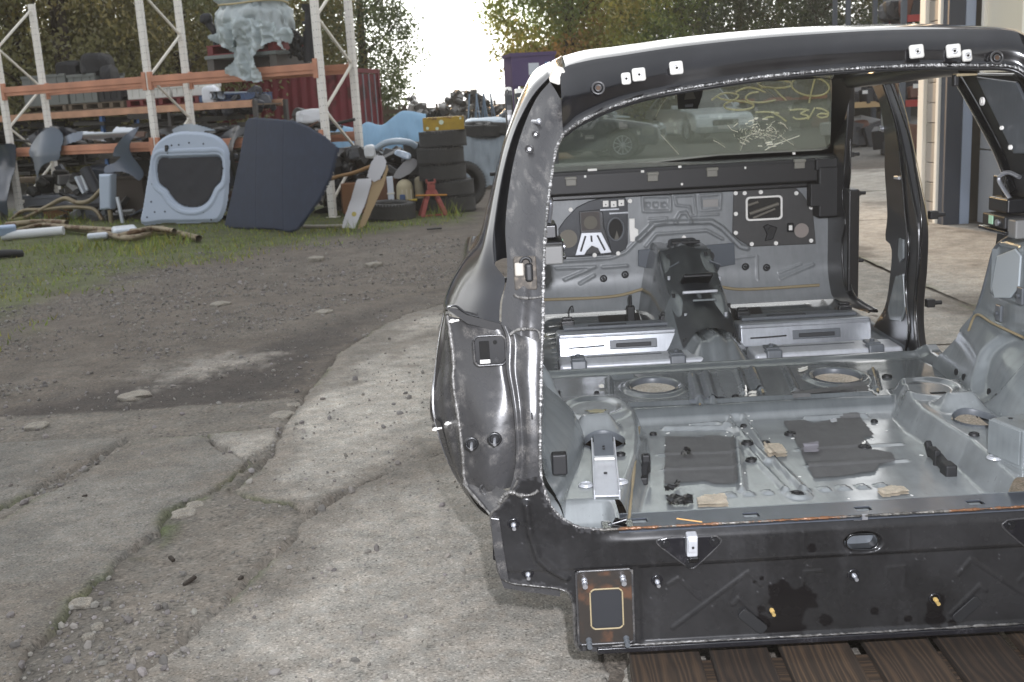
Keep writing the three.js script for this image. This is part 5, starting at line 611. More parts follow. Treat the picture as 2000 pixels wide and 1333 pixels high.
// ---------------------------------------------------------------- bulkhead
{
  const ZB = -2.6, q4 = (x, y) => zq(1050 + x / 3.029, 120 + y / 3.029, ZB), L4 = (l) => l.map(([x, y]) => q4(x, y)), q7 = (x, y) => zq(1085 + x / 7.406, 340 + y / 7.406, ZB), L7 = (l) => l.map(([x, y]) => q7(x, y));
  const lines = [[L4([[620, 800], [785, 800], [785, 885], [625, 888], [620, 800]]), 0.007, 0.005], [L4([[960, 795], [1085, 785], [1080, 875], [965, 885], [960, 795]]), 0.007, 0.005], [L4([[810, 800], [925, 790], [940, 910], [910, 915], [900, 860], [820, 850], [810, 800]]), 0.006, 0.005], [L4([[600, 1055], [690, 965], [760, 955], [1030, 948], [1090, 985], [1200, 1095], [1240, 1105]]), 0.014, 0.014], [L4([[640, 1095], [700, 1022], [1000, 1000], [1095, 1050]]), 0.008, 0.008], [L4([[812, 955], [845, 900], [880, 895], [908, 950]]), 0.009, 0.009], [L4([[660, 930], [765, 925], [760, 950], [665, 955]]), 0.005, 0.005], [L4([[955, 912], [1070, 905]]), 0.006, 0.005], [L4([[110, 1225], [340, 1215], [160, 1292]]), 0.008, 0.006], [L4([[385, 1218], [530, 1208]]), 0.008, 0.006], [L4([[250, 1315], [335, 1265]]), 0.008, 0.006], [L4([[1435, 1282], [1630, 1203]]), 0.009, 0.007], [L4([[1430, 1250], [1560, 1200]]), 0.007, 0.005], [L4([[1300, 1150], [1300, 1290]]), 0.005, 0.004], [L4([[1170, 1165], [1290, 1150]]), 0.005, 0.004], [L4([[100, 1185], [430, 1165], [520, 1130], [640, 1010]]), 0.008, 0.006]];
  const dots = [[655, 850], [700, 850], [750, 850]].map((p) => q4(...p));
  const zf = (x, y) => { let z = ZB; for (const [l, w, h] of lines) z += h * sm(w, w * 0.4, lineDist(l, x, y)); for (const d of dots) z -= 0.005 * sm(0.012, 0.009, Math.max(Math.abs(x - d[0]), Math.abs(y - d[1]))); z += 0.10 * Math.pow(Math.max(0, 0.66 - y) / 0.14, 2) * 0.6; return z + 0.004 * (fbm(x * 5, y * 5, 2) - 0.5); };
  const sheet = P('bulkhead', reliefXY(-0.72, 0.72, 0.5, 1.12, 0.0045, zf), std(0xa2a5a6, 0.4, { map: rep(primerDirt, 0.5), metalness: 0.05 }));
  const up = (g, d) => g.translate(0, 0, ZB + d);
  // pedal plate on the left
  const pl = P('pedal_plate', up(prism(L7([[50, 1090], [110, 1190], [300, 1200], [870, 1160], [1010, 1080], [1040, 1000], [1040, 420], [1000, 330], [640, 350], [480, 390], [300, 480], [130, 660], [40, 790]]), 0.012, 0.003, [L7([[345, 545], [630, 520], [672, 560], [690, 760], [810, 1130], [290, 1165], [365, 860]])]), 0.012), std(0x34373b, 0.36, { map: rep(primerDirt, 0.3), metalness: 0.3 }), sheet);
  P('recess', up(prism(L7([[330, 530], [650, 505], [700, 760], [830, 1145], [270, 1180], [345, 860]]), 0.004), 0.006), C.black, pl); P('recess_panel', up(prism(L7([[365, 560], [630, 540], [650, 800], [375, 820]]), 0.003), 0.0095), std(0x453f3c, 0.6), pl); P('round_cover', up(at(cyl(0.03, 0.03, 0.006, 28, 0, 0, 0, Math.PI / 2), ...q7(505, 700), 0), 0.012), std(0x5f5b50, 0.6), pl);
  P('silver_plate', up(prism(L7([[375, 848], [655, 838], [805, 1128], [650, 1145], [610, 1065], [520, 1030], [450, 1100], [415, 1162], [285, 1170]]), 0.006, 0.0015), 0.016), std(0xdadde2, 0.3, { metalness: 0.35 }), pl); for (const l of [[[430, 890], [360, 1115]], [[512, 885], [520, 975]], [[600, 880], [710, 1095]]]) { const [a, b] = L7(l); P('plate_slot', bar(V3(a[0], a[1], ZB + 0.0195), V3(b[0], b[1], ZB + 0.0195), 0.008, 0.003, V3(0, 0, 1)), C.plastic, pl); }
  for (const [x, y, rx, ry] of [[180, 930, 118, 118]]) P('round_cover', up(at(cyl(rx / 2900, rx / 2900, 0.006, 30, 0, 0, 0, Math.PI / 2), ...q7(x, y), 0), 0.0185), std(0x6d685c, 0.55), pl);
  { const [x, y] = q7(865, 790); P('column_opening', up(prism(ell(x, y, 0.033, 0.047, 32), 0.004), 0.019), std(0x141210, 0.7), pl); P('opening_ring', tube(ell(x, y, 0.035, 0.05, 32).map(([a, b]) => V3(a, b, ZB + 0.022)), 0.005, 7, 60, true), std(0x5c5f63, 0.4), pl); P('column_tab', up(prism(L7([[840, 950], [880, 810], [920, 940]]), 0.003), 0.022), std(0x5d5a52, 0.6), pl); }
  for (const [x, y] of [[720, 425], [835, 430], [945, 412]]) { const [a, b] = q7(x, y); P('white_pad', rbox(0.026, 0.028, 0.006, 0.006, a, b, ZB + 0.021), C.white, pl); P('pad_hole', cyl(0.003, 0.003, 0.002, 8, a, b - 0.003, ZB + 0.0245, Math.PI / 2), C.plastic, pl); }
  P('white_tab', up(prism(L7([[830, 220], [765, 322], [895, 318]]), 0.005, 0.001), 0.02), C.white, pl); P('white_clip', up(prism(L7([[1060, 640], [1140, 640], [1140, 770], [1190, 800], [1192, 880], [1145, 910], [1140, 970], [1075, 972], [1062, 800]]), 0.01, 0.002), 0.014), C.white, sheet);
  for (const [x, y] of [[215, 510], [1070, 385], [560, 1165], [900, 1140], [65, 1210]]) { const [a, b] = q7(x, y); P('white_nut', [cyl(0.0095, 0.0095, 0.01, 14, a, b, ZB + 0.02, Math.PI / 2), cyl(0.005, 0.005, 0.014, 8, a, b, ZB + 0.024, Math.PI / 2)], C.white, pl); }
  for (const [x, y] of [[700, 510], [835, 560]]) { const [a, b] = q7(x + 60, y); P('plate_slit', rbox(0.085, 0.008, 0.004, 0.002, a + 0.005, b, ZB + 0.019), C.silver, pl); }
  // heater panel on the right
  const hp = P('heater_panel', up(prism(L4([[1157, 762], [1520, 742], [1560, 780], [1625, 870], [1642, 1078], [1255, 1095], [1195, 1060], [1150, 1020]]), 0.010, 0.003), 0.010), std(0x4b4a49, 0.5, { map: rep(primerDirt, 0.3) }), sheet);
  const f4 = L4([[1225, 797], [1443, 791], [1443, 935], [1227, 941]]), fc = [(f4[0][0] + f4[1][0] + f4[2][0] + f4[3][0]) / 4, (f4[0][1] + f4[1][1] + f4[2][1] + f4[3][1]) / 4], fw = f4[1][0] - f4[0][0], fh = f4[0][1] - f4[3][1];
  P('white_frame', up(prism(rrect(...fc, fw, fh, 0.018), 0.012, 0.003, [rrect(...fc, fw - 0.018, fh - 0.018, 0.012)]), 0.02), C.white, hp); P('frame_opening', up(prism(rrect(...fc, fw - 0.014, fh - 0.014, 0.012), 0.003), 0.0165), std(0x1c1a17, 0.7), hp); for (const [l, r] of [[[[1250, 900], [1420, 840]], 0.008], [[[1240, 850], [1300, 830]], 0.006], [[[1270, 925], [1400, 870]], 0.005]]) { const [a, b] = L4(l); P('heater_pipe', rod(V3(...a, ZB + 0.019), V3(...b, ZB + 0.019), r, 8), std(0x6b675e, 0.5), hp); }
  { const [a, b] = q4(1555, 998); P('round_cover', cyl(0.032, 0.032, 0.008, 30, a, b, ZB + 0.018, Math.PI / 2), std(0x8c837d, 0.6), hp); P('black_bracket', up(prism(L4([[1330, 975], [1355, 960], [1410, 980], [1395, 1020], [1385, 1050], [1340, 1058], [1350, 1020]]), 0.02, 0.004), 0.022), C.plastic, hp); const [c, d] = q4(1490, 980); P('black_plug', rbox(0.03, 0.04, 0.02, 0.006, c, d, ZB + 0.022), C.plastic, hp); P('plug_tab', rbox(0.016, 0.022, 0.006, 0.003, c - 0.003, d, ZB + 0.034), C.white, hp); const [e, f] = q4(1370, 992); P('bracket_cap', cyl(0.012, 0.012, 0.006, 14, e, f, ZB + 0.034, Math.PI / 2), std(0x0a0a0a, 0.5), hp); }
  for (const [x, y] of [[1167, 778], [1220, 778], [1315, 772], [1525, 778], [1612, 862], [1612, 1058], [1405, 1073], [1262, 1078], [1168, 1012], [1168, 900]]) { const [a, b] = q4(x, y); P('white_nut', [cyl(0.009, 0.009, 0.01, 14, a, b, ZB + 0.018, Math.PI / 2), cyl(0.004, 0.004, 0.014, 8, a, b, ZB + 0.02, Math.PI / 2)], C.white, hp); }
  { const r = L4([[1022, 838]])[0]; P('pale_plate', rbox(0.068, 0.034, 0.004, 0.002, r[0], r[1], ZB + 0.007), std(0x8d8b88, 0.5), sheet); const d = q4(864, 1040); P('painted_light_dot', cyl(0.009, 0.009, 0.003, 14, d[0], d[1], ZB + 0.012, Math.PI / 2), C.white, sheet); }  // the white disc is painted light showing through a hole
  P('tunnel_gusset', up(prism(L4([[590, 1112], [800, 1088], [800, 1130], [735, 1180], [720, 1238], [590, 1205]]), 0.008, 0.002), 0.03), std(0x4a5057, 0.42), sheet); P('tunnel_gusset', up(prism(L4([[938, 1088], [1155, 1068], [1162, 1195], [1040, 1216], [1000, 1150], [940, 1130]]), 0.008, 0.002), 0.03), std(0x4a5057, 0.42), sheet);
  for (const [x, y] of [[1230, 1215], [1355, 1220], [390, 1285], [518, 1262]]) { const [a, b] = q4(x, y), z = zf(a, b); P('black_stud', [at(tri(new THREE.TorusGeometry(0.013, 0.004, 8, 20)), a, b, z + 0.002), cyl(0.007, 0.007, 0.014, 10, a, b, z + 0.006, Math.PI / 2)], C.plastic, sheet); }
  // dark cowl beam above, its clips, and side boxes
  const beam = P('cowl_beam', rbox(1.34, 0.10, 0.10, 0.015, 0.03, 1.07, -2.55), std(0x0b0b0d, 0.5)); P('beam_face', rbox(1.2, 0.035, 0.02, 0.006, 0.06, 1.018, -2.55), C.black, beam); P('cowl_top', rbox(1.42, 0.03, 0.24, 0.01, 0.02, 1.125, -2.62, 0.1), C.plastic, beam);
  for (const [u, v] of [[1115, 350], [1275, 341], [1391, 332], [1562, 316]]) { const p = PZ(u, v, -2.49); P('beam_bracket', [rbox(0.05, 0.012, 0.03, 0.003, p.x, p.y + 0.004, p.z), rbox(0.045, 0.03, 0.012, 0.003, p.x, p.y - 0.014, p.z)], std(0x77756c, 0.5), beam); }
  for (const [u, v, w] of [[1157, 332, 0.04], [1255, 335, 0.014], [1328, 326, 0.014], [1143, 345, 0.01], [1551, 300, 0.012], [1456, 328, 0.008], [1332, 360, 0.01]]) { const p = PZ(u, v, -2.485); P('white_clip', rbox(w, 0.010, 0.008, 0.002, p.x, p.y, p.z), C.white, beam); }
  for (const s of [-1, 1]) { P('hinge_box', [rbox(0.11, 0.22, 0.1, 0.01, s * 0.665, 0.98, -2.52), rbox(0.05, 0.1, 0.06, 0.006, s * 0.6, 0.97, -2.5), rbox(0.1, 0.05, 0.05, 0.006, s * 0.65, 1.1, -2.5)], C.plastic); P('side_cowl', rbox(0.05, 0.5, 0.34, 0.01, s * 0.72, 0.75, -2.5), C.black); }
}
// ---------------------------------------------------------------- windscreen
{
  const gp = V3(0, 1.14, -2.62), gn = V3(0, 0.844, -0.536), W = (u, v) => PN(u, v, gp, gn);
  const ux = V3(1, 0, 0), uy = V3(0, 0.536, 0.844), loc = (p) => [p.x, p.clone().sub(gp).dot(uy)], glob = (x, y, d = 0) => gp.clone().addScaledVector(ux, x).addScaledVector(uy, y).addScaledVector(gn, d);
  const Mx = new THREE.Matrix4().makeBasis(ux, uy, gn.clone().negate().negate()).setPosition(gp); void Mx;
  const put = (g, d = 0) => { const m = new THREE.Matrix4().makeBasis(ux, uy, ux.clone().cross(uy)).setPosition(glob(0, 0, d)); return g.applyMatrix4(m); };
  const out = [[-0.70, -0.02], [0.70, -0.02], [0.60, 0.62], [-0.60, 0.62]];
  const bl = loc(W(1062, 334)), br = loc(W(1612, 291)), tr_ = loc(W(1630, 152));
  const win = [[-0.64, bl[1]], [-0.3, bl[1] + 0.002], [0.2, br[1] + 0.002], [br[0] - 0.02, br[1]], [br[0] + 0.006, br[1] + 0.012], [br[0] + 0.012, br[1] + 0.04], [tr_[0], tr_[1] - 0.04], [tr_[0] - 0.012, tr_[1]], [tr_[0] - 0.05, tr_[1] + 0.012], [-0.52, tr_[1] + 0.012], [-0.57, tr_[1] - 0.03]];
  const glass = P('windscreen', put(prism(out, 0.005)), new THREE.MeshPhysicalMaterial({ color: 0xf3f6f3, roughness: 0.03, transmission: 1, thickness: 0, ior: 1.5, side: THREE.DoubleSide }));
  P('dust_film', put(prism(win, 0.0006), 0.004), std(0xc6cac3, 0.8, { transparent: true, opacity: 0.3 }), glass);
  P('black_border', put(prism([[-0.72, -0.05], [0.735, -0.05], [0.64, 0.65], [-0.64, 0.65]], 0.002, 0, [win]), -0.006), std(0x0b0c0d, 0.35), glass);
  // chalk numbers, written on the outside, so mirrored from in here
  const chalk = std(0xf0edc8, 1, { transmission: 0.5, thickness: 0 }), z4 = (x, y) => W(1050 + x / 3.029, 120 + y / 3.029);
  const stroke = (pts, closed) => P('chalk_mark', tube(pts.map(([x, y]) => z4(x, y).addScaledVector(gn, 0.0075)), 0.0036, 6, pts.length * 8, closed), chalk, glass);
  const loop = (cx, cy, rx, ry, a = 0, n = 12) => Array.from({ length: n }, (_, i) => { const t = (i / n) * 2 * Math.PI, c = Math.cos(t) * rx, s = Math.sin(t) * ry; return [cx + c * Math.cos(a) - s * Math.sin(a), cy + c * Math.sin(a) + s * Math.cos(a)]; });
  stroke(loop(1617, 157, 112, 56, 0.12), true); stroke([[1648, 95], [1628, 170], [1610, 252]]);
  stroke(loop(1408, 143, 100, 24, 0.02), true); stroke([[1325, 165], [1390, 165], [1430, 200], [1472, 238]]); 
  stroke([[1412, 238], [1330, 252], [1255, 246], [1235, 222], [1262, 198], [1310, 190]]); stroke([[1175, 190], [1240, 165], [1300, 172], [1350, 192]]);
  stroke([[1032, 238], [1080, 205], [1140, 196], [1190, 210], [1170, 235], [1110, 262], [1120, 288], [1190, 296], [1262, 288], [1278, 265], [1230, 248], [1150, 240], [1090, 232], [1060, 215]]);
  stroke([[1292, 310], [1360, 308], [1430, 316]]); stroke([[1405, 318], [1440, 338], [1472, 362]]);
  stroke([[1495, 298], [1560, 292], [1608, 298]]); stroke([[1590, 300], [1560, 318], [1600, 330], [1590, 345], [1540, 350], [1515, 340]]); stroke([[1642, 285], [1622, 320], [1604, 350]]);
  stroke([[1652, 285], [1690, 292], [1722, 312], [1715, 335], [1680, 342], [1658, 330], [1680, 318], [1722, 322]]); stroke([[1338, 352], [1365, 340], [1400, 338]]);
  // star break in the pane, its glints drawn as pale arcs, long scratches
  const crack = std(0xf2efdc, 0.25, { clearcoat: 1 }), ck = []; const line = (pts, r) => ck.push(tube(pts.map(([x, y]) => z4(x, y).addScaledVector(gn, -0.0045)), r, 4, pts.length * 3));
  for (let i = 0; i < 34; i++) { const a = rr(0, 6.283), r0 = rr(0, 90), r1 = r0 + rr(10, 80) * (rnd() < 0.2 ? 1.5 : 0.8), k = (r) => [1330 + Math.cos(a) * r * 1.15 + rr(-5, 5), 418 + Math.sin(a) * r * 0.55 + rr(-3, 3)]; line([k(r0), k((r0 + r1) / 2), k(r1)], rr(0.0004, 0.001)); }
  for (let i = 0; i < 90; i++) { const a = rr(0, 6.283), r = rr(15, 165), k = (t) => [1335 + Math.cos(a + t) * r * 1.15, 415 + Math.sin(a + t) * r * 0.55]; line([k(0), k(0.06), k(0.05 + 0.25 * rnd())], rr(0.0006, 0.0024)); }
  for (const l of [[[1345, 520], [1440, 475], [1550, 435]], [[1125, 372], [1150, 400], [1185, 412]], [[1040, 462], [1075, 480], [1110, 505]], [[730, 430], [785, 490], [835, 545]], [[1200, 520], [1240, 440], [1290, 420]], [[1430, 430], [1470, 460], [1515, 490]], [[700, 320], [735, 250], [775, 205]], [[1290, 115], [1350, 160], [1400, 200]]]) line(l, 0.0013);
  P('crack', ck, crack, glass);
  // sensor housing at the top
  const k4 = (l) => l.map(([x, y]) => loc(z4(x, y)));
  P('sensor_housing', put(prism(k4([[818, 128], [975, 118], [970, 160], [945, 238], [826, 240]]), 0.03, 0.004), -0.02), C.plastic, glass); P('sensor_window', put(prism(k4([[872, 135], [915, 133], [930, 172], [862, 178]]), 0.003), -0.0365), std(0x77746a, 0.4), glass); P('sensor_tab', put(prism(k4([[865, 208], [915, 204], [912, 218], [868, 222]]), 0.004), -0.037), C.steel, glass);
  P('roof_front_rail', rbox(1.22, 0.07, 0.07, 0.02, 0, 1.505, -2.1), C.black); void glob;
}
// ---------------------------------------------------------------- side frames: measured on the right, mirrored to the left
{
  const zy = (l, x) => l.map(([u, v]) => { const p = PX(u, v, x); return [-p.z, p.y]; });   // outline in (forward, up)
  const sideways = (pts, x0, x1, bevel = 0.006, holes) => { const g = prism(pts, x1 - x0, bevel, holes); g.applyMatrix4(new THREE.Matrix4().makeBasis(V3(0, 0, -1), V3(0, 1, 0), V3(1, 0, 0)).setPosition((x0 + x1) / 2, 0, 0)); return g; };
  const smooth2 = (l, n = 110) => { const c = new THREE.CatmullRomCurve3(l.map(([x, y]) => V3(x, y, 0)), true, 'centripetal'); return Array.from({ length: n }, (_, i) => { const p = c.getPointAt(i / n); return [p.x, p.y]; }); };
  const ap = [[1638, 138], [1640, 230], [1640, 300], [1630, 340], [1626, 450], [1622, 560], [1640, 580], [1700, 608], [1716, 607], [1690, 592], [1668, 572], [1659, 520], [1658, 470], [1664, 440], [1658, 380], [1662, 330], [1662, 138]];
  const bp = [[1712, 138], [1735, 200], [1745, 260], [1746, 330], [1751, 420], [1748, 470], [1758, 480], [1756, 540], [1745, 600], [1722, 640], [1725, 690], [1765, 700], [1790, 715], [1838, 722], [1815, 690], [1806, 640], [1806, 590], [1812, 520], [1813, 440], [1800, 370], [1786, 300], [1770, 230], [1750, 170], [1742, 138]];
  for (const s of [1, -1]) {
    const f = (g) => (s > 0 ? g : mirror(g)), fb = (g) => (s > 0 ? g : mirror(g).translate(0.05, 0, 0));
    const a = P('windscreen_pillar', f(sideways(zy(smooth2(ap), 0.72), 0.69, 0.722)), C.black); P('pillar_flange', f(tube(ap.slice(0, 8).map(([u, v]) => PX(u, v, 0.715)).map((p) => p.add(V3(-0.008, 0, 0.01))), 0.006, 7, 60)), C.gloss, a);
    P('door_bead', f(tube(ap.slice(7).map(([u, v]) => PX(u, v, 0.715)).map((p) => p.add(V3(-0.004, 0, 0.004))), 0.005, 7, 60)), C.gloss, a);
    for (const [u, v, m] of [[1641, 372, C.black], [1645, 463, C.silver], [1629, 535, C.silver], [1633, 440, C.silver], [1630, 475, C.seal]]) { const p = PX(u, v, 0.705); P('pillar_bolt', rbox(0.006, 0.014, 0.022, 0.002, s * p.x, p.y, p.z), m, a); }
    for (const [u, v] of [[1668, 378], [1664, 510], [1656, 302]]) { const p = PX(u, v, 0.755); P('door_hinge', [rbox(0.03, 0.022, 0.03, 0.004, s * (p.x + 0.012), p.y, p.z), rod(V3(s * (p.x + 0.02), p.y, p.z), V3(s * (p.x + 0.05), p.y, p.z), 0.008, 10)], C.plastic, a); }
    const b = P('door_pillar', fb(sideways(zy(smooth2(bp), 0.735), 0.698, 0.738, 0.008)), C.black);
    for (const [l, r, m] of [[[[1722, 150], [1752, 250], [1762, 330], [1768, 400], [1775, 480], [1770, 560], [1776, 640], [1770, 690]], 0.006, C.gloss], [[[1735, 145], [1775, 260], [1790, 340], [1800, 420], [1798, 500], [1790, 600], [1798, 690]], 0.005, C.gloss], [[[1744, 140], [1772, 228], [1802, 370], [1814, 440]], 0.0016, C.seal]]) P('seam_and_sun_rim', fb(tube(l.map(([u, v]) => PX(u, v, 0.697)), r, 7, 60)), m, b);  // the last, thinnest tube is a sunlit rim drawn in yellowish colour
    P('pillar_trim', fb(sideways(zy([[1753, 540], [1768, 535], [1772, 600], [1764, 628], [1742, 625], [1738, 605]], 0.70), 0.692, 0.700, 0.002)), C.primer, b); P('slot_plate', fb(sideways(zy([[1760, 465], [1768, 468], [1768, 505], [1762, 512], [1758, 500]], 0.70), 0.692, 0.700, 0.001)), C.primer, b); P('hinge_tab', rbox(0.02, 0.012, 0.05, 0.003, s * 0.7, PX(1758, 347, 0.705).y, PX(1758, 347, 0.705).z), C.silver, b);
    { const p = PX(1729, 240, 0.71); P('belt_anchor', [rbox(0.02, 0.07, 0.035, 0.006, s * p.x, p.y, p.z), rod(V3(s * (p.x - 0.02), p.y - 0.02, p.z), V3(s * (p.x + 0.01), p.y - 0.02, p.z), 0.01, 10)], C.steel, b); }
    for (const [u, v] of [[1785, 540], [1766, 400], [1767, 425], [1745, 268]]) { const p = PX(u, v, 0.712); P('pillar_bolt', rbox(0.006, 0.014, 0.012, 0.003, s * p.x, p.y, p.z), C.silver, b); }
    for (const [u, v] of [[1824, 420], [1818, 592]]) { const p = PX(u, v, 0.79); P('door_hinge', [rbox(0.03, 0.03, 0.03, 0.004, s * (p.x - 0.002), p.y, p.z), rod(V3(s * p.x, p.y, p.z), V3(s * (p.x + 0.04), p.y, p.z), 0.008, 10)], C.plastic, b); }
    // sill, rear pillar, inner quarter with its wheel house
    P('door_sill', [f(rbox(0.06, 0.10, 1.12, 0.03, 0.73, 0.41, -2.08)), f(rbox(0.03, 0.03, 1.0, 0.01, 0.712, 0.47, -2.1))], C.primerDark);
    const rp = P('window_pillar', f(sideways(zy([[1868, 143], [1885, 172], [1905, 207], [1925, 242], [1945, 278], [1962, 312], [1972, 337], [1978, 362], [1990, 384], [2020, 390], [2080, 300], [2040, 200], [1990, 143]], 0.665), 0.65, 0.69, 0.006)), C.black); P('pillar_panel', f(sideways(zy([[1912, 150], [1935, 200], [1960, 250], [1985, 300], [2010, 300], [2030, 250], [1990, 160]], 0.648), 0.64, 0.65, 0.003)), C.primerDark, rp);
    P('pillar_tube', f(tube([[1868, 140], [1895, 185], [1925, 238], [1955, 295], [1975, 345], [1985, 378]].map(([u, v]) => PX(u, v, 0.655)), 0.02, 10, 50)), C.gloss, rp);
    for (const [u, v, r] of [[1919, 198, 0.012], [1957, 250, 0.006], [1974, 288, 0.007]]) { const p = PX(u, v, 0.63); P('white_clip', [cyl(r, r, 0.006, 16, s * p.x, p.y, p.z, 0, 0, Math.PI / 2), cyl(r * 0.5, r * 0.5, 0.01, 10, s * p.x, p.y, p.z, 0, 0, Math.PI / 2)], C.white, rp); }
    // latch assembly
    { const p = PX(1965, 430, 0.63), la = new THREE.Group(); la.name = 'belt_reel_bracket'; la.position.set(s * 0.63, p.y, p.z); car.add(la); mesh('reel_box', rbox(0.07, 0.035, 0.14, 0.005, 0, 0, 0), C.plastic, la); mesh('reel_cover', rbox(0.06, 0.04, 0.12, 0.006, s * 0.01, 0.042, -0.01), C.black, la); mesh('base_plate', rbox(0.08, 0.01, 0.17, 0.003, 0, -0.025, 0), C.gloss, la); mesh('back_plate', rbox(0.01, 0.09, 0.07, 0.006, s * 0.02, 0.07, -0.09), C.black, la); mesh('sticker', rbox(0.002, 0.024, 0.026, 0.0005, s * -0.036, 0.002, -0.012), std(0x9fc7a8, 0.6), la); mesh('bolt', rod(V3(s * -0.03, -0.002, 0.03), V3(s * -0.04, -0.002, 0.03), 0.009, 12), C.steel, la); mesh('hook', tube([V3(0, 0.06, 0.02), V3(s * -0.01, 0.11, -0.03), V3(0, 0.13, 0.0), V3(s * 0.01, 0.12, 0.05)], 0.006, 8, 30), C.steel, la); mesh('side_bracket', rbox(0.05, 0.05, 0.05, 0.005, s * -0.005, -0.012, 0.1), std(0x6c6c6a, 0.5), la); }
    // inner quarter: pressed sheet x over (z, y)
    const edge = zy([[1836, 722], [1850, 702], [1868, 678], [1885, 650], [1905, 612], [1918, 575], [1930, 530], [1942, 488], [1960, 470], [1990, 455], [2010, 446]], 0.7).map(([a, y]) => [-a, y]); const polyQ = [...edge, [-0.45, 1.05], [-0.25, 1.1], [-0.12, 0.99], [-0.07, 0.8], [-0.04, 0.50], [-0.2, 0.49], [-1.25, 0.47]];
    const rA = PX(1905, 612, 0.69), rB = PX(2000, 682, 0.66), ridge = (z) => mix(rA.y, rB.y, (z - rA.z) / (rB.z - rA.z)), bw = PX(1940, 718, 0.62), hi = PX(1968, 530, 0.7);
    const rows = [], zs = range(-1.34, -0.03, 0.007), ys = range(0.47, 1.12, 0.007), pos = [], uv = [], idx = [], ok = [];
    for (const y of ys) for (const z of zs) { ok.push(polyDist(polyQ, z, y) > -0.003); const arch = Math.exp(-Math.pow((z + 0.62) / 0.42, 2)); let x = 0.7 - 0.105 * sm(ridge(z) + 0.03, ridge(z) - 0.1, y) * arch - 0.03 * sm(0.62, 0.52, y); x += 0.035 * sm(0.10, 0.075, Math.hypot((z - bw.z) * 0.75, y - bw.y)); x -= 0.012 * sm(0.016, 0.0, Math.abs(y - ridge(z))) * arch; const e = Math.max(Math.abs(z - hi.z) / 0.085, Math.abs(y - hi.y) / 0.075); x -= 0.010 * sm(1.15, 1.0, e) - 0.016 * sm(0.98, 0.85, e); pos.push(x, y, z); uv.push(z, y); }
    for (let j = 0; j < ys.length - 1; j++) for (let i = 0; i < zs.length - 1; i++) { const k = j * zs.length + i, w = zs.length; if (ok[k] && ok[k + 1] && ok[k + w] && ok[k + w + 1]) idx.push(k, k + 1, k + w, k + 1, k + w + 1, k + w); }
    const g = new THREE.BufferGeometry(); g.setAttribute('position', new THREE.Float32BufferAttribute(pos, 3)); g.setAttribute('uv', new THREE.Float32BufferAttribute(uv, 2)); g.setIndex(idx); g.computeVertexNormals(); void rows;
    const iq = P('quarter_lining', f(bare(g)), C.primer); P('window_panel', f(sideways(zy([[1950, 500], [1985, 486], [1996, 500], [1992, 560], [1975, 582], [1945, 582], [1940, 560]], 0.69), 0.686, 0.692, 0.002)), std(0xaab2b6, 0.3, { clearcoat: 0.3 }), iq);
    P('panel_edge', f(tube(edge.map(([z, y]) => V3(0.702, y, z)), 0.006, 7, 60)), C.primerDark, iq); P('sealer_bead', f(tube([[1892, 646], [1908, 615], [1940, 632], [2000, 660]].map(([u, v]) => PX(u, v, 0.672)), 0.004, 6, 30)), C.seal, iq);
    for (const [u, v] of [[1868, 727], [1883, 737], [1897, 748], [1932, 766], [1947, 776], [1958, 785]]) { const p = PX(u, v, 0.612); P('arch_hole', at(prism(ell(0, 0, 0.006, 0.011, 16), 0.004), s * p.x, p.y, p.z, 0, s * -1.1), C.plastic, iq); }
    for (const [u, v] of [[1952, 612], [1888, 652], [1994, 578]]) { const p = PX(u, v, 0.685); P('bolt_pad', [rbox(0.01, 0.05, 0.035, 0.004, s * p.x, p.y, p.z), rod(V3(s * (p.x - 0.012), p.y, p.z), V3(s * p.x, p.y, p.z), 0.006, 10)], C.primerDark, iq); }
    P('arch_shell', f(patch([-0.2, -0.45, -0.7, -0.95, -1.2].map((z) => [[0.72, 0.45], [0.78, 0.62], [0.8, 0.78], [0.82, 0.95]].map(([x, y]) => V3(x, y + 0.02 * Math.sin(z * 3), z))), 8, 16)), C.black);
    P('black_latch', rbox(0.035, 0.05, 0.03, 0.005, s * 0.655, 0.62, -0.12), C.plastic);
  }
}
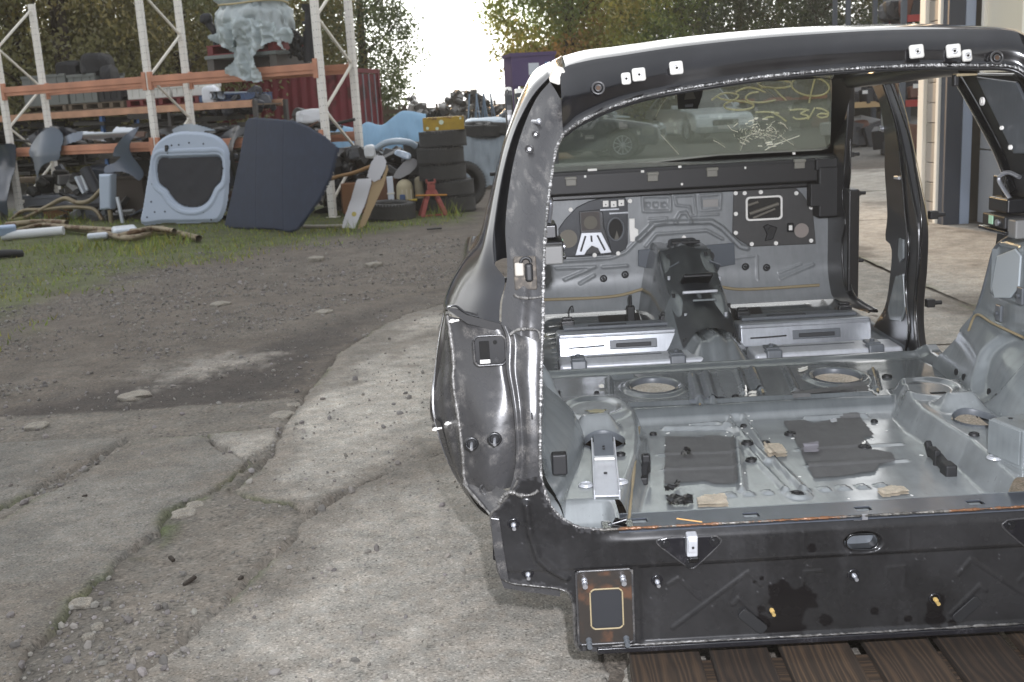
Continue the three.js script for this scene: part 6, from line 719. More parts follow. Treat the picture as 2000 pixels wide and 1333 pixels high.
// ---------------------------------------------------------------- loose things lying in the car
{
  const felt = std(0xe6d8c4, 0.95, { map: rep(grain, 0.12), bumpMap: rep(grainB, 0.1), bumpScale: 0.002 });
  const scrap = (name, label, cat, px, y, m, thick = 0.006, group) => { const q = FL(px, y), cx = q.reduce((a, p) => a + p[0], 0) / q.length, cz = q.reduce((a, p) => a + p[1], 0) / q.length; const xs = range(Math.min(...q.map((p) => p[0])), Math.max(...q.map((p) => p[0])), 0.004), zs = range(Math.max(...q.map((p) => p[1])), Math.min(...q.map((p) => p[1])), 0.004); const sheet = (d) => { const g = gridSheet(xs, zs, (x, z) => [floorY(x, z) + d + 0.004 * fbm(x * 30, z * 30, 2), 1, 1, 1], (x, z) => polyDist(q, x, z) > 0.004 * (noise(x * 160, z * 160) - 0.5)); g.deleteAttribute('color'); return bare(g); }; void cx; void cz; return tag(mesh(name, [sheet(thick), sheet(0.001)], m), label, cat, group); };
  scrap('felt_patch', 'beige felt patch on the floor channel between the two dark mats', 'felt patch', [[1489, 870], [1520, 867], [1532, 873], [1541, 889], [1520, 890], [1500, 896]], 0.455, felt, 0.01);
  scrap('felt_patch', 'beige felt patch at the sill beside the black tape', 'felt patch', [[1360, 977], [1378, 971], [1418, 967], [1426, 990], [1362, 993]], 0.45, felt, 0.008); scrap('felt_patch', 'beige felt patch at the sill behind the right dark mat', 'felt patch', [[1712, 960], [1740, 953], [1765, 954], [1780, 966], [1722, 973]], 0.45, felt, 0.008);
  scrap('felt_patch', 'grey felt square lying on the right dark mat', 'felt patch', [[1566, 872], [1600, 867], [1601, 888], [1570, 891]], 0.453, std(0x77757a, 0.95), 0.012); scrap('felt_patch', 'crumpled olive foam scrap on the left wheel arch', 'foam scrap', [[1142, 812], [1160, 805], [1190, 806], [1180, 818], [1150, 820]], 0.53, std(0x8f8a70, 0.95), 0.012);
  const tape = std(0x151516, 0.35, { clearcoat: 0.3 }); const crumple = (name, label, px, y) => { const q = FL(px, y), xs = range(Math.min(...q.map((p) => p[0])), Math.max(...q.map((p) => p[0])), 0.003), zs = range(Math.max(...q.map((p) => p[1])), Math.min(...q.map((p) => p[1])), 0.003); const g = gridSheet(xs, zs, (x, z) => [floorY(x, z) + 0.004 + 0.02 * fbm(x * 60 + 4, z * 60, 3), 1, 1, 1], (x, z) => polyDist(q, x, z) > 0.006 * (noise(x * 120, z * 120) - 0.5)); g.deleteAttribute('color'); tag(mesh(name, bare(g), tape), label, 'tape scrap'); };
  crumple('tape_scrap', 'crumpled black tape at the sill left of the beige patch', [[1300, 972], [1330, 976], [1356, 975], [1355, 992], [1305, 995]], 0.45); crumple('tape_scrap', 'short black tape strip below the left dark mat', [[1294, 957], [1312, 953], [1322, 944], [1330, 948], [1328, 960], [1300, 965]], 0.45); crumple('tape_scrap', 'small black rag lying on the left dark mat', [[1328, 888], [1345, 879], [1356, 892], [1335, 895]], 0.455);
  const paper = std(0xe6e4dc, 0.8); scrap('paper_scrap', 'white paper scrap on the middle of the floor', 'paper scrap', [[1458, 788], [1466, 781], [1480, 782], [1479, 789]], 0.47, paper, 0.012); scrap('paper_scrap', 'small white torn piece just left of the larger paper scrap', 'paper scrap', [[1453, 772], [1460, 774], [1461, 781], [1454, 780]], 0.48, paper, 0.014); scrap('paper_scrap', 'white plastic strip near the right fuel opening', 'plastic strip', [[1556, 724], [1578, 718], [1580, 722], [1562, 728]], 0.49, paper, 0.008); scrap('paper_scrap', 'bright foil scrap at the top of the right dark mat', 'foil scrap', [[1620, 822], [1634, 819], [1637, 828], [1622, 829]], 0.455, C.silver, 0.012); scrap('paper_scrap', 'tiny white chip beside the right black plug', 'paper scrap', [[1681, 866], [1692, 864], [1694, 869], [1683, 871]], 0.46, paper, 0.014); scrap('paper_scrap', 'round white cap left of the left fuel opening', 'plastic cap', [[1168, 756], [1176, 753], [1182, 757], [1175, 760]], 0.49, paper, 0.006);
  { const a = PY(1322, 1016, 0.5), b = PY(1372, 1022, 0.5); tag(mesh('straw', rod(V3(a.x, 0.503, a.z), V3(b.x, 0.502, b.z), 0.0018, 6), std(0xb98f5a, 0.8)), 'thin dry straw lying on the sill', 'straw'); }
}
// ---------------------------------------------------------------- pallets under the shell
{
  const wood = [0, 1, 2].map((k) => std([0x8d8476, 0x786f64, 0x9c9384][k], 0.85, { map: rep(woodG, 0.5, 0.16), bumpMap: rep(woodG, 0.5, 0.16), bumpScale: 0.001 }));
  const grainAlong = (g, sx) => { const u = g.attributes.uv, p = g.attributes.position; for (let i = 0; i < u.count; i++) u.setXY(i, p.getZ(i) * 1.0 + sx, p.getX(i) + p.getY(i) + sx * 3.7); return g; };
  const pallet = (name, label, x, z, turn, bounds) => {
    const t = thing(name, label, 'pallet', [x, 0, z], turn, 'wooden pallets under the car shell');
    bounds.forEach(([a, b], i) => { const g = grainAlong(rbox(b - a, 0.024, 1.2, 0.004, (a + b) / 2, 0.137 + 0.002 * ((i * 7) % 3 - 1), 0), i * 0.83); mesh('plank', g, wood[i % 3], t); });
    for (const zz of [-0.55, 0, 0.42, 0.55]) mesh('cross_board', rbox(1.0, 0.022, 0.12, 0.003, 0, 0.113, zz), wood[2], t);
    for (const xx of [-0.42, 0, 0.42]) for (const zz of [-0.52, 0, 0.5]) mesh('block', rbox(0.12, 0.078, 0.14, 0.004, xx, 0.062, zz), wood[1], t); for (const xx of [-0.42, 0, 0.42]) mesh('runner', rbox(0.1, 0.022, 1.2, 0.003, xx, 0.012, 0), wood[1], t); return t;
  };
  pallet('wooden_pallet', 'brown wooden pallet under the tail panel, with grainy planks', 0.0, -0.44, R(-2), [[-0.5, -0.335], [-0.31, -0.175], [-0.145, 0.015], [0.055, 0.205], [0.225, 0.375], [0.4, 0.52]]);
  pallet('wooden_pallet', 'wooden pallet under the front half of the shell, behind the first', 0.0, -1.67, R(1), [[-0.5, -0.36], [-0.3, -0.16], [-0.1, 0.05], [0.1, 0.25], [0.3, 0.5]]);
  const k = thing('timber_block', 'dark timber beam carrying the shell on the pallet', 'timber beam', [0, 0.15, -0.55]); mesh('beam', rbox(1.1, 0.09, 0.1, 0.006, 0, 0.045, 0), wood[1], k); const k2 = thing('timber_block', 'second timber beam under the middle of the shell', 'timber beam', [0, 0.15, -1.38]); mesh('beam', rbox(1.1, 0.22, 0.1, 0.006, 0, 0.11, 0), wood[1], k2);
}
// ---------------------------------------------------------------- front rack
const RP = V3(-3.15, 0, -13.06), RA = R(25.7), RD = V3(-Math.cos(RA), 0, -Math.sin(RA)), RN = V3(Math.sin(RA), 0, -Math.cos(RA));   // foot of the right front upright, along the rack to the left, and away from the viewpoint
const RK = (s, y, t) => RP.clone().addScaledVector(RD, s).addScaledVector(RN, t).add(V3(0, y, 0));
class Sheet {   // a real plane with its own x and y in metres
  constructor(o, ex, ey) { this.o = o; this.ex = ex.clone().normalize(); this.ey = ey.clone().addScaledVector(this.ex, -ey.dot(this.ex)).normalize(); this.n = this.ex.clone().cross(this.ey); this.m = new THREE.Matrix4().makeBasis(this.ex, this.ey, this.n).setPosition(o); }
  px(u, v) { const p = PN(u, v, this.o, this.n).sub(this.o); return [p.dot(this.ex), p.dot(this.ey)]; }
  all(l) { return l.map(([u, v]) => this.px(u, v)); }
  put(g) { return bare(g).applyMatrix4(this.m); }
  at(x, y, z = 0) { return V3(x, y, z).applyMatrix4(this.m); }
}
const rackPlane = (t) => new Sheet(RK(0, 0, t), RD.clone().negate(), V3(0, 1, 0));
const bent = (sh, outline, step, zf, cf) => { const q = outline, x0 = Math.min(...q.map((p) => p[0])), x1 = Math.max(...q.map((p) => p[0])), y0 = Math.min(...q.map((p) => p[1])), y1 = Math.max(...q.map((p) => p[1])); const f = reliefXY(x0, x1, y0, y1, step, zf, (x, y) => polyDist(q, x, y) > -step * 0.4, cf), b = reliefXY(x0, x1, y0, y1, step, (x, y) => zf(x, y) - 0.012, (x, y) => polyDist(q, x, y) > -step * 0.4, cf); return sh.put(join([f, b])); };
const smoothPoly = (l, n = 80) => { const c = new THREE.CatmullRomCurve3(l.map(([x, y]) => V3(x, y, 0)), true, 'centripetal'); return Array.from({ length: n }, (_, i) => { const p = c.getPoint(i / n); return [p.x, p.y]; }); };
const punched = tex(64, 128, (u, v) => { const hole = (a, b) => Math.hypot((u - a) * 1.0, (v - b) * 2) < 0.09; return hole(0.28, 0.25) || hole(0.72, 0.32) ? [105, 100, 94] : [226, 222, 214]; });
const K = {};
K.white = std(0xd9d4c8, 0.6); K.punch = std(0xffffff, 0.6, { map: rep(punched, 0.09, 0.10) }); K.orange = std(0xd09274, 0.6, { map: rep(rustN, 1.4) });
{
  const r = thing('pallet_rack', 'tall white pallet rack with orange beams along the grass', 'pallet rack'), bay = 3.05, dep = 0.82;
  const ry = Math.atan2(-RD.z, RD.x);
  const post = (s, t, h, m) => { const p = RK(s, h / 2, t), o = mesh('upright', rbox(0.10, h, 0.075, 0.006, 0, 0, 0), m, r); o.position.copy(p); o.rotation.y = ry; const f = mesh('foot_plate', box(0.16, 0.01, 0.13), K.white, r); f.position.copy(RK(s, 0.005, t)); f.rotation.y = ry; };
  for (let k = 0; k < 3; k++) { const h = k === 2 ? 3.42 : 4.6; post(k * bay, 0, h, K.punch); post(k * bay, dep, h, K.punch); let up = k !== 1; for (let y = 0.25; y < h - 0.6; y += 0.62) { mesh('brace', bar(RK(k * bay, up ? y : y + 0.58, 0.05), RK(k * bay, up ? y + 0.58 : y, dep - 0.05), 0.035, 0.03, V3(0, 1, 0), 0.004), K.white, r); up = !up; } }
  for (let k = 0; k < 2; k++) for (const y of [1.08, 2.03]) for (const t of [-0.03, dep + 0.02]) {
    const a = k * bay + 0.055, b = (k + 1) * bay - 0.055; mesh('beam', [bar(RK(a, y + 0.025, t), RK(b, y + 0.025, t), 0.045, 0.09, V3(0, 1, 0), 0.004), bar(RK(a, y - 0.045, t + 0.012), RK(b, y - 0.045, t + 0.012), 0.04, 0.05, V3(0, 1, 0), 0.004)], K.orange, r);
    for (const s of [a, b]) mesh('beam_plate', bar(RK(s - 0.008, y - 0.13, t), RK(s - 0.008, y + 0.13, t), 0.07, 0.05, RN, 0.004), K.orange, r);
  }
  mesh('deck_rail', bar(RK(0.1, 1.14, 0.4), RK(6, 1.14, 0.4), 0.5, 0.03, V3(0, 1, 0)), M_wood, r);
}
// ---------------------------------------------------------------- things on the upper level: pallet with the wrapped bundle
const redPl = std(0x7a2a2c, 0.6, { map: rep(rustN, 1) });
function pallet2(name, label, c, turn, m, w = 1.2, d = 0.8, group) { const t = thing(name, label, 'pallet', c.toArray(), turn, group); for (let i = 0; i < 5; i++) mesh('plank', rbox(w, 0.02, 0.12, 0.003, 0, 0.13, -d / 2 + 0.07 + i * (d - 0.14) / 4), m, t); for (const x of [-w / 2 + 0.07, 0, w / 2 - 0.07]) mesh('runner', rbox(0.1, 0.1, d, 0.004, x, 0.065, 0), m, t); for (const z of [-d / 2 + 0.06, d / 2 - 0.06]) mesh('base_board', rbox(w, 0.018, 0.1, 0.003, 0, 0.009, z), m, t); return t; }
const rackTurn = Math.atan2(-RD.z, RD.x) + Math.PI;
{
  const BS = 1.22, rp = rackPlane(0.35), [sx] = rp.px(502, 110); const s = -sx;
  const g = thing('grey_skid', 'grey steel skid on the upper beams beneath the red pallet', 'skid', RK(s, 2.10, 0.38).toArray(), rackTurn); for (const x of [-0.55, 0, 0.55]) mesh('foot', rbox(0.12, 0.16, 0.8, 0.005, x, 0.08, 0), std(0x55524e, 0.7), g); mesh('deck', rbox(1.25, 0.05, 0.85, 0.005, 0, 0.185, 0), std(0x6e7472, 0.6), g);
  pallet2('plastic_pallet', 'red plastic pallet under the wrapped bundle on the rack', RK(s, 2.31, 0.38), rackTurn, redPl);
  // bundle: draped translucent film round a lump
  const film = std(0xc6d0d1, 0.36, { transmission: 0.35, thickness: 0, clearcoat: 0.3 }), b = thing('wrapped_bundle', 'engine wrapped in pale blue plastic film on the red pallet', 'wrapped bundle', RK(s, 2.43, 0.38).toArray(), rackTurn); b.scale.setScalar(BS);
  const rows = []; for (let j = 0; j <= 44; j++) { const v = j / 44, row = []; for (let i = 0; i <= 90; i++) { const a = (i / 90) * 2 * Math.PI, w = fbm(Math.cos(a) * 2.5 + 7, Math.sin(a) * 2.5 + v * 3, 4), f = 1 + 0.22 * (w - 0.5) + 0.09 * Math.abs(Math.sin(a * 9 + 6 * w)) * (0.4 + v) + 0.05 * (fbm(a * 7, v * 9, 3) - 0.5) - 0.13 * Math.abs(fbm(Math.cos(a) * 4 + 3, Math.sin(a) * 4 + v * 5, 2) - 0.5) * (0.5 + v) - 0.08 * Math.abs(noise(Math.cos(a) * 9 + v * 3, Math.sin(a) * 9 + v * 12) - 0.5); const waist = 1 - 0.16 * Math.exp(-Math.pow((v - 0.55) / 0.07, 2)); let rx = 0.47 * Math.sqrt(Math.min(1, v * 3.2 + 0.001)) * waist * f, rz = 0.36 * Math.sqrt(Math.min(1, v * 3.2 + 0.001)) * waist * f; let y = mix(0.92, 0.06, v) + 0.10 * (fbm(a * 1.5 + 3, 5, 2) - 0.5) * v; row.push(V3(Math.cos(a) * rx, y, Math.sin(a) * rz)); } row[90] = row[0].clone(); rows.push(row); }
  mesh('film_cover', patch(rows), film, b); mesh('engine_core', [at(lump(0.33, 1, 3), 0, 0.42, 0), box(0.5, 0.3, 0.4, 0.05, 0.2, 0)], std(0x8d979a, 0.7), b); mesh('strap', tube(Array.from({ length: 24 }, (_, i) => { const a = (i / 24) * 6.283; return V3(Math.cos(a) * 0.43, 0.46 + 0.01 * Math.sin(a * 3), Math.sin(a) * 0.335); }), 0.012, 6, 100, true), std(0xb8a985, 0.7), b);
  // tail of film hanging over the beam towards the viewer
  const hp = rackPlane(-0.12), hang = (l, k) => { const q = smoothPoly(hp.all(l), 70); const g = bent(hp, q, 0.014, (x, y) => 0.10 * Math.sin(x * 26 + 3 * fbm(x * 5, y * 4, 2)) * 0.5 + 0.10 * fbm(x * 7 + k, y * 3, 3) - 0.10 * Math.abs(noise(x * 13 + y * 5, y * 9 + k) - 0.5) - 0.06 * Math.abs(noise(x * 24 - y * 8 + k, y * 15) - 0.5) + (k ? 0.05 : 0)); mesh('film_tail', g.applyMatrix4(b.matrixWorld.clone().invert()), film, b); };
  b.updateMatrixWorld(); hang([[452, 40], [505, 42], [520, 75], [500, 110], [508, 140], [512, 158], [490, 160], [462, 150], [448, 143], [455, 110], [440, 80]], 0); hang([[452, 42], [470, 50], [460, 90], [440, 92], [420, 82], [416, 70], [432, 62]], 2); hang([[505, 45], [545, 48], [556, 78], [562, 100], [548, 82], [530, 84], [520, 95], [512, 80]], 4); hang([[555, 55], [578, 58], [582, 68], [570, 84], [558, 80]], 5);
  { const q = rackPlane(0.2), p = (u, v) => q.at(...q.px(u, v)); const t = thing('suspension_arm', 'black suspension arm leaning left of the wrapped bundle', 'metal arm', [0, 0, 0]); mesh('arm_bar', [rod(p(402, 40), p(420, 62), 0.06, 10, 0.05), rod(p(418, 58), p(424, 108), 0.045, 10)], std(0x15161a, 0.6), t); mesh('arm_knob', at(lump(0.085, 0.9, 2), ...p(403, 37).toArray()), std(0x15161a, 0.6), t); }
  { const q = rackPlane(0.25), p = (u, v) => q.at(...q.px(u, v)); const t = thing('strut_leg', 'black upright shock absorber strut beside the right frame', 'strut', [0, 0, 0]); mesh('strut_body', [rod(p(604, 120), p(602, 60), 0.075, 14), rod(p(602, 60), p(602, 18), 0.05, 12)], std(0x17181d, 0.55), t); mesh('strut_cap', [rod(p(601, 22), p(601, 8), 0.07, 14, 0.09), rod(p(602, 48), p(602, 42), 0.085, 14)], std(0x17181d, 0.55), t); const h = []; for (let i = 0; i < 46; i++) { const c = p(rr(566, 598), rr(58, 118)); h.push(at(lump(rr(0.02, 0.06), 0.7, i % 7), c.x, c.y, c.z, rr(0, 3), rr(0, 3))); } tag(mesh('engine_scrap', h, std(0x1d1d1d, 0.6)), 'dark tangle of engine parts between bundle and strut', 'engine parts', null, 'stuff'); }
}
// ---------------------------------------------------------------- lower level and what hangs from it
const greyBlue = (c, o = {}) => std(c, 0.32, { clearcoat: 0.6, clearcoatRoughness: 0.2, ...o });
function panel(name, label, cat, t, px, color, zf, step = 0.016, n = 90, sharp = false, group) { const sh = rackPlane(t), q = sharp ? sh.all(px) : smoothPoly(sh.all(px), n), th = thing(name, label, cat, [0, 0, 0], 0, group); mesh('skin', bent(sh, q, step, zf), typeof color === 'number' ? greyBlue(color) : color, th); return [th, sh]; }
panel('fender', 'dark blue fender hanging at the left picture edge', 'fender', -0.2, [[-30, 290], [0, 284], [30, 282], [32, 300], [27, 350], [24, 395], [18, 440], [10, 450], [0, 440], [-30, 430]], 0x2f3848, (x, y) => 0.06 * Math.sin(y * 5) + 0.1 * fbm(x * 3, y * 3, 2));
panel('fender', 'blue grey fender draped over the lower beam near the left frame', 'fender', -0.18, [[50, 290], [58, 272], [75, 256], [95, 250], [105, 258], [112, 270], [114, 300], [113, 312], [100, 316], [86, 324], [76, 338], [71, 348], [66, 335], [60, 312], [52, 305]], 0x43505e, (x, y) => 0.14 * sm(1.0, 1.5, y) * -1 + 0.05 * Math.sin(x * 7));
panel('fender', 'slate grey fender with wheel arch hanging right of the silver bumper bar', 'fender', -0.2, [[262, 256], [275, 248], [272, 262], [258, 285], [256, 300], [268, 322], [275, 338], [262, 354], [250, 345], [240, 340], [225, 336], [200, 338], [199, 326], [215, 318], [228, 306], [212, 306], [215, 294], [235, 276]], 0x4f5969, (x, y) => 0.09 * Math.sin(y * 4 + x * 3), 0.012, 110);
panel('bumper_bar', 'silver perforated bumper bar lying on the lower shelf', 'bumper bar', 0.05, [[156, 262], [158, 256], [190, 258], [222, 258], [222, 248], [264, 250], [266, 262], [250, 268], [222, 270], [214, 278], [160, 272]], std(0xb9bec4, 0.4, { metalness: 0.4 }), (x, y) => 0.04 * Math.sin(y * 30), 0.011, 0, true);
panel('body_panel', 'black body panel with vents lying on the left of the lower shelf', 'body panel', 0.1, [[62, 268], [80, 254], [108, 246], [140, 250], [160, 258], [150, 272], [120, 280], [90, 279], [70, 282]], 0x2a2d36, (x, y) => 0.12 * fbm(x * 4, y * 4, 3));
panel('body_panel', 'grey body panel lying just left of the silver bumper bar', 'body panel', 0.0, [[112, 276], [135, 264], [160, 258], [158, 272], [140, 280], [118, 284]], 0x8690a0, (x) => 0.05 * Math.sin(x * 9));
panel('bonnet', 'black glossy bonnet edge lying behind the pale bonnet', 'bonnet', 0.3, [[298, 262], [320, 250], [350, 244], [380, 243], [420, 250], [428, 262], [400, 266], [350, 262], [310, 276]], 0x1d1e22, (x, y) => 0.1 * fbm(x * 4, y * 6, 2));
panel('bonnet', 'silver bonnet edge lying on top of the dark ones', 'bonnet', 0.12, [[330, 255], [345, 246], [372, 242], [400, 246], [425, 256], [400, 262], [360, 258], [340, 266]], 0x9aa6b2, (x, y) => 0.06 * Math.sin(x * 5));
for (let i = 0; i < 3; i++) panel('bumper', ['dark bumper skin standing left of the navy bonnet', 'second dark bumper skin tucked under the first', 'glossy black bumper skin touching the navy bonnet'][i], 'bumper', 0.2 - i * 0.12, [[408 + i * 20, 300], [412 + i * 20, 275], [424 + i * 19, 258], [444 + i * 14, 249], [470 + i * 6, 246], [478, 262], [452 + i * 8, 272], [440 + i * 12, 300], [438 + i * 12, 360], [420 + i * 16, 390]], [0x23252a, 0x2d3036, 0x17181b][i], (x, y) => 0.08 * Math.sin(y * 6 + i) + 0.04 * Math.sin(x * 12));
// two bonnets leaning on the rack
{
  const A = PY(280, 436, 0.03), B = PY(440, 434, 0.03), sh = new Sheet(A, B.clone().sub(A), V3(0, 1, 0).addScaledVector(RN, 0.22)), q = smoothPoly(sh.all([[276, 437], [280, 400], [288, 350], [296, 300], [302, 285], [320, 268], [345, 258], [380, 257], [415, 262], [436, 275], [446, 292], [448, 320], [446, 370], [440, 410], [428, 432], [400, 435], [360, 436], [320, 436]]), 100);
  const hole = smoothPoly(sh.all([[312, 312], [340, 309], [400, 307], [430, 308], [434, 320], [432, 352], [420, 366], [408, 390], [392, 402], [360, 402], [340, 388], [328, 370], [312, 355]]), 70);
  const th = thing('bonnet', 'pale blue grey bonnet leaning with its underside and dark liner outward', 'bonnet', [0, 0, 0]);
  mesh('bonnet_frame', bent(sh, q, 0.011, (x, y) => { const d = polyDist(q, x, y), e = -polyDist(hole, x, y); return 0.035 * sm(0.0, 0.05, d) - 0.045 * sm(0.03, -0.005, e) + 0.012 * sm(0.03, 0.02, Math.abs(e - 0.09)); }), std(0x9aa5b4, 0.5), th);
  mesh('liner', bent(sh, hole, 0.014, (x, y) => 0.012 + 0.02 * fbm(x * 6, y * 6, 2)), std(0x25262b, 0.85), th);
  for (const [u, v] of [[338, 285], [352, 284], [372, 280], [400, 282], [330, 300], [300, 360], [298, 395], [305, 415], [325, 414], [400, 415], [425, 385], [438, 330], [440, 355], [290, 425], [415, 430]]) { const p = sh.px(u, v); mesh('punched_hole', sh.put(cyl(0.013, 0.013, 0.006, 12, p[0], p[1], 0.036, Math.PI / 2)), std(0x202227, 0.9), th); }
  { const p = sh.px(329, 291); mesh('catch', sh.put(rbox(0.05, 0.09, 0.03, 0.008, p[0], p[1], 0.045)), std(0x141414, 0.6), th); }
}
{
  const A = PY(425, 441, 0.02), B = PY(575, 455, 0.02), sh = new Sheet(A, B.clone().sub(A), V3(0, 1, 0).addScaledVector(RN, 0.2)), q = sh.all([[420, 441], [436, 405], [452, 360], [466, 310], [475, 265], [480, 236], [486, 231], [500, 230], [530, 232], [575, 236], [600, 246], [628, 265], [648, 287], [646, 305], [638, 345], [620, 390], [600, 425], [583, 450], [570, 455], [540, 449], [480, 448], [440, 446]]);
  const th = thing('bonnet', 'large navy blue bonnet leaning with its painted side outward', 'bonnet', [0, 0, 0]);
  const c1 = sh.px(535, 340); mesh('skin', bent(sh, q, 0.012, (x, y) => 0.07 - 0.09 * Math.pow(x - c1[0], 2) - 0.03 * Math.pow(y - c1[1], 2) - 0.022 * sm(0.012, 0.0, polyDist(q, x, y)) - 0.006 * sm(0.012, 0.0, Math.abs(x - c1[0] - 0.32 + 0.1 * (y - c1[1]))) - 0.006 * sm(0.012, 0.0, Math.abs(x - c1[0] + 0.34 + 0.1 * (y - c1[1]))) + 0.006 * Math.abs(x - c1[0])), std(0x333d51, 0.6, { specularIntensity: 0.4, map: rep(primerDirt, 0.9) }), th);
}
// ---------------------------------------------------------------- exhausts and boxes under the rack
const metalPipe = std(0x8c8068, 0.5, { metalness: 0.45, map: rep(rustN, 0.6) }), alu = std(0xb9bfc6, 0.4, { metalness: 0.45 });
function pipe(label, pts, r, m = metalPipe, group) { const t = tag(mesh('exhaust_pipe', tube(pts, r, 10, pts.length * 8), m), label, 'exhaust pipe', group); return t; }
const gp = (u, v, y, back = 0) => { const p = PY(u, v, y); return p.addScaledVector(RN, back); };
{
  const sh = rackPlane(-0.45), p = (u, v) => sh.at(...sh.px(u, v));
  pipe('long wavy exhaust pipe rising to the silver box', [p(10, 432), p(50, 425), p(90, 405), p(125, 388), p(150, 396), p(175, 392), p(198, 370)], 0.035);
  pipe('bent exhaust pipe crossing behind the wavy one', [p(22, 430), p(45, 412), p(80, 410), p(130, 405), p(180, 408), p(200, 430)], 0.032);
  const g = (u, v, y = 0.06) => PY(u, v, y);
  pipe('lowest exhaust pipe lying in the grass to the right', [g(60, 446), g(100, 440), g(150, 448), g(200, 455), g(250, 466), g(300, 456), g(340, 455), g(388, 466)], 0.04); pipe('second exhaust pipe lying on the ground behind the lowest', [g(20, 455, 0.1), g(80, 440, 0.1), g(130, 444, 0.1), g(200, 448, 0.1), g(260, 452, 0.1), g(320, 446, 0.1)], 0.035);
  pipe('short exhaust pipe at the far left of the pile', [g(12, 440, 0.12), g(50, 436, 0.14), g(90, 434, 0.12), g(130, 436, 0.1)], 0.045); pipe('curved exhaust pipe in front of the pale bonnet', [g(232, 462, 0.08), g(270, 452, 0.12), g(300, 447, 0.12), g(340, 452, 0.1)], 0.038);
  { const c = PY(190, 461, 0.06), t = tag(mesh('heat_shield', rbox(0.25, 0.08, 0.14, 0.03, c.x, c.y, c.z, 0, 0.4), alu), 'small silver heat shield on the left of the exhaust pile', 'heat shield'); void t; const d = PY(243, 452, 0.1); tag(mesh('catalyst_box', rbox(0.3, 0.12, 0.2, 0.04, d.x, d.y, d.z, 0.2, 0.5), alu), 'silver catalyst box in the middle of the exhaust pile', 'catalyst'); const e = PY(55, 458, 0.07); tag(mesh('white_tube', rod(e.clone().add(V3(-0.35, 0, 0)), e.clone().add(V3(0.45, 0.02, -0.05)), 0.06, 12), std(0xc5c7c8, 0.5)), 'pale tube lying behind the lowest exhaust pipe', 'tube'); }
  { const sh2 = rackPlane(-0.5), q = sh2.all([[198, 340], [222, 340], [221, 408], [200, 410]]), t = thing('silencer', 'upright silver silencer box under the slate fender', 'silencer', [0, 0, 0]); mesh('casing', sh2.put(prism(q, 0.14, 0.03)), std(0xa6b2c2, 0.42, { metalness: 0.3 }), t); const a = (u, v) => sh2.at(...sh2.px(u, v)); mesh('outlet', rod(a(214, 410), a(218, 445), 0.035, 10), metalPipe, t); mesh('side_pipe', tube([a(228, 385), a(234, 410), a(240, 440)], 0.03, 8, 20), alu, t); }
  const boxAt = (label, u0, v0, u1, v1, t, d, m, name = 'storage_box', cat = 'box') => { const s2 = rackPlane(t), a = s2.px(u0, v1), b = s2.px(u1, v0), th = thing(name, label, cat, [0, 0, 0]); const w = b[0] - a[0], h = b[1] - a[1]; mesh('body', s2.put(rbox(w, h, d, 0.012, (a[0] + b[0]) / 2, (a[1] + b[1]) / 2, -d / 2)), m, th); mesh('rim', s2.put(rbox(w + 0.02, 0.05, d + 0.02, 0.008, (a[0] + b[0]) / 2, b[1] - 0.02, -d / 2)), m, th); return th; };
  boxAt('grey plastic box under the rack behind the exhaust pipes', 46, 382, 128, 428, 0.1, 0.5, std(0x55585e, 0.7)); boxAt('second grey box under the rack left of the silencer', 131, 380, 200, 432, 0.1, 0.5, std(0x5f6266, 0.7)); boxAt('brown rusty box low under the rack', 85, 408, 128, 430, -0.1, 0.3, std(0x6a4428, 0.8));
  boxAt('dark dusty sack standing between silencer and pale bonnet', 222, 345, 276, 436, 0.0, 0.3, std(0x3a332d, 0.95), 'dark_sack', 'sack'); boxAt('wooden board lying behind under the lower shelf', 30, 345, 135, 358, 0.5, 0.2, M_wood, 'wood_board', 'board');
  const dark = []; for (let i = 0; i < 120; i++) { const s = rr(0.2, 6), y = rr(0.3, 1.0) * (0.6 + 0.4 * rnd()), t = rr(0.1, 0.75), c = RK(s, y, t); dark.push(rnd() < 0.5 ? at(lump(rr(0.06, 0.18), 0.7, i % 9), c.x, c.y, c.z, rr(0, 3), rr(0, 3)) : box(rr(0.1, 0.4), rr(0.04, 0.2), rr(0.1, 0.3), c.x, c.y, c.z, rr(0, 3), rr(0, 3))); } const tint = (l) => l.map((g) => { const r = rnd(), c = r < 0.62 ? [0.02, 0.02, 0.019] : r < 0.74 ? [0.22, 0.22, 0.22] : r < 0.84 ? [0.12, 0.10, 0.075] : r < 0.9 ? [0.10, 0.05, 0.03] : [0.06, 0.07, 0.09], n = g.attributes.position.count, a = new Float32Array(n * 3); for (let j = 0; j < n; j++) a.set(c, j * 3); g.setAttribute('color', new THREE.BufferAttribute(a, 3)); return g; });
  for (let i = 0; i < 150; i++) { const s = rr(0.3, 5.9), t = rr(-0.35, 0.7), y = rr(0.02, 0.5) * (t < 0 ? 0.5 : 1), a = RK(s, y, t), b = a.clone().addScaledVector(RD, rr(-0.5, 0.5)).add(V3(0, rr(-0.15, 0.25), rr(-0.2, 0.2))); b.y = Math.max(0.02, b.y); dark.push(rnd() < 0.5 ? rod(a, b, rr(0.012, 0.035), 7) : rbox(rr(0.06, 0.3), rr(0.02, 0.12), rr(0.05, 0.2), 0.01, a.x, a.y, a.z, rr(-0.6, 0.6), rr(0, 3), rr(-0.6, 0.6))); }
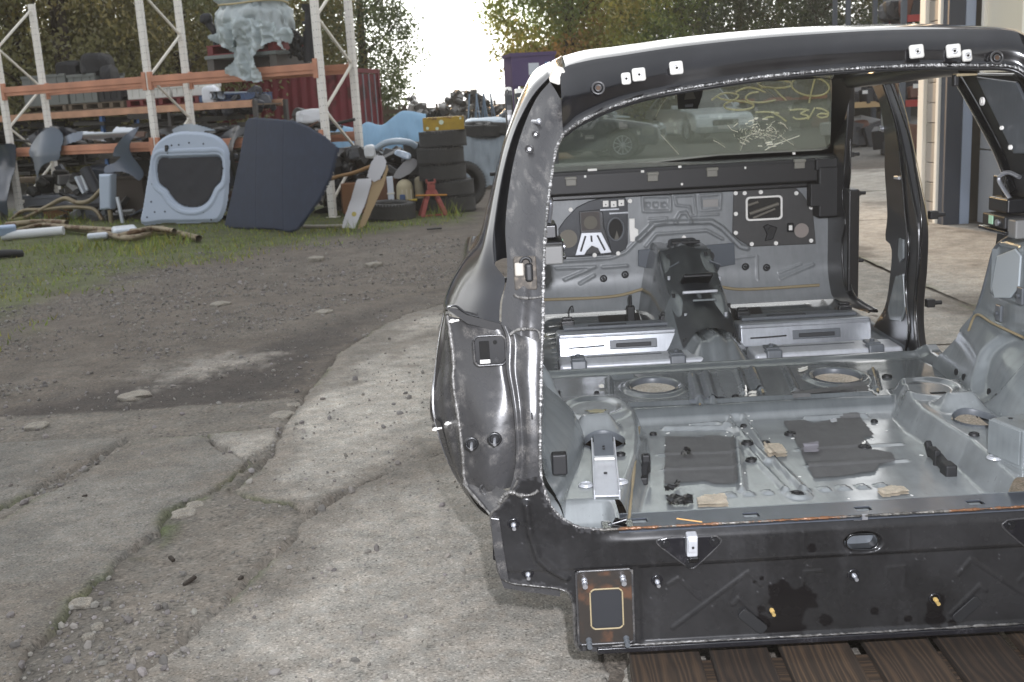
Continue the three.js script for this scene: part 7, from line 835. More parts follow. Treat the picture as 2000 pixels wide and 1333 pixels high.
  for (let i = 0; i < 70; i++) { const s = rr(0.2, 5.9), a = RK(s, 1.16 + rr(0, 0.12), rr(0, 0.7)), b = a.clone().addScaledVector(RD, rr(-0.5, 0.5)).add(V3(0, rr(-0.03, 0.1), 0)); dark.push(rnd() < 0.4 ? rod(a, b, rr(0.012, 0.03), 7) : rbox(rr(0.1, 0.45), rr(0.02, 0.1), rr(0.05, 0.3), 0.01, a.x, a.y, a.z, rr(-0.3, 0.3), rr(0, 3), rr(-0.3, 0.3))); }
  tag(mesh('parts_pile', tint(dark), std(0xffffff, 0.5, { vertexColors: true, metalness: 0.2 })), 'dark jumble of car parts on and under the lower shelf of the white rack', 'car parts', null, 'stuff');
  { const t = thing('wheel_carrier', 'silver and black wheel carrier under the shelf left of the silencer', 'wheel carrier', [0, 0, 0]), s3 = rackPlane(0.0), a = (u, v) => s3.at(...s3.px(u, v)); mesh('bracket', [bar(a(150, 345), a(166, 378), 0.1, 0.05, V3(0, 1, 0), 0.01), bar(a(160, 342), a(172, 372), 0.06, 0.05, V3(0, 1, 0), 0.01)], alu, t); mesh('strut_body', rod(a(165, 330), a(190, 375), 0.09, 12), std(0x22242a, 0.5), t); }
  { const t = thing('black_bumper', 'broken black bumper standing in the lower left corner of the pile', 'bumper', [0, 0, 0]), s3 = rackPlane(-0.75), q = smoothPoly(s3.all([[-40, 440], [0, 410], [14, 418], [22, 440], [32, 462], [28, 478], [0, 490], [-40, 490]]), 50); mesh('skin', bent(s3, q, 0.014, (x, y) => 0.12 * fbm(x * 5, y * 5, 3)), std(0x17181a, 0.5), t); const c = PY(14, 450, 0.14); mesh('lamp', rbox(0.22, 0.14, 0.1, 0.03, c.x, c.y, c.z, 0.3, 0.4), std(0x8fa0b8, 0.3), t); const d = PY(10, 500, 0.03); tag(mesh('dark_hose', tube([d.clone().add(V3(-0.3, 0, 0)), d.clone().add(V3(0, 0.03, 0.05)), d.clone().add(V3(0.15, 0, -0.1))], 0.05, 8, 20), std(0x202022, 0.7)), 'dark hose lying in the grass at the left edge', 'hose'); }
}
// ---------------------------------------------------------------- second rack behind with crates
{
  const T0 = 5.2, sh = rackPlane(T0), r = thing('pallet_rack', 'second orange beamed rack standing behind the white one', 'pallet rack', [0, 0, 0]), Y = (u, v) => sh.px(u, v), by = Y(250, 217)[1], sL = Y(-80, 220)[0], sR = Y(494, 217)[0];
  const S = (x, y, t = 0) => sh.at(x, y, -t);
  for (const t of [0, 1.0]) { mesh('beam', bar(S(sL, by, t), S(sR, by, t), 0.06, 0.14, V3(0, 1, 0), 0.005), std(0xd0a080, 0.65, { map: rep(rustN, 1.2) }), r); }
  const blue = std(0x2f5a8c, 0.6); for (const x of [Y(196, 230)[0], sR + 0.03, sL, Y(330, 230)[0]]) for (const t of [0.0, 1.0]) mesh('upright', bar(S(x, 0, t + 0.04), S(x, by + 0.06, t + 0.04), 0.09, 0.08, RD, 0.005), x === Y(196, 230)[0] ? blue : std(0x4a4744, 0.7), r);
  mesh('deck', bar(S(sL, by - 0.02, 0.5), S(sR, by - 0.02, 0.5), 0.9, 0.03, V3(0, 1, 0)), M_wood, r);
  for (let k = 0; k < 3; k++) mesh('shelf', bar(S(sL, by - 0.42 - 0.32 * k, 0.5), S(sR, by - 0.42 - 0.32 * k, 0.5), 0.9, 0.04, V3(0, 1, 0)), std(0x2b2824, 0.8), r);
  const dk = []; for (let i = 0; i < 160; i++) { const c = S(rr(sL, sR), by - rr(0.12, 1.3), rr(0.1, 0.9)); dk.push(box(rr(0.2, 1.1), rr(0.03, 0.12), rr(0.2, 0.6), c.x, c.y, c.z, 0, rackTurn + rr(-0.2, 0.2), rr(-0.06, 0.06))); } tag(mesh('stored_sheets', dk, std(0x26241f, 0.6)), 'dark flat parts filling the lower shelves of the rear rack', 'car parts', null, 'stuff');
  const woodP = std(0x6b5f50, 0.9), put = (u, w, m, label) => { const c = S(Y(u, 200)[0], by + 0.08, 0.5); return pallet2(m === redPl ? 'plastic_pallet' : 'wooden_pallet', label, c, rackTurn, m, w, 0.9); };
  put(80, 1.35, woodP, 'grey wooden pallet under the left grey crate'); put(160, 1.0, woodP, 'grey wooden pallet under the right grey crate'); put(212, 0.75, woodP, 'grey wooden pallet under the black crate'); put(272, 0.85, redPl, 'red pallet under the white crate on the rear rack'); put(345, 1.1, redPl, 'red pallet under the double white crate'); put(430, 1.2, std(0x3a4f70, 0.6), 'blue pallet under the pile of dark parts');
  const crate = (label, u0, u1, vt, m, name = 'storage_crate') => { const a = Y(u0, 200)[0], b = Y(u1, 200)[0], h = Y((u0 + u1) / 2, vt)[1] - by - 0.22, c = S((a + b) / 2, by + 0.23, 0.5), t = thing(name, label, 'crate', c.toArray(), rackTurn), w = b - a - 0.03; for (const [x, z, ww, dd] of [[0, 0.42, w, 0.03], [0, -0.42, w, 0.03], [w / 2 - 0.015, 0, 0.03, 0.81], [-w / 2 + 0.015, 0, 0.03, 0.81]]) mesh('side_panel', rbox(ww, h - 0.06, dd, 0.004, x, h / 2 - 0.03, z), m, t); mesh('rim', [rbox(w + 0.02, 0.06, 0.05, 0.004, 0, h - 0.03, 0.43), rbox(w + 0.02, 0.06, 0.05, 0.004, 0, h - 0.03, -0.43)], m, t); mesh('rib', [-0.3, 0, 0.3].map((k) => rbox(0.03, h - 0.1, 0.02, 0.003, k * w, h / 2, 0.44)), m, t); mesh('bottom', box(w - 0.04, 0.03, 0.8, 0, 0.02, 0), m, t); return t; };
  const g1 = std(0x6d706c, 0.6), wh1 = std(0xc9c7c0, 0.6);
  crate('weathered grey crate on the rear rack behind the left frame', 42, 129, 147, g1); crate('grey crate on the rear rack next to the weathered one', 132, 187, 145, g1); crate('black crate between the grey and the white ones', 190, 234, 172, std(0x1c1c1f, 0.6)); crate('white crate left of the middle frame', 245, 292, 168, wh1); crate('white crate right of the middle frame', 298, 330, 168, wh1); crate('white crate left of the dark parts', 333, 376, 166, wh1); crate('low grey crate under the white bag', 404, 432, 190, std(0x8f959c, 0.6));
  const black = std(0x17171b, 0.6), soft = (label, u, v, rx, ry, name = 'black_cover') => { const c = S(...Y(u, v), 0.4); return tag(mesh(name, at(lump(1, 1, u % 11), 0, 0, 0).scale(rx, ry, 0.35).translate(c.x, c.y, c.z), black), label, 'black cover'); };
  soft('black plastic cover heaped on the left grey crate', 115, 138, 0.36, 0.22); soft('tall black plastic cover on the right grey crate', 163, 128, 0.34, 0.3); soft('black cover drooping off the right grey crate', 186, 152, 0.15, 0.28); soft('black lump in the open black crate', 212, 178, 0.3, 0.2);
  const pile = []; for (let i = 0; i < 60; i++) { const u = rr(385, 486), c = S(...Y(u, 214 - rr(0, 36) * Math.sin(Math.PI * Math.min(1, (495 - u) / 60))), rr(0.1, 0.9)); pile.push(at(lump(rr(0.05, 0.16), rr(0.5, 1), i % 9), c.x, c.y, c.z, rr(0, 3), rr(0, 3))); } tag(mesh('parts_pile', pile, std(0x34363c, 0.5, { metalness: 0.3 })), 'pile of dark castings at the right end of the rear rack', 'car parts', null, 'stuff');
  { const c = S(...Y(404, 186), 0.1); tag(mesh('plastic_bag', at(lump(1, 1, 5), 0, 0, 0).scale(0.17, 0.2, 0.15).translate(c.x, c.y, c.z), std(0xd9dbe0, 0.5)), 'crumpled white bag on the rear rack', 'bag'); }
}
// ---------------------------------------------------------------- tyres, stand and the heap under the tarps
{
  const rub = std(0x4b4a48, 0.75, { map: rep(primerDirt, 0.3) });
  const tyreShape = (R0 = 0.325, w = 0.215, r0 = 0.205) => {
    const p = [], h = w / 2, add = (r, y) => p.push(new THREE.Vector2(r, y)); add(r0, -h * 0.72); add(r0 + 0.02, -h * 0.95); add(R0 * 0.84, -h * 1.0); add(R0 * 0.94, -h * 0.93); add(R0 * 0.985, -h * 0.78);
    for (let i = -4; i <= 4; i++) { const y = i * h * 0.16; add(R0, y - 0.009); add(R0, y + 0.006); if (i < 4) { add(R0 - 0.007, y + 0.0075); add(R0 - 0.007, y + 0.0105); } } add(R0 * 0.985, h * 0.78); add(R0 * 0.94, h * 0.93); add(R0 * 0.84, h); add(r0 + 0.02, h * 0.95); add(r0, h * 0.72); add(r0 + 0.012, 0); add(r0, -h * 0.72);
    return new THREE.LatheGeometry(p, 56);
  };
  const tread = (R0, w) => { const l = []; for (let i = 0; i < 48; i++) { const a = (i / 48) * 6.283; for (const s of [-1, 1]) l.push(box(0.006, w * 0.16, 0.022, Math.cos(a) * (R0 - 0.002), s * w * 0.42, Math.sin(a) * (R0 - 0.002), 0, -a)); } return l; };
  const proto = (R0, w) => { const g = new THREE.Group(); mesh('carcass', tri(tyreShape(R0, w)), rub, g); mesh('shoulder_blocks', tread(R0, w), rub, g); return g; };
  const t0 = proto(0.325, 0.218); const place = (label, x, y, z, rx = 0, ry = 0, s = 1, group) => { const o = t0.clone(); o.name = numbered('tyre'); o.position.set(x, y, z); o.rotation.set(rx, ry, 0, 'YXZ'); o.scale.setScalar(s); scene.add(tag(o, label, 'tyre', group)); return o; };
  const base = PY(872, 418, 0); base.z -= 0.32;
  const off = [[0.045, 0, 0], [0.04, 0.01, 1], [-0.02, 0, 2], [-0.03, 0.01, 3], [0.0, -0.01, 4]], nm = ['bottom tyre of the five high stack', 'second tyre from the ground in the stack', 'middle tyre of the five high stack', 'fourth tyre from the ground in the stack', 'top tyre of the stack, under the yellow box'];
  off.forEach(([dx, dz, k]) => place(nm[k], base.x + dx * 1.6, 0.11 + k * 0.222, base.z + dz, 0.01 * (k - 2), k, 1));
  for (let k = 0; k < 4; k++) place(['lowest tyre of the hidden stack behind', 'second tyre of the hidden stack behind', 'third tyre of the hidden stack behind', 'top tyre of the hidden stack behind'][k], base.x - 0.28, 0.11 + k * 0.245, base.z - 0.62, 0, k, 1);
  place('tyre leaning behind the foot of the five high stack', base.x + 0.22, 0.33, base.z - 0.42, Math.PI / 2 - 0.12, 0.5, 1); { const p = PY(761, 433, 0.0); p.z -= 0.3; place('worn tyre lying flat on the grass', p.x, 0.12, p.z, 0.06, 1, 1.0); }
  // yellow box
  { const p = PZ(867, 246, base.z + 0.05), t = thing('yellow_box', 'yellow sheet metal box on top of the tyre stack', 'box', [p.x, 1.115, p.z], 0.03); mesh('body', rbox(0.555, 0.175, 0.4, 0.006, 0, 0.09, 0), std(0xa98a22, 0.6, { map: rep(rustN, 0.5) }), t); for (const [x, y, r] of [[-0.03, 0.11, 0.032], [-0.22, 0.04, 0.02], [-0.09, 0.03, 0.022], [0.23, 0.15, 0.015]]) mesh('worn_spot', cyl(r, r * 0.9, 0.002, 14, x, y, 0.2015, Math.PI / 2), std(0xc5d0bd, 0.7), t); }
  // axle stand
  { const p = PY(846, 421, 0), t = thing('axle_stand', 'red axle stand in front of the tyre stack', 'axle stand', [p.x, 0, p.z + 0.05], 0.2), m = std(0x9a4a42, 0.6, { map: rep(rustN, 0.4) }); for (const [x, z] of [[-0.16, 0.13], [0.17, 0.13], [0.17, -0.13], [-0.16, -0.13]]) mesh('leg', bar(V3(x, 0, z), V3(x * 0.22, 0.34, z * 0.2), 0.055, 0.02, V3(0, 0, 1), 0.004), m, t); mesh('neck', [rbox(0.1, 0.16, 0.08, 0.008, 0, 0.36, 0)], m, t); mesh('saddle', [rbox(0.12, 0.02, 0.07, 0.004, 0, 0.445, 0), rbox(0.02, 0.05, 0.07, 0.004, -0.055, 0.465, 0), rbox(0.02, 0.05, 0.07, 0.004, 0.055, 0.465, 0)], m, t); mesh('lever', rod(V3(-0.22, 0.29, 0.05), V3(0.2, 0.27, 0.05), 0.012, 8), std(0xb07a30, 0.6), t); mesh('foot_ring', [bar(V3(-0.16, 0.02, 0.13), V3(0.17, 0.02, 0.13), 0.02, 0.02), bar(V3(-0.16, 0.02, -0.13), V3(0.17, 0.02, -0.13), 0.02, 0.02)].slice(0, 1), m, t); }
  // silver crossmember leaning, jack, canister, boxes
  const z0 = -12.75, q = (u, v, z = z0) => PZ(u, v, z);
  { const A = PY(690, 447, 0.01), sh = new Sheet(A, V3(1, 0, 0.1), V3(0.28, 1, -0.3)), t = thing('crossmember', 'long silver grey crossmember leaning beside the right frame', 'crossmember', [0, 0, 0]), m = std(0xc4c4c6, 0.5); mesh('channel', bent(sh, sh.all([[668, 446], [682, 400], [698, 352], [726, 350], [726, 362], [712, 405], [694, 447]]), 0.01, (x, y) => 0.03 + 0.012 * Math.sin(y * 14)), m, t); mesh('channel', bent(sh, sh.all([[716, 345], [724, 318], [734, 303], [748, 304], [755, 316], [752, 330], [742, 350], [730, 356]]), 0.01, () => 0.0), std(0xb9b9bb, 0.5), t); mesh('tan_flange', bent(sh, sh.all([[726, 352], [744, 350], [755, 318], [757, 330], [748, 362], [730, 400], [712, 440], [696, 448], [712, 405]]), 0.01, () => -0.03), std(0xa08a68, 0.7), t); const c = sh.px(693, 420); mesh('yellow_mark', sh.put(cyl(0.03, 0.03, 0.004, 14, c[0], c[1], 0.045, Math.PI / 2)), std(0xb3a45c, 0.7), t); }  // small yellowish disc set on the channel
  tag(mesh('wooden_pole', tube([q(640, 352), q(660, 345), q(690, 338), q(724, 325)], 0.025, 8, 24), std(0x8a6a45, 0.8)), 'thin brown pole sticking out above the crossmember', 'pole');
  { const t = thing('brown_carton', 'brown carton behind the silver crossmember', 'carton', q(705, 385, -13.4).toArray(), 0.2); mesh('body', rbox(0.55, 0.42, 0.4, 0.006, 0, 0, 0), std(0x7d573a, 0.85), t); const t2 = thing('brown_carton', 'brown carton right of the silver crossmember', 'carton', q(748, 385, -13.3).toArray(), -0.1); mesh('body', rbox(0.4, 0.5, 0.4, 0.006, 0, 0, 0), std(0x6e4c38, 0.85), t2); }
  { const t = thing('alloy_post', 'shiny square post standing behind the flat tyre', 'post', q(763, 375, -13.05).toArray(), 0.1); mesh('body', rbox(0.09, 0.42, 0.09, 0.008, 0, 0, 0), alu, t); mesh('clamp', rbox(0.11, 0.02, 0.11, 0.004, 0, -0.02, 0), K.white, t); }
  { const c = q(791, 378, -13.0), t = thing('cream_canister', 'cream coloured round canister beside the shiny post', 'canister', c.toArray(), 0.3); mesh('body', [cyl(0.115, 0.125, 0.24, 22, 0, -0.04, 0), at(tri(new THREE.SphereGeometry(0.115, 20, 10, 0, 6.3, 0, 1.57)), 0, 0.08, 0)], std(0xb8ad8f, 0.7), t); mesh('ribs', [-0.06, 0, 0.06].map((x) => rbox(0.018, 0.2, 0.02, 0.004, x, -0.04, 0.115)), std(0xc8bea5, 0.7), t); const c2 = q(819, 370, -13.2), t2 = thing('cream_canister', 'narrow cream canister half hidden beside the tyres', 'canister', c2.toArray(), 0); mesh('body', [cyl(0.06, 0.07, 0.24, 16, 0, 0, 0), at(tri(new THREE.SphereGeometry(0.06, 14, 8, 0, 6.3, 0, 1.57)), 0, 0.12, 0)], std(0xa89e86, 0.7), t2); }
  { const c = q(795, 410, -12.85), t = thing('workshop_jack', 'blue jack with yellow handle behind the flat tyre', 'jack', [c.x, 0, c.z], 0.2); mesh('body', [rbox(0.22, 0.2, 0.12, 0.02, 0, 0.1, 0), rbox(0.07, 0.28, 0.07, 0.01, -0.05, 0.14, 0)], std(0x39547c, 0.5), t); mesh('handle', rod(V3(-0.02, 0.19, 0.06), V3(0.14, 0.2, 0.06), 0.018, 8), std(0xb49a35, 0.6), t); }
  tag(mesh('grey_rod', tube([PY(590, 443, 0.02), PY(630, 443, 0.02), PY(672, 442, 0.03)], 0.025, 8, 16), std(0x9a9488, 0.6)), 'pale rod lying on the grass before the right frame', 'rod'); tag(mesh('black_strip', rbox(0.18, 0.02, 0.05, 0.008, PY(848, 447, 0.01).x, 0.01, PY(848, 447, 0.01).z, 0, 0.2), std(0x1b1b1b, 0.7)), 'small black strip on the grass near the axle stand', 'strip');
  // black parts heap with pale pieces
  const hp = []; for (let i = 0; i < 110; i++) { const u = rr(645, 830), p = PZ(u, mix(400, 303, Math.pow(rnd(), 0.7)), -13.5 - rr(0, 0.7)); hp.push(rnd() < 0.55 ? at(lump(rr(0.06, 0.2), 0.8, i % 9), p.x, p.y, p.z, rr(0, 3), rr(0, 3)) : rbox(rr(0.1, 0.5), rr(0.05, 0.25), rr(0.1, 0.3), 0.015, p.x, p.y, p.z, rr(-1, 1), rr(0, 3), rr(-1, 1))); } tag(mesh('parts_pile', hp, std(0x121315, 0.35, { clearcoat: 0.3 })), 'heap of black plastic car parts before the blue tarp', 'car parts', null, 'stuff');
  tag(mesh('bumper_arch', tube([q(735, 290, -13.2), q(752, 280, -13.15), q(775, 276, -13.1), q(800, 279, -13.15), q(812, 286, -13.2)], 0.045, 10, 40).scale(1, 1, 1), greyBlue(0x9fadb8)), 'pale curved bumper arch on top of the black heap', 'bumper'); tag(mesh('mirror_cap', at(lump(1, 1, 4), 0, 0, 0).scale(0.08, 0.1, 0.06).translate(...q(722, 296, -13.1).toArray()), std(0xd5d7d8, 0.4)), 'white mirror cap on the black heap', 'mirror cap'); tag(mesh('lamp_unit', at(lump(1, 1, 6), 0, 0, 0).scale(0.12, 0.05, 0.06).rotateZ(-0.4).translate(...q(787, 302, -13.0).toArray()), std(0xb8c6d6, 0.2)), 'shiny lamp unit on the black heap', 'lamp unit');
  { const sh = new Sheet(q(770, 350, -12.95), V3(1, 0, 0), V3(0.2, 1, -0.4)), t = thing('door_skin', 'curved grey panel leaning on the right of the black heap', 'body panel', [0, 0, 0]); mesh('skin', bent(sh, smoothPoly(sh.all([[768, 346], [782, 325], [800, 312], [815, 314], [814, 326], [800, 342], [780, 350]]), 50), 0.011, (x, y) => 0.05 * Math.sin(x * 8)), std(0x7f7d7c, 0.5), t); }
  { const sh = new Sheet(q(660, 300, -13.3), V3(1, 0, 0), V3(0, 1, -0.1)), t = thing('engine_block', 'engine block with white foil on top right behind the navy bonnet', 'engine', [0, 0, 0]); void sh; const hs = []; for (let i = 0; i < 40; i++) { const p = PZ(rr(575, 640), rr(222, 245), -14.0 - rr(0, 0.5)); hs.push(at(lump(rr(0.03, 0.1), 0.8, i % 9), p.x, p.y, p.z, rr(0, 3), rr(0, 3))); } mesh('casting', hs, std(0x2c2b2a, 0.5), t); const f = PZ(610, 228, -13.8); mesh('foil', at(lump(1, 1, 8), 0, 0, 0).scale(0.24, 0.11, 0.12).translate(f.x, f.y, f.z), std(0xd8dadd, 0.35), t); }
  // tarps
  const tarp = (name, label, x0, x1, zf0, zb, hfun, color, foot) => { const rows = []; for (let j = 0; j <= 46; j++) { const v = j / 46, row = []; for (let i = 0; i <= 80; i++) { const u = i / 80, x = mix(x0, x1, u), h = hfun(u), fold = 0.10 * Math.sin(u * 9 + v * 7 + 9 * fbm(u * 3, v * 3, 3)) * 0.5 + 0.12 * (fbm(u * 14, v * 5, 3) - 0.5); const y = v < 0.45 ? mix(h * 0.86, h, v / 0.45) : mix(h, foot, (v - 0.45) / 0.55), z = v < 0.45 ? mix(zb, mix(zb, zf0, 0.55), v / 0.45) : mix(mix(zb, zf0, 0.55), zf0, Math.pow((v - 0.45) / 0.55, 0.75)); const tp = 0.12 + 1.6 * Math.abs(v - 0.45); row.push(V3(x, Math.max(0.0, y + fold * 0.6 * tp), z + fold * (0.3 + tp))); } rows.push(row); } tag(mesh(name, patch(rows, 0, 0, 0.004), std(color, 0.85)), label, 'tarp'); };
  tarp('blue_tarp', 'light blue tarp over a heap behind the white frame', PZ(640, 300, -15.3).x, PZ(838, 300, -15.3).x, -14.3, -16.3, (u) => 1.2 + 0.16 * sm(0.3, 0.42, u) * sm(0.62, 0.5, u) * 0 + 0.18 * Math.exp(-Math.pow((u - 0.42) / 0.09, 2)) * 0.6 + 0.16 * sm(0.55, 0.8, u) + 0.05 * Math.sin(u * 9 + 1), 0x7799b2, 0.35);
  tarp('grey_tarp', 'grey blue tarp over a long heap right of the tyres', PZ(905, 300, -18).x, PZ(1040, 300, -18).x, -16.9, -19, (u) => 0.95 + 0.05 * Math.sin(u * 11), 0x737b80, 0.02);
  for (let i = 0; i < 3; i++) { const p = PZ(930 + i * 30, 252 + (i % 2), -17.9); place(['black tyre lying on the grey tarp beside the yellow box', 'middle tyre lying on the grey tarp', 'tyre on the grey tarp next to the car body'][i], p.x, p.y, p.z, 0.12, i, 0.95, null); }
  { const p = PZ(950, 240, -18.8), t = thing('folded_sheet', 'pale folded sheet on the tarp right of the yellow box', 'sheet', p.toArray()); mesh('body', at(lump(1, 0.25, 2), 0, 0, 0).scale(0.4, 0.4, 0.3), std(0xb9c4cc, 0.5), t); }
}
// ---------------------------------------------------------------- parked cars
const wheelG = (() => { const g = new THREE.Group(); const tyre = new THREE.TorusGeometry(0.285, 0.075, 12, 40); mesh('tyre', tri(tyre), std(0x141414, 0.8), g); const sp = []; for (let i = 0; i < 10; i++) sp.push(at(rbox(0.022, 0.2, 0.03, 0.006, 0, 0.115, 0.02), 0, 0, 0, 0, 0, (i / 10) * 6.283)); sp.push(at(tri(new THREE.TorusGeometry(0.215, 0.016, 8, 36)), 0, 0, 0.02), cyl(0.045, 0.045, 0.05, 16, 0, 0, 0.02, Math.PI / 2)); mesh('rim', sp, std(0xb9bec4, 0.35, { metalness: 0.5 }), g); mesh('hub_shade', cyl(0.21, 0.21, 0.03, 28, 0, 0, -0.03, Math.PI / 2), std(0x0d0d0e, 0.7), g); return g; })();
function parkedCar(name, label, x, z, turn, color, tall = 1) {
  const t = thing(name, label, 'car', [x, 0, z], turn), m = std(color, 0.3, { clearcoat: 1, clearcoatRoughness: 0.08 }), gl = std(0x1a2226, 0.08, { clearcoat: 1 }), W = 0.9;
  const arch = (cx) => Array.from({ length: 11 }, (_, i) => { const a = Math.PI - (i / 10) * Math.PI; return [cx + 0.38 * Math.cos(a), 0.33 + 0.38 * Math.sin(a)]; });
  const low = [[-2.15, 0.32], ...arch(-1.35), [-0.9, 0.22], [0.9, 0.22], ...arch(1.38), [2.15, 0.3], [2.25, 0.45], [2.22, 0.68], [2.05, 0.8], [1.5, 0.9], [0.95, 0.97], [-1.7, 1.0], [-2.1, 0.95], [-2.22, 0.75], [-2.22, 0.45]];
  mesh('body', prism(low, W * 2, 0.07), m, t);
  const A = [[0.95, 0.95], [0.25, 1.42 * tall], [-0.9, 1.44 * tall], [-1.75, 1.0]], rows = (k) => A.map(([px, py]) => [px, py, W - 0.05 - 0.24 * sm(0.95, 1.45, py) - k]);
  const quad = (p) => patch([[p[0], p[1]], [p[3], p[2]]].map((r) => r.map((q) => V3(...q))), 0, 0);
  const a = rows(0), pane = (p) => quad(p); const L = a.map(([x0, y0, z0]) => [x0, y0, z0]), Rr = a.map(([x0, y0, z0]) => [x0, y0, -z0]);
  mesh('windscreen', pane([L[0], Rr[0], Rr[1], L[1]]), gl, t); mesh('rear_window', pane([L[3], L[2], Rr[2], Rr[3]]), gl, t); mesh('roof', patch([0, 0.5, 1].map((k) => [0, 0.25, 0.5, 0.75, 1].map((q) => V3(mix(L[1][0] + 0.05, L[2][0] - 0.05, k), mix(L[1][1], L[2][1], k) + 0.05 * Math.sin(Math.PI * q) + 0.01, mix(L[1][2], Rr[1][2], q)))), 12, 8, 0.02), m, t);
  for (const S of [L, Rr]) { mesh('side_window', pane([S[0], S[3], S[2], S[1]]), gl, t); const v = S.map((q) => V3(...q)); for (const [i, j, w] of [[0, 1, 0.05], [1, 2, 0.05], [2, 3, 0.08]]) mesh('roof_pillar', bar(v[i], v[j], w, w * 0.8, V3(0, 0, 1), 0.01), m, t); const mid = v[0].clone().lerp(v[3], 0.5); mesh('roof_pillar', bar(mid, v[1].clone().lerp(v[2], 0.62), 0.07, 0.05, V3(0, 0, 1), 0.01), std(0x111213, 0.4), t); const s = Math.sign(S[0][2]); mesh('mirror', rbox(0.12, 0.13, 0.2, 0.04, 0.72, 1.02, s * (W + 0.08)), m, t); mesh('door_handle', rbox(0.16, 0.025, 0.03, 0.01, -0.15, 0.82, s * (W + 0.005)), m, t); mesh('headlight', rbox(0.34, 0.13, 0.36, 0.05, 2.02, 0.7, s * 0.62), std(0xc9d3da, 0.1, { clearcoat: 1 }), t); mesh('tail_light', rbox(0.12, 0.16, 0.36, 0.04, -2.16, 0.8, s * 0.66), std(0x6e1414, 0.2), t); for (const wx of [-1.35, 1.38]) { const w = wheelG.clone(); w.name = 'wheel'; w.position.set(wx, 0.335, s * 0.82); w.rotation.y = s > 0 ? 0 : Math.PI; t.add(w); } }
  mesh('grille', rbox(0.05, 0.16, 0.8, 0.02, 2.235, 0.55, 0), std(0x101010, 0.5), t); mesh('number_plate', rbox(0.012, 0.11, 0.5, 0.004, 2.255, 0.42, 0), std(0xd0d0cc, 0.5), t); return t;
}
{
  const a = PY(1228, 312, 0); parkedCar('dark_car', 'dark blue car parked in the yard, seen left through the windscreen', a.x - 1.25, a.z - 1.3, R(-14), 0x1f2a38);
  const b = PZ(1366, 262, -31.5); parkedCar('white_car', 'white car facing the viewer, seen through the middle of the windscreen', b.x, -32, R(-78), 0xc9d2d8, 1.12);
  const c = PZ(1055, 240, -24.5); parkedCar('white_car', 'pale car half hidden behind the car shell left edge', c.x, c.z - 1, R(-160), 0xb9c4c6, 1.1);
}
// ---------------------------------------------------------------- racks across the yard with black parts
function yardRack(label, z, u0, u1, levels, colors, postC, boxC, seed0) {
  const t = thing('yard_rack', label, 'pallet rack', [0, 0, z]), x0 = PZ(u0, 200, z).x, x1 = PZ(u1, 200, z).x, w = x1 - x0, nb = Math.max(1, Math.round(w / 2.7)); const pm = std(postC, 0.6), ph = z < -30 ? 3 : 5;
  for (let i = 0; i <= nb; i++) for (const d of [0, -1]) mesh('upright', rbox(0.1, ph, 0.09, 0.006, x0 + (w * i) / nb, ph / 2, d), pm, t);
  levels.forEach((y, k) => { for (let i = 0; i < nb; i++) for (const d of [0.03, -1.03]) mesh('beam', rbox(w / nb - 0.11, 0.13, 0.05, 0.005, x0 + (w * (i + 0.5)) / nb, y, d), std(colors[k % colors.length], 0.6), t); });
  const bl = ['crate with a rounded lid', 'open topped crate', 'flat crate']; void bl; void seed0; return { t, x0, x1, z };
}
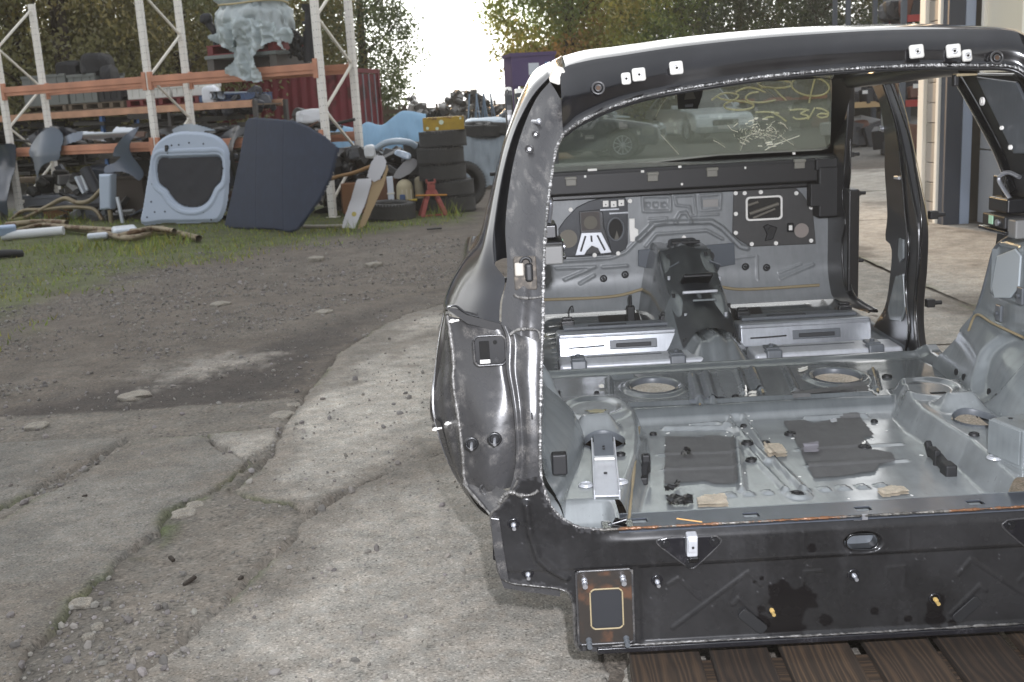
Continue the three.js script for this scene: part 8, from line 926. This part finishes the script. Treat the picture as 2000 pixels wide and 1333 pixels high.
{
  const r1 = yardRack('orange beamed rack far across the yard, seen through the windscreen', -37.5, 1150, 1640, [1.05, 2.2], [0xa5502c, 0x8e4a2c], 0x3c4654, 0, 1), r2 = yardRack('grey posted rack with pale and red beams, seen through the right front door', -23.4, 1655, 1735, [0.95, 1.95], [0xb59a70, 0x8f4636], 0x50565e, 0, 2), r3 = yardRack('rack with red beams close to the building corner', -19.5, 1762, 1810, [1.0, 1.75, 2.6], [0xa03a36], 0x5c636b, 0, 3);
  const mass = (label, r, lv, n, cols) => { const l = []; for (let i = 0; i < n; i++) { const y0 = lv[Math.floor(rnd() * lv.length)], s = rr(0.15, 0.5), c = cols[Math.floor(rnd() * cols.length)]; const g = rnd() < 0.6 ? rbox(s * rr(0.8, 2), s * rr(0.5, 1.2), s * rr(0.6, 1.4), 0.02, rr(r.x0, r.x1), y0 + s * 0.35, r.z - rr(0.1, 0.9), rr(-0.2, 0.2), rr(-0.5, 0.5), rr(-0.3, 0.3)) : at(lump(s * 0.6, 0.8, i % 9), rr(r.x0, r.x1), y0 + s * 0.3, r.z - rr(0.1, 0.9)); const k = g.attributes.position.count, a = new Float32Array(k * 3); for (let j = 0; j < k; j++) a.set(c, j * 3); g.setAttribute('color', new THREE.BufferAttribute(a, 3)); l.push(g); } tag(mesh('parts_pile', l, std(0xffffff, 0.5, { vertexColors: true })), label, 'car parts', null, 'stuff'); };
  const D = [0.02, 0.02, 0.023], D2 = [0.035, 0.036, 0.04], BR = [0.12, 0.05, 0.03], PAL = [0.4, 0.4, 0.4];
  mass('dark stored parts on the far rack across the yard', r1, [0, 0, 1.12, 1.12, 2.27], 200, [D, D, D2, D2, BR]); mass('black bumpers and crates on the grey posted rack', r2, [0, 0, 0.1, 0.3, 1.02, 2.02, 2.3], 120, [D, D, D, D2, PAL, BR].slice(0, 6)); mass('black crates on the rack near the building corner', r3, [0, 0.2, 1.07, 1.82, 2.66], 80, [D, D, D2, BR]);
  for (const [u, v, c, n] of [[1690, 180, 0xe0e0dc, 'small white label on a black crate in the door view'], [1790, 168, 0xd8d8d4, 'white label on a crate by the building corner']]) { const p = PZ(u, v, u < 1700 ? -23.2 : -19.3); tag(mesh('white_label', rbox(0.12, 0.08, 0.01, 0.002, p.x, p.y, p.z), std(c, 0.6)), n, 'label'); }
  // low dark hall behind the far rack, closing the yard
  const h = thing('storage_hall', 'long dark storage hall behind the far rack', 'building', [0, 0, -44]); mesh('wall', box(34, 3.4, 0.3, 17.2, 1.7, 0), std(0x85847c, 0.85), h); mesh('roof', box(34.6, 0.2, 8, 17.2, 3.5, -3.8), std(0x3c3e40, 0.8), h); for (let i = 0; i < 5; i++) mesh('door', rbox(4.2, 2.8, 0.08, 0.02, 4 + i * 6, 1.4, 0.18), std(0x33332f, 0.8), h);
}
// thin backlit haze of the yard
scene.fog = new THREE.FogExp2(0xfff4e2, 0.0009);
renderer.render(scene, camera);
